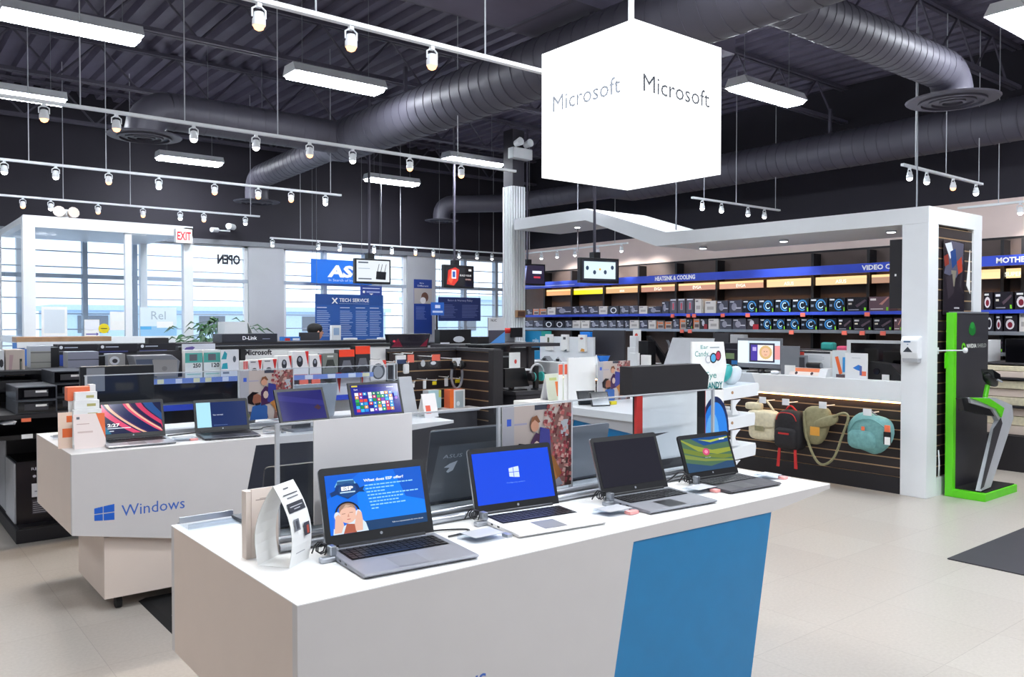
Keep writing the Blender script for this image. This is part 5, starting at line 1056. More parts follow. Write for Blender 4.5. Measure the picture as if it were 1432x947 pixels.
def art_green(a):
    a.rect(0,0,1,1,'#4b6a50').poly([(0,.0),(1,.0),(1,.25),(.5,.12),(0,.3)],'#2c4a6a').poly([(0,.95),(.3,.6),(.7,.45),(1,.5),(1,.62),(.6,.6),(.25,.78),(0,1)],'#8f9a3c').poly([(.2,1),(.45,.75),(1,.8),(1,1)],'#1d4a86').poly([(.35,.95),(.6,.83),(1,.92),(1,.96),(.6,.9)],'#a8b84c').poly([(0,.6),(.3,.45),(.8,.3),(1,.32),(1,.4),(.5,.48),(0,.75)],'#6f7f34').poly([(0,.42),(.4,.28),(1,.2),(1,.25),(.4,.36),(0,.55)],'#7a8a44')
    a.ell(.46,.56,.075,.11,'#c84a72',14).ell(.46,.56,.04,.06,'#e88aa8',10).text('Acer user', .41, .38, .03, '#d8e2e8', ww=.12).text('acer', .80, .88, .06, '#ffffff', ww=.13, bold=.03)
def art_stripes(a):
    a.rect(0,0,1,1,'#10183e')
    cols = ['#c83a64','#7a1e4a','#e8b89a','#1a1c4c','#141a52','#101848','#e8a08a','#c83a5e','#f0c8a8','#1c1840']
    def arc(o, wdt, c):
        pts = []; q = []
        for i in range(9):
            s = i/8; pts.append((o + .0 + .62*s**1.35, 1 - 1.02*s)); q.append((o + wdt + .62*s**1.35, 1 - 1.02*s))
        for i in range(8):
            p = [pts[i], pts[i+1], q[i+1], q[i]]; p = [(min(1,max(0,x)), min(1,max(0,y))) for x, y in p]
            if abs(p[0][0]-p[3][0]) + abs(p[1][0]-p[2][0]) > .002: a.face(p, c)
        a.k += a.step
    o = -.12
    for wdt, c in ((.13,'#d8446c'),(.04,'#2a1a4c'),(.06,'#e8b89a'),(.04,'#3a2456'),(.2,'#10184e'),(.05,'#d84a6a'),(.05,'#f0b49a'),(.03,'#5a1e4a'),(.08,'#141440'),(.10,'#c8365e'),(.03,'#1a1a40'),(.16,'#204a86')): arc(o, wdt, c); o += wdt
    a.text('2:27', .08, .24, .10, '#ffffff', ww=.20, bold=.03).rect(.08,.17,.46,.195,'#dfe6f2').rect(.10,.08,.18,.105,'#dfe6f2').poly([(0,0),(.14,0),(0,.4)],'#1a6a8a')
def art_setup(a): a.rect(0,0,1,1,'#0c2458').rect(0,0,.28,1,'#a8dcf2').text('Get started', .32, .46, .05, '#dfe8f8', ww=.2).rect(.32,.06,.6,.075,'#5a78b0')
def art_dark(a): a.rect(0,0,1,1,'#131062').poly([(0,.7),(1,.45),(1,.62),(0,.9)],'#221f72').poly([(.75,.4),(.85,.5),(.92,.38),(.85,.3)],'#3a1a2a')  # band and corner patch paint reflections into the screen colour
def art_tiles(a):
    a.rect(0,0,1,1,'#12198c').rect(0,.9,1,1,'#0e1470').text('Start', .06, .82, .05, '#ffffff', ww=.08).rect(.75,.88,.9,.9,'#e8ecf8').rect(.02,.93,.14,.98,'#d8c83a')
    random.seed(11); pal = ['#1e7fe0','#2a9ad8','#16883a','#d8432e','#e8a03a','#7a3ab8','#dfe8f4','#2fb0e8','#c83a5e','#38b04a','#ffffff']
    for u0, n in ((.06,3),(.33,2),(.50,4)):
        for i in range(n):
            for j in range(6):
                if random.random() < .08: continue
                c = random.choice(pal); u = u0+i*.082; v = .08+j*.11; a.rect(u, v, u+.074, v+.098, c)
                if random.random() < .5: a.ell(u+.037, v+.05, .015, .025, '#ffffff', 8)
    a.rect(.86,.55,.93,.70,'#2f6ae0').ell(.895,.48,.03,.05,'#8a4ad0',10)
laptop('laptop', 'silver laptop whose blue screen shows a woman with headphones', 1.282, 2.245, .365, .285, R(-5), .240, 17, art_esp, body='deckgrey', deck='silver', lidm='silver', bez=.018, botbez=.036)
laptop('laptop', 'white laptop with a plain bright blue screen and pale window emblem', 1.885, 2.31, .36, .29, R(-6.5), .232, 16, art_blue, body='white', lidm='silver', deck='white')
laptop('laptop', 'dark grey laptop with a switched-off black screen', 2.45, 2.255, .355, .27, R(-4.5), .232, 20, art_off, body='grey', lidm='silver', deck='dark')
laptop('laptop', 'black laptop with green and blue swirls and a pink round picture', 2.955, 2.26, .325, .235, R(-4), .195, 20, art_green, body='dark', lidm='black', deck='dark')
# rear-side laptops of the near counter, screens facing away
def art_any(a): a.rect(0,0,1,1,'#1a58c8').rect(.1,.1,.5,.4,'#e8ecf4')
def rog(a): a.poly([(.04,0),(.96,0),(.90,.78),(.10,.78)],'#5c6066').rect(0,.985,1,1,'#8a8e96').poly([(.17,.47),(.23,.52),(.31,.55),(.29,.49),(.27,.42),(.22,.39),(.20,.41),(.23,.46)],'#d2d5da').text('ASUS', .15, .60, .05, '#b2b6bc', ww=.20, slant=.15)
laptop('laptop', 'thick dark grey laptop seen from behind, with a pale emblem and letters on the lid', 1.885, 2.62, .43, .30, R(180-2), .285, 12, art_any, body='gun', lidm='gun', z=.9, logo=rog, deck='dark', bez=.02)
laptop('laptop', 'black laptop seen from behind with a shiny silver emblem, left of the blank paper sign', 1.235, 2.64, .385, .27, R(180-1), .215, 14, art_any, body='gun', lidm='navy', z=.9, logo=lambda a: a.poly([(.46,.72),(.52,.78),(.62,.80),(.62,.72),(.56,.70),(.60,.50),(.55,.50),(.53,.68)],'#e4e7ec'), deck='dark')
laptop('laptop', 'mid-grey laptop seen from behind, between the family poster and the card display', 2.46, 2.64, .36, .27, R(180+2), .235, 10, art_any, body='gun', lidm='grey', z=.9, deck='dark')
laptop('laptop', 'small black laptop seen from behind with a red front edge', 3.03, 2.66, .32, .23, R(180+2), .16, 15, art_any, body='red', lidm='dark', z=.9, deck='dark')
# second counter
laptop('laptop', 'silver laptop with pink and navy curved stripes and the time on screen', 1.285, 5.165, .355, .26, R(-3), .225, 17, art_stripes, body='silver', lidm='black', deck='silver')
laptop('laptop', 'black laptop with a pale left bar and a dark blue screen', 1.80, 5.13, .33, .24, R(-5), .205, 17, art_setup, body='gun', lidm='black', deck='dark')
def allinone(label, cx, cy, w, h, zb, tilt, art, rz=0., base='grey'):
    t = thing('tablet_computer', label, 'computer', (cx, cy, .9), rz, local=True); th = R(tilt); s, c = math.sin(th), math.cos(th)
    def P(x, u, k): return (x, u*s + k*c, zb + u*c - k*s)
    build('foot', G().rbox(-w*.28, w*.28, -.02, .16, 0, .018, .03), base, t, bev=.003)
    build('neck', G().add([(-.06,.05,.018),(.06,.05,.018),(.06,.08,.018),(-.06,.08,.018)]+[P(x,h*.35,k) for x,k in ((-.06,.012),(.06,.012),(.06,.03),(-.06,.03))], [(0,3,2,1),(4,5,6,7),(0,1,5,4),(1,2,6,5),(2,3,7,6),(3,0,4,7)]), base, t)
    out = [(-w/2,0),(w/2,0),(w/2,h),(-w/2,h)]
    cs = build('casing', G().add([P(x,u,0) for x,u in out]+[P(x,u,.014) for x,u in out], [(0,1,2,3),(7,6,5,4),(0,4,5,1),(1,5,6,2),(2,6,7,3),(3,7,4,0)]), 'black', t)
    a = Art(P(-w/2+.018,.02,-.0006), (1,0,0), (0,s,c), w-.036, h-.038); art(a); a.build('screen_image', SCREEN, cs); return t
allinone('dark blue tablet computer leaning back, with a reflection painted at its corner', 2.27, 4.95, .35, .235, .055, 24, art_dark, R(4))
allinone('tablet computer showing many coloured app tiles on deep blue', 2.86, 5.05, .40, .25, .045, 20, art_tiles, R(-3))
# grey laptop lids behind on the rear of the second counter
laptop('laptop', 'wide light grey laptop lid behind the dark blue tablet computer', 2.55, 5.52, .40, .27, R(182), .25, 14, art_any, body='silver', lidm='lgrey', deck='silver')
laptop('laptop', 'small grey laptop lid behind the family poster of the second counter', 2.03, 5.52, .25, .2, R(180), .17, 14, art_any, body='silver', lidm='grey', deck='silver')

# dividers
def divider(label, y, xa, xb, zt_, posts):
    t = thing('clear_divider', label, 'divider', ((xa+xb)/2, y, .9))
    build('base_rail', G().box(xa, xb, y-.03, y+.03, .9, .925), 'silver', t, bev=.004); build('top_lip', G().box(xa, xb, y-.004, y+.004, zt_-.006, zt_), 'lgrey', t)
    for i, (a, b) in enumerate(zip(posts, posts[1:])): build('panel', G().box(a+.004, b-.004, y-.003, y+.003, .925, zt_-.006), CLEAR, t)
    for x in posts: build('post', G().box(x-.006, x+.006, y-.006, y+.006, .925, zt_), 'lgrey', t)
divider('clear acrylic divider along the middle of the nearest counter', 2.45, 1.02, 3.2, 1.285, [1.027, 1.899, 2.27, 3.19])
divider('clear acrylic divider along the middle of the second counter', 5.40, 1.07, 3.2, 1.285, [1.08, 2.0, 2.38, 3.19])
build('long_rail', G().cyl((1.0,2.375,.915),(3.15,2.375,.915),.013,n=10).cyl((1.0,2.402,.935),(3.15,2.402,.935),.008,n=10), 'silver', bpy.data.objects['clear_divider'], smooth=True)
sheet('blank_sign', 'large blank white paper sheet behind the woman-screen laptop', (1.138,1.502,1.105,1.29)[:2]+(.955,1.288), 2.425, 'sign', lambda a: a.rect(.0,.0,1,1,'#e6e3e4'), depth=.004)
q = (2.905, 3.215)
def posterx(name, label, x0, x1, z0, z1, y): return sheet(name, label, (x0, x1, z0, z1), y, 'poster', art_family, depth=.004, mat_=GLOSSINK)
posterx('family_poster', 'autumn family poster in the divider of the nearest counter', 1.91, 2.262, .945, 1.278, 2.44)
posterx('family_poster', 'autumn family poster in the divider of the second counter', 2.005, 2.376, .945, 1.276, 5.39)

# card display at the right end of the near counter
q = (2.795,3.303,1.26,1.394)
t = thing('carton_display', 'black-topped carton display holding a big white sheet', 'display', ((q[0]+q[1])/2, 2.7, .9))
build('header_box', G().prism([(q[0],q[2]),(q[1]+.04,q[2]+.005),(q[1]+.05,q[3]-.06),(q[1]-.02,q[3]),(q[0],q[3])], 'y', 2.60, 2.68), 'matte', t)
build('left_edge', G().box(q[0]+.035, q[0]+.075, 2.605, 2.62, .9, q[2]), 'red', t); build('white_sheet', G().box(q[0]+.075, q[1]-.03, 2.61, 2.62, .93, q[2]), 'paper', t)
build('right_side', G().box(q[1]-.03, q[1]+.04, 2.615, 2.66, .9, q[2]), 'black', t); build('red_side_edge', G().box(q[1]+.04, q[1]+.05, 2.62, 2.66, .9, q[2]), 'red', t)
build('rear_panel', G().box(q[0]+.04, q[1]+.03, 2.62, 2.635, .9, q[2]), 'black', t); build('foot_rail', G().box(q[0]+.05, q[1]+.03, 2.60, 2.625, .9, .945), 'matte', t)

# leaflets and small things on the near counter
t = thing('curved_card', 'white curved arch-shaped leaflet with a black text block', 'card', (.975, 2.285, .9), R(-54), local=True)
def arch(sgn, n=8):
    pts = []
    for i in range(n+1):
        s = i/n; pts.append((sgn*.052*(1 - s)**.75 * (1 + .5*s) if s < 1 else 0, .232*s))
    pts = [(sgn*(.05 - .012*s + (.02*math.sin(math.pi*s)) - .038*s**2.2), .232*s) for s in [i/n for i in range(n+1)]]; return pts
for sg, nm in ((-1, 'left_sheet'), (1, 'right_sheet')):
    p = arch(sg); poly = p + [(x + .0016, z) for x, z in p[::-1]]; o = G()
    for (a, b) in zip(p, p[1:]): o.prism([a, b, (b[0]+.0016,b[1]), (a[0]+.0016,a[1])], 'y', -.055, .055)
    sh = build(nm, o, 'paper', t)
build('floor_flap', G().box(-.05,.05,-.055,.055,0,.0015), 'paper', t)
p = arch(1)
class Bent(Art):
    pass
def bent_rects(rects, name):
    g = {}; me_v = []; me_f = []; cols = []; K = .0022
    def pos(u, s):      # u 0..1 across (near edge to far edge), s 0..1 up
        x = (.05 - .012*s + (.02*math.sin(math.pi*s)) - .038*s**2.2); return (x + .0016 + K, -.055 + .11*u, .232*s)
    for u0, s0, u1, s1, c in rects:
        nseg = max(1, int((s1-s0)/.06)+1)
        for i in range(nseg):
            a, b = s0+(s1-s0)*i/nseg, s0+(s1-s0)*(i+1)/nseg; k = len(me_v); me_v += [pos(u0,a),pos(u1,a),pos(u1,b),pos(u0,b)]; me_f.append((k,k+1,k+2,k+3)); cols.append(lin(c))
        K += .0003
    A = Art((0,0,0),(1,0,0),(0,0,1),1,1); A.v = [Vector(v) for v in me_v]; A.f = me_f; A.c = cols; return A.build(name, INK, t)
bent_rects([(.30,.93,.55,.945,'#4a4a50'),(.15,.86,.85,.875,'#4a4a50'),(.25,.82,.8,.835,'#6a6a70'),(.10,.66,.90,.77,'#26262c'),(.2,.72,.8,.73,'#c8c8cc'),(.35,.69,.65,.70,'#c8c8cc'),(.14,.44,.40,.58,'#7a7d82'),(.22,.46,.34,.56,'#45474c'),(.58,.34,.86,.50,'#3a3c46'),(.70,.36,.80,.46,'#c05038'),(.15,.16,.6,.17,'#9a9aa0')], 'printed_face')
t = thing('leaflet_card', 'cream leaflet with an orange square, behind the arch-shaped leaflet', 'card', (.915, 2.375, .9), R(3), local=True)
build('front_sheet', G().box(-.0,.085,-.001,.001,0,.205), 'leafcream', t); build('side_sheet', G().box(-.016,.0,0,.03,0,.2), 'leafcream', t); build('back_sheet', G().box(-.016,.085,.03,.032,0,.2), 'paper', t)
front(.0,.085,0,.205,-.001).rect(0,0,1,1,'#f0e4dc').rect(.15,.83,.9,.845,'#b0a09a').rect(.3,.85,.7,.86,'#b0a09a').rect(.22,.42,.58,.60,'#e8622c').rect(.1,.2,.4,.21,'#c0aaa0').build('printed_face', INK, t)
t = thing('clear_tray', 'clear acrylic sign tray lying at the far left corner of the nearest counter', 'tray', (.96, 2.86, .9))
build('plate', G().box(.865,1.06,2.80,2.925,.903,.909), CLEAR, t); build('raised_edge', G().box(.865,1.06,2.80,2.806,.909,.925), CLEAR, t); build('foil_edge', G().box(.87,1.055,2.91,2.918,.909,.928), 'silver', t)
def lock(x, y, label, z=.9):
    t = thing('security_lock', label, 'security lock', (x, y, z)); build('puck', G().box(x-.03,x+.025,y-.012,y+.012,z,z+.016), 'silver', t, bev=.004); build('bracket', G().box(x+.0,x+.02,y-.008,y+.02,z+.016,z+.045), 'steel', t, bev=.003)
    pts = [(x-.005+.016*math.cos(k*.9), y+.03+.004*k*.4, z+.032+.016*math.sin(k*.9)) for k in range(18)]; build('coiled_cord', G().tube([(x-.01,y+.01,z+.02)]+pts+[(x-.02,y+.075,z+.012)], .0025, 5), 'black', t, smooth=True)
lock(1.08,2.20,'silver security lock at the hinge of the woman-screen laptop'); lock(1.685,2.265,'silver security lock at the hinge of the white laptop'); lock(2.255,2.215,'silver security lock at the hinge of the switched-off laptop'); lock(2.785,2.225,'silver security lock at the hinge of the green-screen laptop')
def tray(x, y, w, d, label, pink=False, z=.9):
    t = thing('price_holder', label, 'price holder', (x, y, z)); build('plate', G().box(x-w/2,x+w/2,y-d/2,y+d/2,z+.012,z+.018), CLEAR, t, bev=.002); build('foot', G().box(x-w/2,x+w/2,y+d/2-.02,y+d/2,z,z+.012), CLEAR, t)
    build('insert', G().box(x-w/2+.006,x+w/2-.006,y-d/2+.006,y+d/2-.006,z+.0185,z+.0192), 'lgrey', t)
    build('clip', G().box(x+w/2,x+w/2+.02,y-d/2,y-d/2+.03,z,z+.01), 'silver', t)
    if pink: build('pink_sticker', G().box(x+w*.15,x+w*.5,y-d/2-.02,y-d/2+.01,z+.002,z+.0125), mat('pink_sticker', '#f0a8a4', .5), t)
tray(1.585,2.13,.13,.10,'clear price holder between the woman-screen and white laptops'); tray(2.17,2.11,.13,.09,'clear price holder between the white and switched-off laptops',True); tray(2.73,2.16,.13,.09,'clear price holder between the switched-off and green-screen laptops',True); tray(3.20,2.15,.09,.10,'clear price holder at the right tip of the nearest counter',True)
tray(1.53,5.02,.12,.09,'clear price holder between the striped and pale-bar laptops',True); tray(2.06,4.98,.1,.08,'clear price holder left of the dark blue tablet computer')
def cord(label, pts, name='cable', r=.0035, m='black'): o = build(name, G().tube(pts, r, 6), m, smooth=True); tag(o, label, 'cable')
def smoothp(P, n=5):
    P = [Vector(p) for p in P]; out = []
    for i in range(len(P)-1):
        a = P[max(i-1,0)]; b = P[i]; c = P[i+1]; d = P[min(i+2,len(P)-1)]
        for k in range(n):
            t = k/n; out.append(.5*((2*b)+(c-a)*t+(2*a-5*b+4*c-d)*t*t+(3*b-a-3*c+d)*t**3))
    return out + [P[-1]]
cord('black cable looping behind the woman-screen laptop', smoothp([(1.47,2.30,.905),(1.53,2.28,.906),(1.60,2.24,.905),(1.58,2.21,.905),(1.50,2.20,.905)]))
cord('black cable arching beside the green-screen laptop', smoothp([(2.63,2.33,.905),(2.70,2.30,.93),(2.74,2.27,.965),(2.78,2.25,.935),(2.80,2.22,.918)]))
cord('thin cable lying on the second counter behind the laptops', smoothp([(1.5,5.25,.904),(1.8,5.30,.904),(2.05,5.2,.904),(2.15,5.3,.904),(2.4,5.25,.904)]))
cord('pale cable lying beside the tiles-screen computer', smoothp([(2.5,5.1,.904),(2.56,5.0,.904),(2.6,5.06,.91),(2.7,5.12,.904)]), m='lgrey')

# tiered brochure holder on the second counter
bx, by = 1.0, 5.05
t = thing('brochure_holder', 'tiered holder of white and orange brochures at the left end of the second counter', 'brochure holder', (bx, by, .9))
build('front_card', G().prism([(by-.02,.9),(by-.017,.9),(by+.012,1.09),(by+.009,1.09)], 'x', bx-.055, bx+.105), 'paper', t)
for i, (zz, yy) in enumerate(((1.06,5.10),(1.11,5.13),(1.155,5.16))):
    p = build('pocket', G().box(bx-.045+.01*i, bx+.10-.005*i, yy, yy+.04, zz, zz+.05), 'paper', t, bev=.003); front(bx-.045+.01*i, bx+.10-.005*i, zz, zz+.05, yy).rect(.5,.3,.85,.6,'#b8b070').build('printed_face', INK, p)
a = Art((bx-.055,by-.02,.9),(1,0,0),(0,.029,.19),.16,.192); a.rect(0,0,1,1,'#f2e2dc').poly([(.72,1),(1,1),(1,.25)],'#ee7038').rect(.1,.85,.2,.92,'#6a6a70').rect(.1,.7,.5,.72,'#c8a8a0').rect(.12,.45,.6,.5,'#d8c0b8').build('printed_face', INK, t)
build('tall_leaflet', G().box(bx-.12, bx-.05, by+.06, by+.064, .9, 1.10), 'paper', t); front(bx-.12, bx-.05, .9, 1.10, by+.06).rect(0,0,1,1,'#f4d8c4').rect(.3,.3,1,.55,'#ee7038').rect(.6,.72,1,.9,'#ee7038').build('printed_face', INK, t)
q = (0.944,1.061,1.154,1.232); build('orange_box', G().box(q[0], q[1], 5.2, 5.28, q[2], q[3]), 'orange', t, bev=.003); build('box_side', G().box(q[1], q[1]+.03, 5.205, 5.275, q[2], q[3]+.01), 'paper', t)
build('rear_panel', G().box(bx-.05, bx+.11, 5.21, 5.215, .9, q[2]), 'paper', t)
t = thing('clear_tray', 'clear sign tray at the far left corner of the second counter', 'tray', (1.0, 5.6, .9)); build('plate', G().box(.93,1.12,5.55,5.66,.903,.909), CLEAR, t); build('edge', G().box(.93,1.12,5.55,5.556,.909,.925), 'silver', t)
q = (3.271,3.391,0.91,1.071); cardstand('red_mark_card', 'white folded card with a red rectangle at the right of the second counter', (q[0],q[1],.9,q[3]), 5.1, lambda a: a.rect(0,0,1,1,'#ece6e4').rect(.15,.15,.5,.5,'#e05a40'))
q = (3.19,3.308,0.885,1.192)
t = thing('leaning_panel', 'narrow grey-white panel leaning beside the tiles-screen computer', 'panel', ((q[0]+q[1])/2, 5.3, .9)); build('panel', G().prism([(q[0]+.02,.9),(q[1]+.03,.9),(q[1]-.03,q[3]),(q[0]-.02,q[3])], 'y', 5.3, 5.32), 'lgrey', t); build('strut', G().prism([(q[0]+.05,.9),(q[1]+.03,.9),(q[1]-.02,q[3]-.05),(q[1]-.04,q[3]-.05)], 'y', 5.32, 5.42), 'dark', t)

# ================================================================== BOXES AT THE LEFT
t = thing('black_plinth', 'low black plinth under the computer cartons at the left', 'plinth', (1.3, 7.2, 0)); build('plinth_body', G().box(.90, 1.65, 6.83, 8.0, 0, .10), 'matte', t, bev=.005); build('kick_edge', G().box(.92,1.63,6.84,7.98,.10,.11), 'black', t)
t = thing('computer_carton', 'tall black computer carton with white print, standing on the plinth', 'box', (1.15, 7.2, .11)); build('carton_body', G().box(.925, 1.30, 6.98, 7.45, .11, .565), 'matte', t, bev=.004); front(.925,1.16,.11,.565,6.98).rect(0,0,1,1,'#17131a').text('REXA', .42, .86, .045, '#c8c4cc', ww=.42).ell(.5,.76,.05,.022,'#b8b4bc',8).ell(.68,.76,.05,.022,'#b8b4bc',8).ell(.86,.76,.05,.022,'#b8b4bc',8).rect(.42,.42,.95,.64,'#d8d6da').rect(.5,.5,.8,.52,'#8a8890').rect(.42,.14,.95,.38,'#3c3840').lines(.45,.92,.16,.36,6,'#9a98a0',.35).build('printed_front', GLOSSINK, t)
build('silver_side', G().box(.915,.925,7.0,7.44,.115,.56), 'lgrey', t); build('lid_panel', G().box(.93,1.295,6.985,7.445,.565,.572), 'gloss', t); build('handle_hole', G().box(.93+.17,.93+.21,6.977,6.98,.54,.552), 'lgrey', t)
t = thing('computer_carton', 'second tall black carton partly cut off by the left picture edge', 'box', (.75, 7.9, .11)); build('carton_body', G().box(.93, 1.30, 7.50, 7.95, .11, .70), 'matte', t, bev=.004); build('silver_side', G().box(.922,.93,7.52,7.93,.115,.69), 'lgrey', t); build('lid_panel', G().box(.94,1.29,7.51,7.94,.70,.707), 'gloss', t)
t = thing('black_shelving', 'black shelving carrying the flat glossy cases at the left', 'shelving', (1.3, 7.0, 0))
for z in (.80, .945): build('shelf', G().box(.55, 1.66, 6.75, 7.9, z-.035, z-.002), 'gloss' if z < .9 else 'matte', t)
build('back', G().box(.55, 1.66, 8.0, 8.03, .11, 1.0), 'matte', t)
for x in (1.42, 1.60): build('support', G().box(x, x+.04, 6.9, 7.88, .11, .765), 'matte', t)
build('orange_tag', G().box(.93,.99,6.74,6.75,.89,.915), 'orange', t); build('white_tag', G().box(.93,1.0,6.74,6.75,.77,.80), 'paper', t)
def case(x0, x1, y0, y1, z0, z1, label):
    t = thing('flat_case', label, 'case', ((x0+x1)/2, (y0+y1)/2, z0), group='flat glossy black cases stacked at the left'); build('case_body', G().box(x0,x1,y0,y1,z0,z1), 'gun', t, bev=.004)
    build('glossy_front', G().box(x0+.012,x1-.012,y0-.006,y0,z0+.008,z1-.008), 'gloss', t); build('inner_bay', G().box(x0+.05,x1-.06,y0-.009,y0-.006,z0+.025,z1-.025), 'dark', t); build('badge', G().box(x0+.12,x0+.19,y0-.011,y0-.009,z1-.045,z1-.03), 'paper', t); build('disc_slot', G().box(x0+.2,x1-.08,y0-.011,y0-.009,z0+.05,z0+.055), 'grey', t)
case(.90,1.16,6.75,7.25,.945,1.04,'lower flat glossy case in the front left stack'); case(.90,1.16,6.75,7.25,1.042,1.14,'upper flat glossy case in the front left stack')
case(1.17,1.42,6.90,7.4,.945,1.04,'bottom flat glossy case behind the orange brochure box'); case(1.17,1.42,6.90,7.4,1.042,1.14,'middle flat glossy case behind the orange brochure box'); case(1.16,1.40,6.92,7.4,1.142,1.235,'topmost flat glossy case, next to the black monitor')
t = thing('slanted_panel', 'pale slanted plastic flap jutting out below the stacked cases', 'panel', (.8, 6.9, .9)); build('flap', G().add([(.70,7.3,.94),(.885,6.72,.88),(.90,6.72,.90),(.72,7.3,.965),(.60,7.3,.94),(.82,6.72,.88),(.84,6.72,.885),(.62,7.3,.95)], [(0,1,2,3),(7,6,5,4),(0,4,5,1),(1,5,6,2),(2,6,7,3),(3,7,4,0)]), 'lgrey', t); build('flap_edge', G().tube([(.70,7.3,.95),(.885,6.72,.885)], .008, 6), 'grey', t)

# ================================================================== ON AND UNDER THE PORTAL COUNTER (z = 1.05)
CZ = 1.05
def PB(name, lb, cat, q, x, d, m, art=None, group=None, lit=False, bev=.004, z0=None): return SB(name, lb, cat, (q[0], q[1], CZ+.001 if z0 is None else z0, q[3]), x, d, m, art, group, bev, lit)
# dispenser on the post
q = (3.485,3.64,1.235,1.476)
t = thing('soap_dispenser', 'grey-white wall dispenser mounted on the portal post', 'dispenser', (7.5, (q[0]+q[1])/2, q[2]))
build('cover', G().prism([(PX+.002,q[3]),(PX-.07,q[3]),(PX-.10,q[3]-.04),(PX-.105,q[2]+.09),(PX-.08,q[2]+.03),(PX+.002,q[2]+.03)], 'y', q[0], q[1]), 'wpaint', t, bev=.012)
build('nozzle_cup', G().prism([(PX,q[2]+.04),(PX-.085,q[2]+.04),(PX-.07,q[2]),(PX,q[2])], 'y', q[0]+.01, q[1]-.01), 'lgrey', t, bev=.006)
sidew(q[0], q[1], q[2], q[3], PX-.1055).poly([(.18,.40),(.74,.40),(.46,.60)],'#3a4048').rect(.22,.76,.62,.82,'#5a7898').ell(.46,.69,.05,.02,'#8aa0b8',8).build('printed_mark', INK, t)
# monitor with tablet-photo, white panel beside it
q = (5.063,5.62,1.114,1.428)
t = thing('counter_monitor', 'monitor on the portal counter showing a tablet with a smiling face', 'monitor', (7.75, (q[0]+q[1])/2, CZ))
build('casing', G().box(7.75, 7.79, q[0], q[1], CZ+.05, q[3]), 'grey', t, bev=.004); build('foot', G().box(7.70,7.86,(q[0]+q[1])/2-.12,(q[0]+q[1])/2+.12,CZ,CZ+.012), 'black', t); build('neck', G().box(7.79,7.82,(q[0]+q[1])/2-.03,(q[0]+q[1])/2+.03,CZ,CZ+.2), 'black', t)
a = sidew(q[0]+.01,q[1]-.01,CZ+.10,q[3]-.03,7.75); a.rect(0,0,1,1,'#cfe0ee').rect(0,0,.25,1,'#e4f4fa').rect(.85,.2,1,.8,'#e89a9a').rect(.28,.06,.88,.9,'#34344a').rect(.32,.13,.84,.82,'#eef0e8').rect(.32,.13,.48,.82,'#4a3aa0').rect(.36,.55,.45,.72,'#b8a8e8').ell(.67,.5,.15,.3,'#d8b47c',16).ell(.67,.5,.10,.2,'#e8bca0',14).rect(.63,.52,.65,.55,'#4a3028').rect(.69,.52,.71,.55,'#4a3028').rect(.64,.38,.70,.40,'#c06058').build('screen_image', SCREEN, t)
PB('grey_tablet', 'plain grey tablet standing right of the face-screen monitor', 'tablet', (4.81,5.03,1.103,1.352), 7.70, .012, 'grey')
PB('small_white_card', 'small white card in front of the plain grey tablet', 'card', (4.809,4.934,1.056,1.153), 7.62, .006, 'paper')
q = (4.511,4.877,1.095,1.303); PB('router_box', 'white product box showing a black speaker, on the portal counter', 'box', q, 7.78, .1, 'paper', lambda a: a.rect(0,0,1,1,'#e6e8ec').rect(0,.9,1,1,'#34343a').rect(.05,.75,.2,.95,'#e0483a').lines(.35,.85,.62,.85,4,'#b8bcc4',.3).rect(.3,.15,.8,.33,'#26262c'))
q = (4.74,4.822,1.116,1.257); t = thing('bluetooth_speaker', 'small upright grey-black speaker beside the white product box', 'speaker', (7.73, (q[0]+q[1])/2, CZ)); build('body', G().rbox(7.70,7.76,q[0],q[1],CZ+.05,q[3],.02), 'grey', t); build('grille', G().box(7.697,7.70,q[0]+.01,q[1]-.01,CZ+.07,q[3]-.02), 'dark', t); build('stand', G().box(7.69,7.77,q[0]-.0,q[1]+.0,CZ,CZ+.05), 'wpaint', t)
q = (4.558,4.711,1.108,1.174); t = thing('cylinder_speaker', 'black cylinder speaker lying on the orange-printed tray', 'speaker', (7.70, (q[0]+q[1])/2, CZ+.08)); build('body', G().cyl((7.69,q[0],CZ+.11),(7.69,q[1],CZ+.11),.03,n=16), 'black', t, smooth=True); build('end_cap', G().cyl((7.69,q[0]-.004,CZ+.11),(7.69,q[0],CZ+.11),.026,n=16), 'grey', t, smooth=True)
q = (4.455,4.875,1.029,1.125); t = thing('speaker_tray', 'white sloped tray with orange print under the speakers', 'tray', (7.66, (q[0]+q[1])/2, CZ)); build('tray_body', G().prism([(7.60,CZ),(7.80,CZ),(7.80,CZ+.08),(7.64,CZ+.08)], 'y', q[0], q[1]), 'wpaint', t, bev=.003)
a = Art((7.60,q[1],CZ),(0,-1,0),(.04,0,.08),q[1]-q[0],.089); a.rect(0,.55,.8,1,'#f0885a').rect(.02,.1,.8,.55,'#f6e8e0').ell(.2,.35,.04,.2,'#4a3a40',8).ell(.62,.35,.04,.2,'#4a3a40',8).build('printed_face', INK, t)
q = (4.292,4.429,1.029,1.322); PB('phone_case_box', 'slim box with a tilted orange phone picture', 'box', q, 7.68, .04, 'paper', lambda a: a.rect(0,0,1,1,'#d8e0e4').poly([(.2,.75),(.45,.78),(.8,.15),(.55,.1)],'#ee6a34').rect(.8,.2,1,.75,'#3a9ae0').rect(.3,0,1,.12,'#5a4a50'))
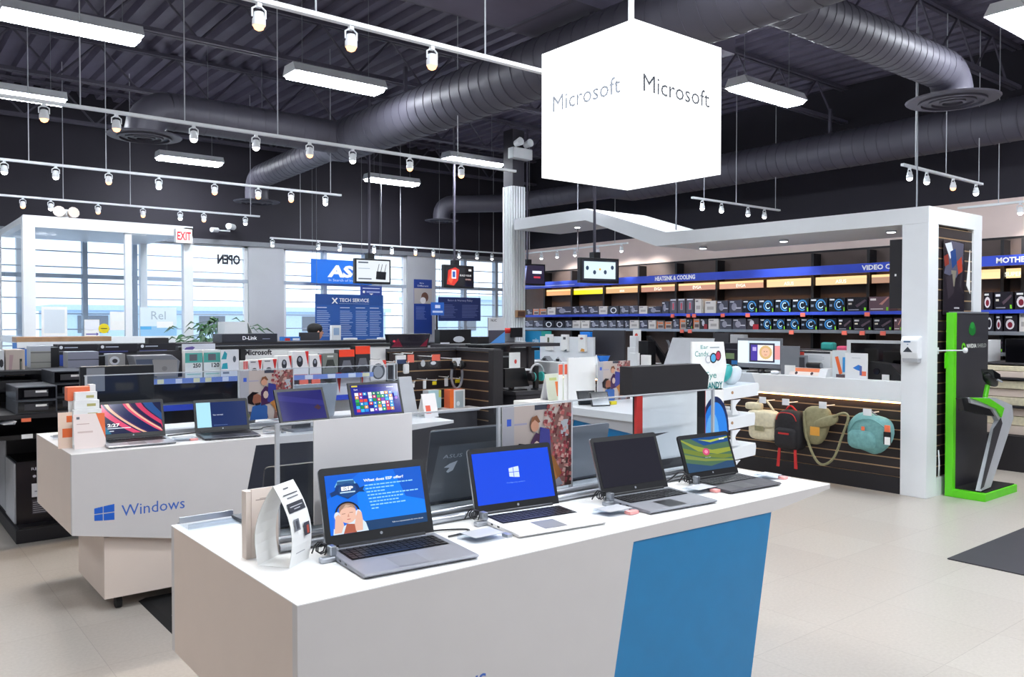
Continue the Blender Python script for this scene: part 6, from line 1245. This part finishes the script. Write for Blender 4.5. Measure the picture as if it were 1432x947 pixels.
q = (4.037,4.264,1.035,1.3); PB('leaflet_stand', 'white upright card with a blue and orange splash', 'card', q, 7.63, .015, 'paper', lambda a: a.rect(0,0,1,1,'#eceef0').poly([(.35,.42),(.6,.55),(.75,.5),(.7,.3),(.5,.35)],'#2f7fd8').rect(.72,.12,.95,.3,'#ee7a5a').rect(.66,.14,.76,.5,'#5a6aa8').rect(.3,.8,.7,.82,'#c0c4c8'))
q = (3.902,4.467,1.03,1.42); t = thing('black_monitor', 'large black glossy monitor in a white foam frame beside the post', 'monitor', (8.05, (q[0]+q[1])/2, CZ)); build('frame', G().box(8.02,8.06,q[0]+.0,q[1],CZ,q[3]), 'wpaint', t); build('glass', G().box(8.01,8.02,q[0],q[1]-.05,CZ+.02,q[3]-.03), 'gloss', t)
q = (3.731,4.088,1.011,1.196); t = thing('projector', 'low black angular projector with a white tag', 'projector', (7.75, (q[0]+q[1])/2, CZ)); build('body', G().prism([(q[0]+.0,CZ),(q[1],CZ),(q[1],CZ+.09),(q[1]-.04,CZ+.17),(q[0]+.1,CZ+.15),(q[0],CZ+.05)], 'x', 7.68, 7.86), 'black', t, bev=.006); w_ = (3.838,3.908,1.008,1.103); build('white_tag', G().box(7.66,7.668,w_[0],w_[1],CZ,w_[3]), 'paper', t); build('lens', G().cyl((7.665,q[1]-.12,CZ+.08),(7.685,q[1]-.12,CZ+.08),.03,n=14), 'gloss', t)
q = (4.52,4.632,1.254,1.352); PB('pink_speaker', 'bright pink round-cornered speaker', 'speaker', (q[0],q[1],0,q[3]), 8.1, .1, 'pinkm', z0=q[2], bev=.02)
q2 = (4.731,4.873,1.299,1.384); PB('aqua_speaker', 'aqua speaker behind the white product box', 'speaker', (q2[0],q2[1],0,q2[3]), 8.2, .1, 'aqua', z0=q2[2], bev=.02)
t = thing('riser_shelf', 'dark raised shelf at the back of the portal counter', 'shelf', (8.3, 5, CZ)); zz = (8.25,4.792,1.306)[2]; build('riser_top', G().box(8.08,8.5,3.72,6.2,zz-.02,zz-.003), 'dark', t); build('riser_back', G().box(8.46,8.5,3.72,6.2,CZ,zz-.02), 'dark', t)
for y in (3.75, 5.0, 6.15): build('riser_leg', G().box(8.12,8.46,y-.01,y+.01,CZ,zz-.02), 'dark', t)
# tv edge mounted inside the post
t = thing('side_screen', 'thick black screen seen edge-on against the inside of the post', 'screen', (7.9, 3.74, 1.74)); q = (3.913,3.991,1.705,2.309)
build('casing', G().box(7.59,8.2,3.70,3.79,1.74,2.36), 'black', t, bev=.006); build('bezel', G().box(7.575,7.59,3.69,3.80,1.73,2.37), 'matte', t); build('led', G().box(7.571,7.575,3.735,3.75,2.03,2.05), 'paper', t); build('mount', G().box(7.9,8.1,3.68,3.70,1.95,2.15), 'steel', t)
# items left part of the portal counter (y beyond 6)
q = (9.22,9.618,1.086,1.471); PB('blue_header_box', 'bright blue lettered carton beside the white column', 'box', q, 7.95, .2, 'aqua', lambda a: a.rect(0,0,1,1,'#1b92c8').text('roku', .5, .6, .14, '#d8f0ff', ww=.35, bold=.03).rect(.35,.3,.9,.33,'#8ad0f0'))
q = (8.097,9.226,1.092,1.397)
t = thing('white_display_wall', 'white backboard carrying three slim phone cartons', 'display', (7.95, (q[0]+q[1])/2, CZ)); build('board', G().box(7.93,7.96,q[0],q[1],CZ,q[3]), 'wpaint', t); build('foot', G().box(7.84,8.04,q[0]+.02,q[1]-.02,CZ,CZ+.01), 'lgrey', t)
for i, (l, r) in enumerate([(762,771),(784,793),(808,818)]):
    ys = ([9.059,8.717,8.361][i], [8.917,8.582,8.218][i]); zb = (7.88,8.626,1.194)[2]; zt2 = (7.88,8.627,1.428)[2]
    SB('phone_carton', ('left','middle','right')[i] + ' slim white phone carton on the white backboard', 'box', (ys[1], ys[0], zb, zt2), 7.885, .04, 'paper', [lambda a: a.rect(.35,.5,.65,.8,'#5a6048'), lambda a: a.rect(.35,.7,.75,.85,'#5a5a60').poly([(.4,0),(.9,0),(.9,.12)],'#3a4a50'), lambda a: a.ell(.5,.78,.25,.06,'#a86a70',8).poly([(.3,.02),(.9,.0),(.9,.15),(.5,.2)],'#e0a048')][i], 'slim phone cartons')
PB('blue_cap_box', 'small vivid blue box above the right phone carton', 'box', ([8.212,8.413][0], [8.212,8.413][1], 0, (7.97,8.312,1.47)[2]), 7.97, .05, 'bluepl', z0=CZ+.001)
for i, (l, r, lb) in enumerate([(755,770,'left'),(772,792,'middle'),(797,812,'right')]):
    yy = [8.862,8.573,8.251][i]; t = thing('wedge_stand', '%s dark wedge-shaped phone stand below the white backboard' % lb, 'stand', (7.75, yy, CZ), group='wedge stands'); build('wedge', G().prism([(yy-.09,CZ),(yy+.09,CZ),(yy,CZ+.07)], 'x', 7.70, 7.80), ('grey','lgrey','grey')[i], t); build('phone', G().box(7.69,7.698,yy-.03,yy+.03,CZ+.005,CZ+.04), 'black', t)
PB('dark_backboard', 'plain charcoal backboard behind the blue bowl', 'panel', (7.78,8.391,1.103,1.491), 8.2, .03, 'dark')
xb, yb, zb = (7.8,7.791,1.114); t = thing('blue_bowl', 'bright blue bowl-shaped light on the portal counter', 'bowl', (7.8, yb, CZ)); build('bowl', G().lathe([(.045,0),(.06,.01),(.095,.10),(.10,.11),(.09,.11),(.055,.02)], 20, (7.8, yb, CZ)), 'bluepl', t, smooth=True); build('rim', G().lathe([(.098,.108),(.104,.112),(.098,.118)], 20, (7.8,yb,CZ)), 'black', t, smooth=True)
xb, yb, zb = (7.7,7.811,1.116); t = thing('paper_cone', 'white pointed cone left of the blue bowl', 'cone', (7.7, yb, CZ)); build('cone', G().cyl((7.7,yb,CZ),(7.7,yb,CZ+.12),.055,.006,n=14), 'wpaint', t, smooth=True); build('base_ring', G().cyl((7.7,yb,CZ),(7.7,yb,CZ+.004),.06,n=14), 'lgrey', t)
PB('emblem_card', 'white card with a small red emblem on a black stand', 'card', (7.207,7.344,1.36,1.508), 7.9, .01, 'paper', lambda a: a.ell(.45,.5,.2,.18,'#d8483c',8), z0=(7.207,7.344,1.36,1.508)[2])
PB('black_stand_box', 'square black box carrying the emblem card', 'box', (7.085,7.331,1.085,1.361), 7.9, .15, 'black')
for i, (l, tt, r, b, m, nm, lb, xx) in enumerate([(873,470,882,500,'wpaint','white_bottle','tall white tapered bottle on the portal counter',7.85),(881,486,892,505,'wpaint','white_pack','white pack left of the black stand box',7.7),(890,494,901,509,'wpaint','white_pack','lower white pack in front of the black stand box',7.62),(906,497,917,508,'paper','price_card','white price card right of the white packs',7.62)]):
    y1, y0, zt2 = ([7.353,7.253,7.143,6.95][i], [7.241,7.118,7.01,6.821][i], 0); D = .6256*xx + .78*y0; SB(nm, lb, 'pack' if 'pack' in nm else 'bottle' if 'bottle' in nm else 'card', (y0, y1, CZ+.001, max(CZ+.06, 1.6 - (tt-451)*D/1150)), xx, .05, m)
# dark chair-like stand + black V shape
q = (6.718,7.302,1.105,1.426)
t = thing('black_display_stand', 'black V-shaped display stand behind the white packs', 'stand', (8.1, (q[0]+q[1])/2, CZ)); build('left_blade', G().prism([(q[1],q[3]),(q[1]-.06,q[3]),(q[0]+.15,CZ),(q[0]+.3,CZ)], 'x', 8.1, 8.14), 'black', t); build('right_blade', G().prism([(q[0],q[3]-.02),(q[0]+.06,q[3]),(q[0]+.34,CZ+.1),(q[0]+.22,CZ+.1)], 'x', 8.14, 8.17), 'black', t); build('base', G().box(8.0,8.25,q[0]+.1,q[0]+.4,CZ,CZ+.015), 'black', t)
q = (6.043,6.624,1.116,1.405)
t = thing('big_laptop', 'large silver laptop seen from behind, left of the headphone display', 'laptop', (7.75, (q[0]+q[1])/2, CZ)); build('lid', G().add([(7.66,q[0]-.1,CZ+.02),(7.66,q[1],CZ+.02),(7.76,q[1]-.06,q[3]+.01),(7.76,q[0]-.1,q[3]+.01),(7.672,q[0]-.1,CZ+.02),(7.672,q[1],CZ+.02),(7.772,q[1]-.06,q[3]+.01),(7.772,q[0]-.1,q[3]+.01)], [(0,1,2,3),(7,6,5,4),(0,4,5,1),(1,5,6,2),(2,6,7,3),(3,7,4,0)]), 'lgrey', t, bev=.003); build('base', G().box(7.67,7.95,q[0]-.1,q[1],CZ,CZ+.02), 'silver', t, bev=.003)
for i, py in enumerate([7.086,6.978,6.873,6.768,6.666,6.565,6.465]):
    t = thing('chrome_clip', '%s of the small silver clips in a row under the lower wall shelf' % ordinal(i), 'clip', (8.3, py, CZ), group='silver clips'); build('post', G().cyl((8.3,py,CZ),(8.3,py,CZ+.26),.005,n=6), 'silver', t); build('clip_plate', G().prism([(py-.05,CZ+.25),(py-.02,CZ+.25),(py+.03,CZ+.32),(py,CZ+.32)], 'x', 8.28, 8.30), 'silver', t)
PB('dark_box', 'dark box above the yellow edge of the headphone display', 'box', (6.143,6.378,1.302,1.469), 8.3, .1, 'dark'); PB('grey_box', 'grey-white box behind the white panel beside the face-screen monitor', 'box', (5.938,6.123,1.368,1.454), 8.3, .1, 'lgrey')
PB('tablet_shelf_box', 'dark stacked media boxes left of the face-screen monitor', 'box', (5.781,5.981,1.091,1.358), 8.0, .2, 'navy', lambda a: a.rect(.1,.4,.7,.62,'#a8c890').rect(.5,.2,.95,.35,'#3a8ad8').rect(.1,.75,.9,.78,'#6a6a78'))
for i, (l, r, lb) in enumerate([(1073,1092,'white mouse-shaped gadget at the foot of the face-screen monitor'),(1058,1066,'small black knob-shaped gadget at the foot of the face-screen monitor')]):
    yy = [5.061,5.237][i]; o = build('small_gadget', G().blob((7.64, yy, CZ+.02), (.08,.09 if i == 0 else .05,.04), 2.4), 'wpaint' if i == 0 else 'black', smooth=True); tag(o, lb, 'gadget')

# ---------------------------------------------------- bags hanging from the counter's slatwall
BX_ = 7.46
def baghook(t, y, z): build('wire_hook', G().tube([(7.61,y,z),(7.40,y,z),(7.39,y,z+.02)], .005, 5).box(7.375,7.38,y-.05,y+.03,z-.02,z+.045), 'wpaint', t)
hz_ = .78
# cream shoulder bag
q = (4.894,5.232,0.369,0.684); yc = (q[0]+q[1])/2; h = q[3]-q[2]; w = q[1]-q[0]
t = thing('shoulder_bag', 'cream canvas shoulder bag hanging at the left', 'bag', (7.46, yc, q[2])); build('body', G().blob((7.46,yc,(q[2]+q[3])/2), (.14,w,h), 5, 20, 12), 'beigefab', t, smooth=True); build('flap', G().blob((7.44,yc,q[3]-h*.3), (.15,w*.98,h*.55), 6, 20, 10), 'beigefab', t, smooth=True); build('strap', G().tube(smoothp([(7.46,yc+w*.4,q[3]-.03),(7.44,yc+w*.15,hz_),(7.44,yc-w*.1,hz_),(7.46,yc-w*.38,q[3]-.03)]), .012, 6), 'beigefab', t); build('printed_patch', G().box(7.36,7.365,yc-.05,yc+.05,q[2]+.1,q[2]+.15), 'olive', t); baghook(t, yc-.02, hz_)
build('pouch', G().blob((7.45,yc+.12,q[3]+.03),(.08,.2,.08),4), 'beigefab', t, smooth=True)
# black backpack
q = (4.591,4.91,0.294,0.71); yc = (q[0]+q[1])/2; h = q[3]-q[2]; w = q[1]-q[0]
def packwarp(x, y, z, h=h): return (x, y*(1 - .18*max(0, z/(h/2))**2), z)
t = thing('backpack', 'black backpack with red straps and zips', 'backpack', (7.46, yc, q[2])); build('body', G().blob((7.46,yc,(q[2]+q[3])/2), (.20,w,h), 3.6, 22, 14, warp=packwarp), 'blackfab', t, smooth=True); build('front_pocket', G().blob((7.39,yc,q[2]+h*.33), (.13,w*.8,h*.5), 4, 18, 10), 'blackfab', t, smooth=True)
build('zip', G().tube(smoothp([(7.37,yc+w*.36,q[3]-h*.25),(7.36,yc+w*.22,q[3]-h*.08),(7.36,yc-w*.22,q[3]-h*.08),(7.37,yc-w*.36,q[3]-h*.25)]), .005, 5), 'redfab', t); build('top_handle', G().tube(smoothp([(7.46,yc+.06,q[3]-.01),(7.45,yc,q[3]+.04),(7.46,yc-.06,q[3]-.01)]), .01, 6), 'redfab', t); build('badge', G().box(7.322,7.327,yc-.06,yc+.06,q[2]+h*.42,q[2]+h*.46), 'redfab', t)
for s in (-.28, .28): build('strap_end', G().prism([(yc+s*w-.014,q[2]+.02),(yc+s*w+.014,q[2]+.02),(yc+s*w*1.15+.02,q[2]-.17),(yc+s*w*1.15-.012,q[2]-.17)], 'x', 7.39, 7.40), 'redfab', t)
baghook(t, yc+.02, hz_)
# olive bag with long grey strap
q = (4.327,4.623,0.384,0.769); yc = (q[0]+q[1])/2; h = q[3]-q[2]; w = q[1]-q[0]
def olwarp(x, y, z, h=h): return (x, y*(1+.25*z/(h/2)) - .10*z, z)
t = thing('messenger_bag', 'olive folded messenger bag with an orange tag and long looping strap', 'bag', (7.46, yc, q[2])); build('body', G().blob((7.47,yc,(q[2]+q[3])/2), (.14,w*.9,h), 3, 20, 12, warp=olwarp), 'olive', t, smooth=True); build('flap', G().blob((7.43,yc-.12,q[3]-h*.38), (.08,w*.9,h*.28), 3, 18, 10, warp=lambda x,y,z: (x,y,z-.35*y)), 'olive', t, smooth=True)
sp = [(7.4,4.571,0.715),(7.4,4.537,0.468),(7.4,4.45,0.265),(7.4,4.357,0.206),(7.4,4.245,0.291),(7.4,4.166,0.494),(7.4,4.102,0.686),(7.4,4.146,0.73),(7.4,4.256,0.686)]
build('long_strap', G().tube(smoothp(sp), .013, 6), 'olive', t, smooth=True); o_ = (4.379,4.479,0.488,0.573); build('orange_tag', G().box(7.365,7.37,o_[0],o_[1],o_[2],o_[3]), mat('amber_tag', '#e0a040', .5), t); baghook(t, [4.362][0], hz_)
# teal pack
q = (3.695,4.127,0.376,0.746); yc = (q[0]+q[1])/2; h = q[3]-q[2]; w = q[1]-q[0]
def twarp(x, y, z, h=h, w=w): return (x, y*(1 - .12*max(0, -z/(h/2))), z*(1 - .10*(y/(w/2))**2) + .03*math.sin(y*22)*.4)
t = thing('sling_pack', 'rounded teal nylon pack with an orange logo and black buckles', 'backpack', (7.46, yc, q[2])); build('body', G().blob((7.46,yc,(q[2]+q[3])/2), (.20,w,h), 2.7, 24, 16, warp=twarp), 'tealfab', t, smooth=True)
build('front_pocket', G().blob((7.385,yc+.04,(q[2]+q[3])/2-.06), (.10,w*.66,h*.5), 3, 18, 10), 'tealfab', t, smooth=True)
build('piping', G().tube(smoothp([(7.37,yc+w*.40,q[2]+h*.45),(7.355,yc+w*.2,q[3]-h*.2),(7.355,yc-w*.15,q[3]-h*.12),(7.37,yc-w*.42,q[3]-h*.3)]), .006, 5), 'tealfab', t); build('handle', G().tube(smoothp([(7.45,yc+.07,q[3]-.02),(7.43,yc,q[3]+.03),(7.45,yc-.07,q[3]-.02)]), .008, 6), 'grey', t)
build('orange_mark', G().box(7.345,7.352,yc+.0,yc+.03,q[3]-h*.42,q[3]-h*.32), 'orange', t); b_ = (3.655,3.722,0.487,0.643); build('buckle_strap', G().box(7.33,7.345,b_[0],b_[1],b_[2],b_[3]-.04), 'black', t, bev=.003); build('white_tag', G().box(7.32,7.325,b_[0]+.0,b_[0]+.05,b_[2],b_[2]+.07), 'paper', t); build('orange_clip', G().box(7.33,7.345,b_[0]+.01,b_[1]-.01,b_[3]-.04,b_[3]+.02), 'orange', t); baghook(t, yc, hz_-.03)

# ---------------------------------------------------- side slatwall: poster, hook, green tag, cable
q = (7.868,8.308,1.674,2.364)
t = thing('hanging_poster', 'tall dark glossy picture poster on the side slatwall', 'poster', ((q[0]+q[1])/2, 3.44, q[2])); build('panel', G().box(q[0],q[1],3.44,3.446,q[2],q[3]), 'matte', t)
front(q[0],q[1],q[2],q[3],3.44).rect(0,0,1,1,'#2a242c').poly([(.02,.55),(.3,1),(.95,.98),(.9,.7),(.6,.5)],'#5a5a6e').poly([(.05,.95),(.35,.98),(.45,.85),(.3,.75)],'#dfe4ee').poly([(.3,.85),(.55,.9),(.62,.7),(.4,.62)],'#2b4a86').poly([(.62,.72),(.85,.8),(.9,.6),(.7,.55)],'#b8432e').poly([(0,.78),(.2,.82),(.25,.68),(.05,.64)],'#8a3a30').poly([(.35,.6),(.6,.6),(.5,.38),(.4,.4)],'#8a8474').poly([(.1,.5),(.4,.55),(.5,.3),(.2,.2)],'#3c343c').rect(.5,.08,.75,.1,'#c8c4c8').build('printed_face', GLOSSINK, t)
build('curled_corner', G().prism([(q[1]-.02,q[2]+.28),(q[1]+.05,q[2]+.62),(q[1]+.06,q[2]+.2)], 'y', 3.41, 3.414), 'paper', t)
hq = (7.716,3.42,1.339)[2]
t = thing('wall_hook', 'long white hook with a green tag on the side slatwall', 'hook', (7.75, 3.4, hq)); build('arm', G().tube([(7.79,3.46,hq),(7.79,3.22,hq+.01),(7.79,3.215,hq+.03)], .006, 6), 'wpaint', t); build('tip', G().blob((7.79,3.21,hq+.01),(.04,.04,.05),2.4,10,8), 'wpaint', t, smooth=True); build('plate', G().box(7.765,7.815,3.45,3.46,hq-.03,hq+.03), 'wpaint', t); build('green_tag', G().box(7.80,7.86,3.39,3.394,hq-.16,hq-.02), 'green', t)
cord('white cable loop low on the side slatwall', smoothp([(7.80,3.44,.42),(7.77,3.42,.34),(7.77,3.42,.24),(7.81,3.44,.18)]), m='wpaint', r=.006)

# ---------------------------------------------------- green kiosk
t = thing('gaming_kiosk', 'bright green framed demo kiosk with a black back panel', 'kiosk', (8.2, 3.25, 0))
build('green_frame', G().box(7.84,7.90,3.33,3.40,0,1.69).box(7.8405,8.56,3.05,3.33,0,.07), 'green', t, bev=.004)
build('back_panel', G().box(7.90,8.60,3.335,3.40,.07,1.685), 'dark', t); build('floor_mat', G().box(7.90,8.54,3.07,3.335,.07,.078), 'rubber', t)
build('panel_top', G().box(7.90,8.60,3.33,3.405,1.685,1.70), 'grey', t)
q = (7.90, 8.60, .07, 1.685)
front(*q, 3.335).text('NVIDIA', .32, .80, .022, '#f0f4ee', ww=.30, bold=.03).text('SHIELD', .65, .80, .022, '#b9c0b9', ww=.28).ell(.22,.807,.06,.024,'#6ad020',12).ell(.22,.807,.025,.01,'#26262a',8).ell(.48,.905,.11,.035,'#1f7a32',12).ell(.48,.93,.07,.02,'#2a9a40',10).build('printed_mark', INK, t)
# leaning pedestal (profile in the x-z plane)
P_ = [(7.879,3.16,0.083),(8.093,3.16,0.096),(8.597,3.16,0.691),(8.559,3.16,0.817),(8.181,3.16,0.907),(7.622,3.16,0.939),(7.652,3.16,0.893),(8.106,3.16,0.806),(8.267,3.16,0.688),(8.189,3.16,0.615)]
poly = [(p[0], p[2]) for p in P_]
build('pedestal_shell', G().prism(poly, 'y', 3.10, 3.15), 'lgrey', t, bev=.004)
I_ = [(7.864,3.1,0.108),(7.924,3.1,0.12),(8.32,3.1,0.663),(8.286,3.1,0.713),(8.128,3.1,0.626)]; build('pedestal_inlay', G().prism([(p[0], p[2]) for p in I_], 'y', 3.094, 3.10), 'dark', t)
Gp = [(7.596,3.09,0.945),(8.0,3.09,0.915),(8.338,3.09,0.803),(8.275,3.09,0.721),(8.16,3.09,0.808),(7.863,3.09,0.885)]; build('green_inlay', G().prism([(p[0], p[2]) for p in Gp], 'y', 3.085, 3.10), 'green', t)
K_ = [(7.508,3.16,0.939),(7.622,3.16,0.939),(8.2,3.16,0.793),(8.202,3.16,0.733),(7.567,3.16,0.829)]; build('console', G().prism([(p[0], p[2]) for p in K_], 'y', 3.12, 3.17), 'black', t)
s0 = (8.062,3.15,0.888); s1 = (8.121,3.15,1.023); build('stem', G().tube([s0, s1], .022, 8), 'green', t)
c_ = (8.105,3.12,1.077); cp = build('game_controller', G().blob((c_[0], c_[1], c_[2]), (.20,.10,.09), 2.6, 18, 10, warp=lambda x,y,z: (x, y, z - x*.45)), 'black', t, smooth=True)
for k in range(5): build('button', G().cyl((c_[0]+.01+.022*k, 3.07, c_[2]-.005*k+.0), (c_[0]+.01+.022*k, 3.055, c_[2]-.005*k), .008, n=8), 'lgrey', cp)
build('flip_screen', G().prism([(c_[0]-.11,c_[2]+.10),(c_[0]+.06,c_[2]+.05),(c_[0]+.08,c_[2]-.0),(c_[0]-.06,c_[2]+.02)], 'y', 3.06, 3.16), 'gloss', cp)

# ---------------------------------------------------- lower right: boxes on the card wall
t = thing('low_shelving', 'deep dark shelving holding pale cartons at the right edge', 'shelving', (10.0, 3.3, 0))
build('plinth', G().box(9.7, 10.9, 2.6, 4.1, 0, .38), 'matte', t)
for z in (.70, 1.0): build('shelf', G().box(9.75, 10.9, 2.6, 4.1, z-.02, z), 'matte', t)
build('back', G().box(10.88, 10.92, 2.6, 4.1, .38, 1.2), 'matte', t)
for y in (4.08,): build('side', G().box(9.75, 10.9, y, y+.03, .38, 1.0), 'matte', t)
random.seed(9)
k = 0
for z0, hs in ((.385, (.10,.10,.09)), (.701, (.09,.09,.09)), (1.001, (.07,.06))):
    zz = z0
    for hgt in hs:
        o = build('flat_carton', G().box(9.78+random.uniform(0,.05), 10.5, 2.75+random.uniform(0,.08), 3.95+random.uniform(-.06,.06), zz, zz+hgt-.006), ('cream','beigefab')[k % 2], bev=.004)
        tag(o, '%s flat cream carton counted upwards on the low shelving at the right edge' % ordinal(k), 'box', 'flat cream cartons at the right edge'); zz += hgt; k += 1
t = thing('black_boxed_monitor', 'large black boxed monitor above the cream cartons at the right edge', 'box', (9.9, 3.3, 1.16)); build('box_body', G().box(9.95,10.5,2.7,3.68,1.16,1.42), 'gloss', t, bev=.004); build('label', G().box(9.945,9.95,3.2,3.4,1.36,1.39), 'paper', t)
o = build('white_panel_box', G().box(9.9, 10.3, 3.86, 3.97, 1.16, 1.40), 'wpaint'); tag(o, 'narrow white box right behind the top of the kiosk panel', 'box')
t = thing('screen_riser', 'dark riser under the black boxed monitor', 'riser', (10.1, 3.3, 1.0)); build('riser_top', G().box(9.88,10.6,2.65,4.05,1.14,1.158), 'dark', t); build('riser_side', G().box(9.9,10.55,4.02,4.05,1.0,1.14), 'dark', t)

# ---------------------------------------------------- headphone carton display ("eye candy")
EX0, EX1, EY = 4.86, 5.66, 3.90
t = thing('headphone_display', 'white scalloped carton stand with teal script lettering', 'display', (5.25, 4.0, 0))
hdr = [(4.832,3.9,1.458),(5.207,3.9,1.452),(5.244,3.9,1.264),(5.192,3.9,1.085),(4.984,3.9,1.096),(4.833,3.9,1.257)]
build('header_board', G().prism([(p[0],p[2]) for p in hdr], 'y', 3.90, 3.915), 'paper', t)
fb = [(4.934,3.9,1.109),(5.21,3.9,1.095),(5.214,3.9,0.561),(4.954,3.9,0.588)]
build('front_board', G().prism([(fb[0][0],fb[0][2]),(fb[1][0],fb[1][2]),(fb[1][0],0),(fb[0][0],0)], 'y', 3.90, 3.93), 'paper', t)
# scalloped side built from tiers along +x
tiers = [(5.21,3.9,1.084),(5.212,3.9,0.848),(5.214,3.9,0.605),(5.216,3.9,0.362)]
tx = [(5.674,3.9,1.055)[0], (5.628,3.9,0.805)[0], (5.64,3.9,0.546)[0], (5.623,3.9,0.289)[0]]
X1 = fb[1][0]
for i in range(4):
    z = tiers[i][2]; x1 = tx[i]
    tr = build('tray', G().prism([(X1-.05,z),(x1,z+.03),(x1+.01,z-.0),(x1,z-.07),(X1-.05,z-.09)], 'y', 3.91, 4.18), 'wpaint', t, bev=.003)
    build('gold_pin', G().cyl((X1+.12,3.905,z-.03),(X1+.12,3.91,z-.03),.012,n=8), 'wood', tr)
    # concave cheek below the tray
    zb = z-.09; zn = tiers[i+1][2]+.03 if i < 3 else 0
    pts = [(X1-.02,zb)] + [(X1+.24-.10*math.sin(math.pi*k/6), zb+(zn-zb)*k/6) for k in range(7)] + [(X1-.02,zn)]
    build('cheek', G().prism(pts, 'y', 4.16, 4.18), 'wpaint', t); pts2 = [(X1+.13,zb)] + [(X1+.24-.07*math.sin(math.pi*k/6), zb+(zn-zb)*k/6) for k in range(7)] + [(X1+.13,zn)]
    build('front_cheek', G().prism(pts2, 'y', 3.915, 3.93), 'wpaint', t)
build('core', G().box(fb[0][0]+.01, X1, 3.93, 4.16, 0, 1.05), 'paper', t)
hx0, hx1, hz0, hz1 = fb[0][0], X1, tiers[0][2], hdr[0][2]
dome = [(5.236,3.92,1.082),(5.235,3.92,1.264),(5.444,3.92,1.263),(5.585,3.92,1.229),(5.644,3.92,1.147),(5.693,3.92,1.058)]
build('clear_dome', G().prism([(p[0],p[2]) for p in dome], 'y', 3.93, 4.17), CLEAR, t)
for k, xx in enumerate((.08,.2,.32)): build('wrapped_headset', G().blob((X1+xx, 4.05, tiers[0][2]+.09+.02*(k%2)), (.13,.12,.15), 2.2, 14, 10, warp=lambda x,y,z: (x+z*.5,y,z)), ('lgrey','aqua','wpaint')[k], t, smooth=True)
a = front(hdr[0][0], hdr[1][0], 1.06, hdr[0][2], 3.90)
a.text('Ear', .26, .86, .07, '#2a9a94', ww=.24).text('Candy', .08, .72, .10, '#2a9a94', ww=.42).rect(.55,.87,.85,.89,'#9aa8b0').ring(.50,.66,.10,.08,.3,'#b8bec8',14).ring(.66,.68,.11,.10,.25,'#20242c',14).ell(.66,.68,.08,.075,'#5aaee0',12).ell(.82,.72,.09,.10,'#3a2430',12).ell(.81,.72,.07,.08,'#c83a5a',12)
a.text('Eye', .42, .30, .12, '#2a9a94', ww=.34).text('CANDY', .38, .10, .12, '#1f7f84', ww=.58, bold=.03).build('lettering', INK, t)
bl_ = front(fb[0][0], fb[1][0], fb[2][2], fb[0][2], 3.90); bl_.ell(.62,.35,.62,.52,'#1a2a5a',20,0,180).ell(.62,.33,.55,.46,'#2a86e8',20,0,180).ell(.5,.3,.3,.34,'#6ab8f8',14,0,180).rect(.1,.05,1,.35,'#1d74dc').poly([(.7,.0),(1,.0),(1,.25),(.8,.3)],'#a8d83a').rect(.55,.05,.7,.3,'#1a2a5a').build('printed_front', INK, t)
for i, (px, lb) in enumerate(((1025,'upper'),(1023,'lower'))):
    z = tiers[i+1][2]+.03; o = build('boxed_headset', G().box(X1+.02, X1+.12, 3.98, 4.2, z, z+.2), 'dark', bev=.005); tag(o, 'dark boxed headset on the %s tray of the white headphone stand' % lb, 'box'); front(X1+.02,X1+.12,z,z+.2,3.98).ell(.5,.5,.3,.3,'#c8ccd4',12).build('printed_front', INK, o)
# dark floor mat at the right
o = build('floor_mat', G().prism([(5.75,2.47),(8.4,2.47),(8.4,1.2),(5.75,1.2)], 'z', 0, .008), 'dark'); tag(o, 'flat dark grey mat on the floor at the right edge', 'mat')
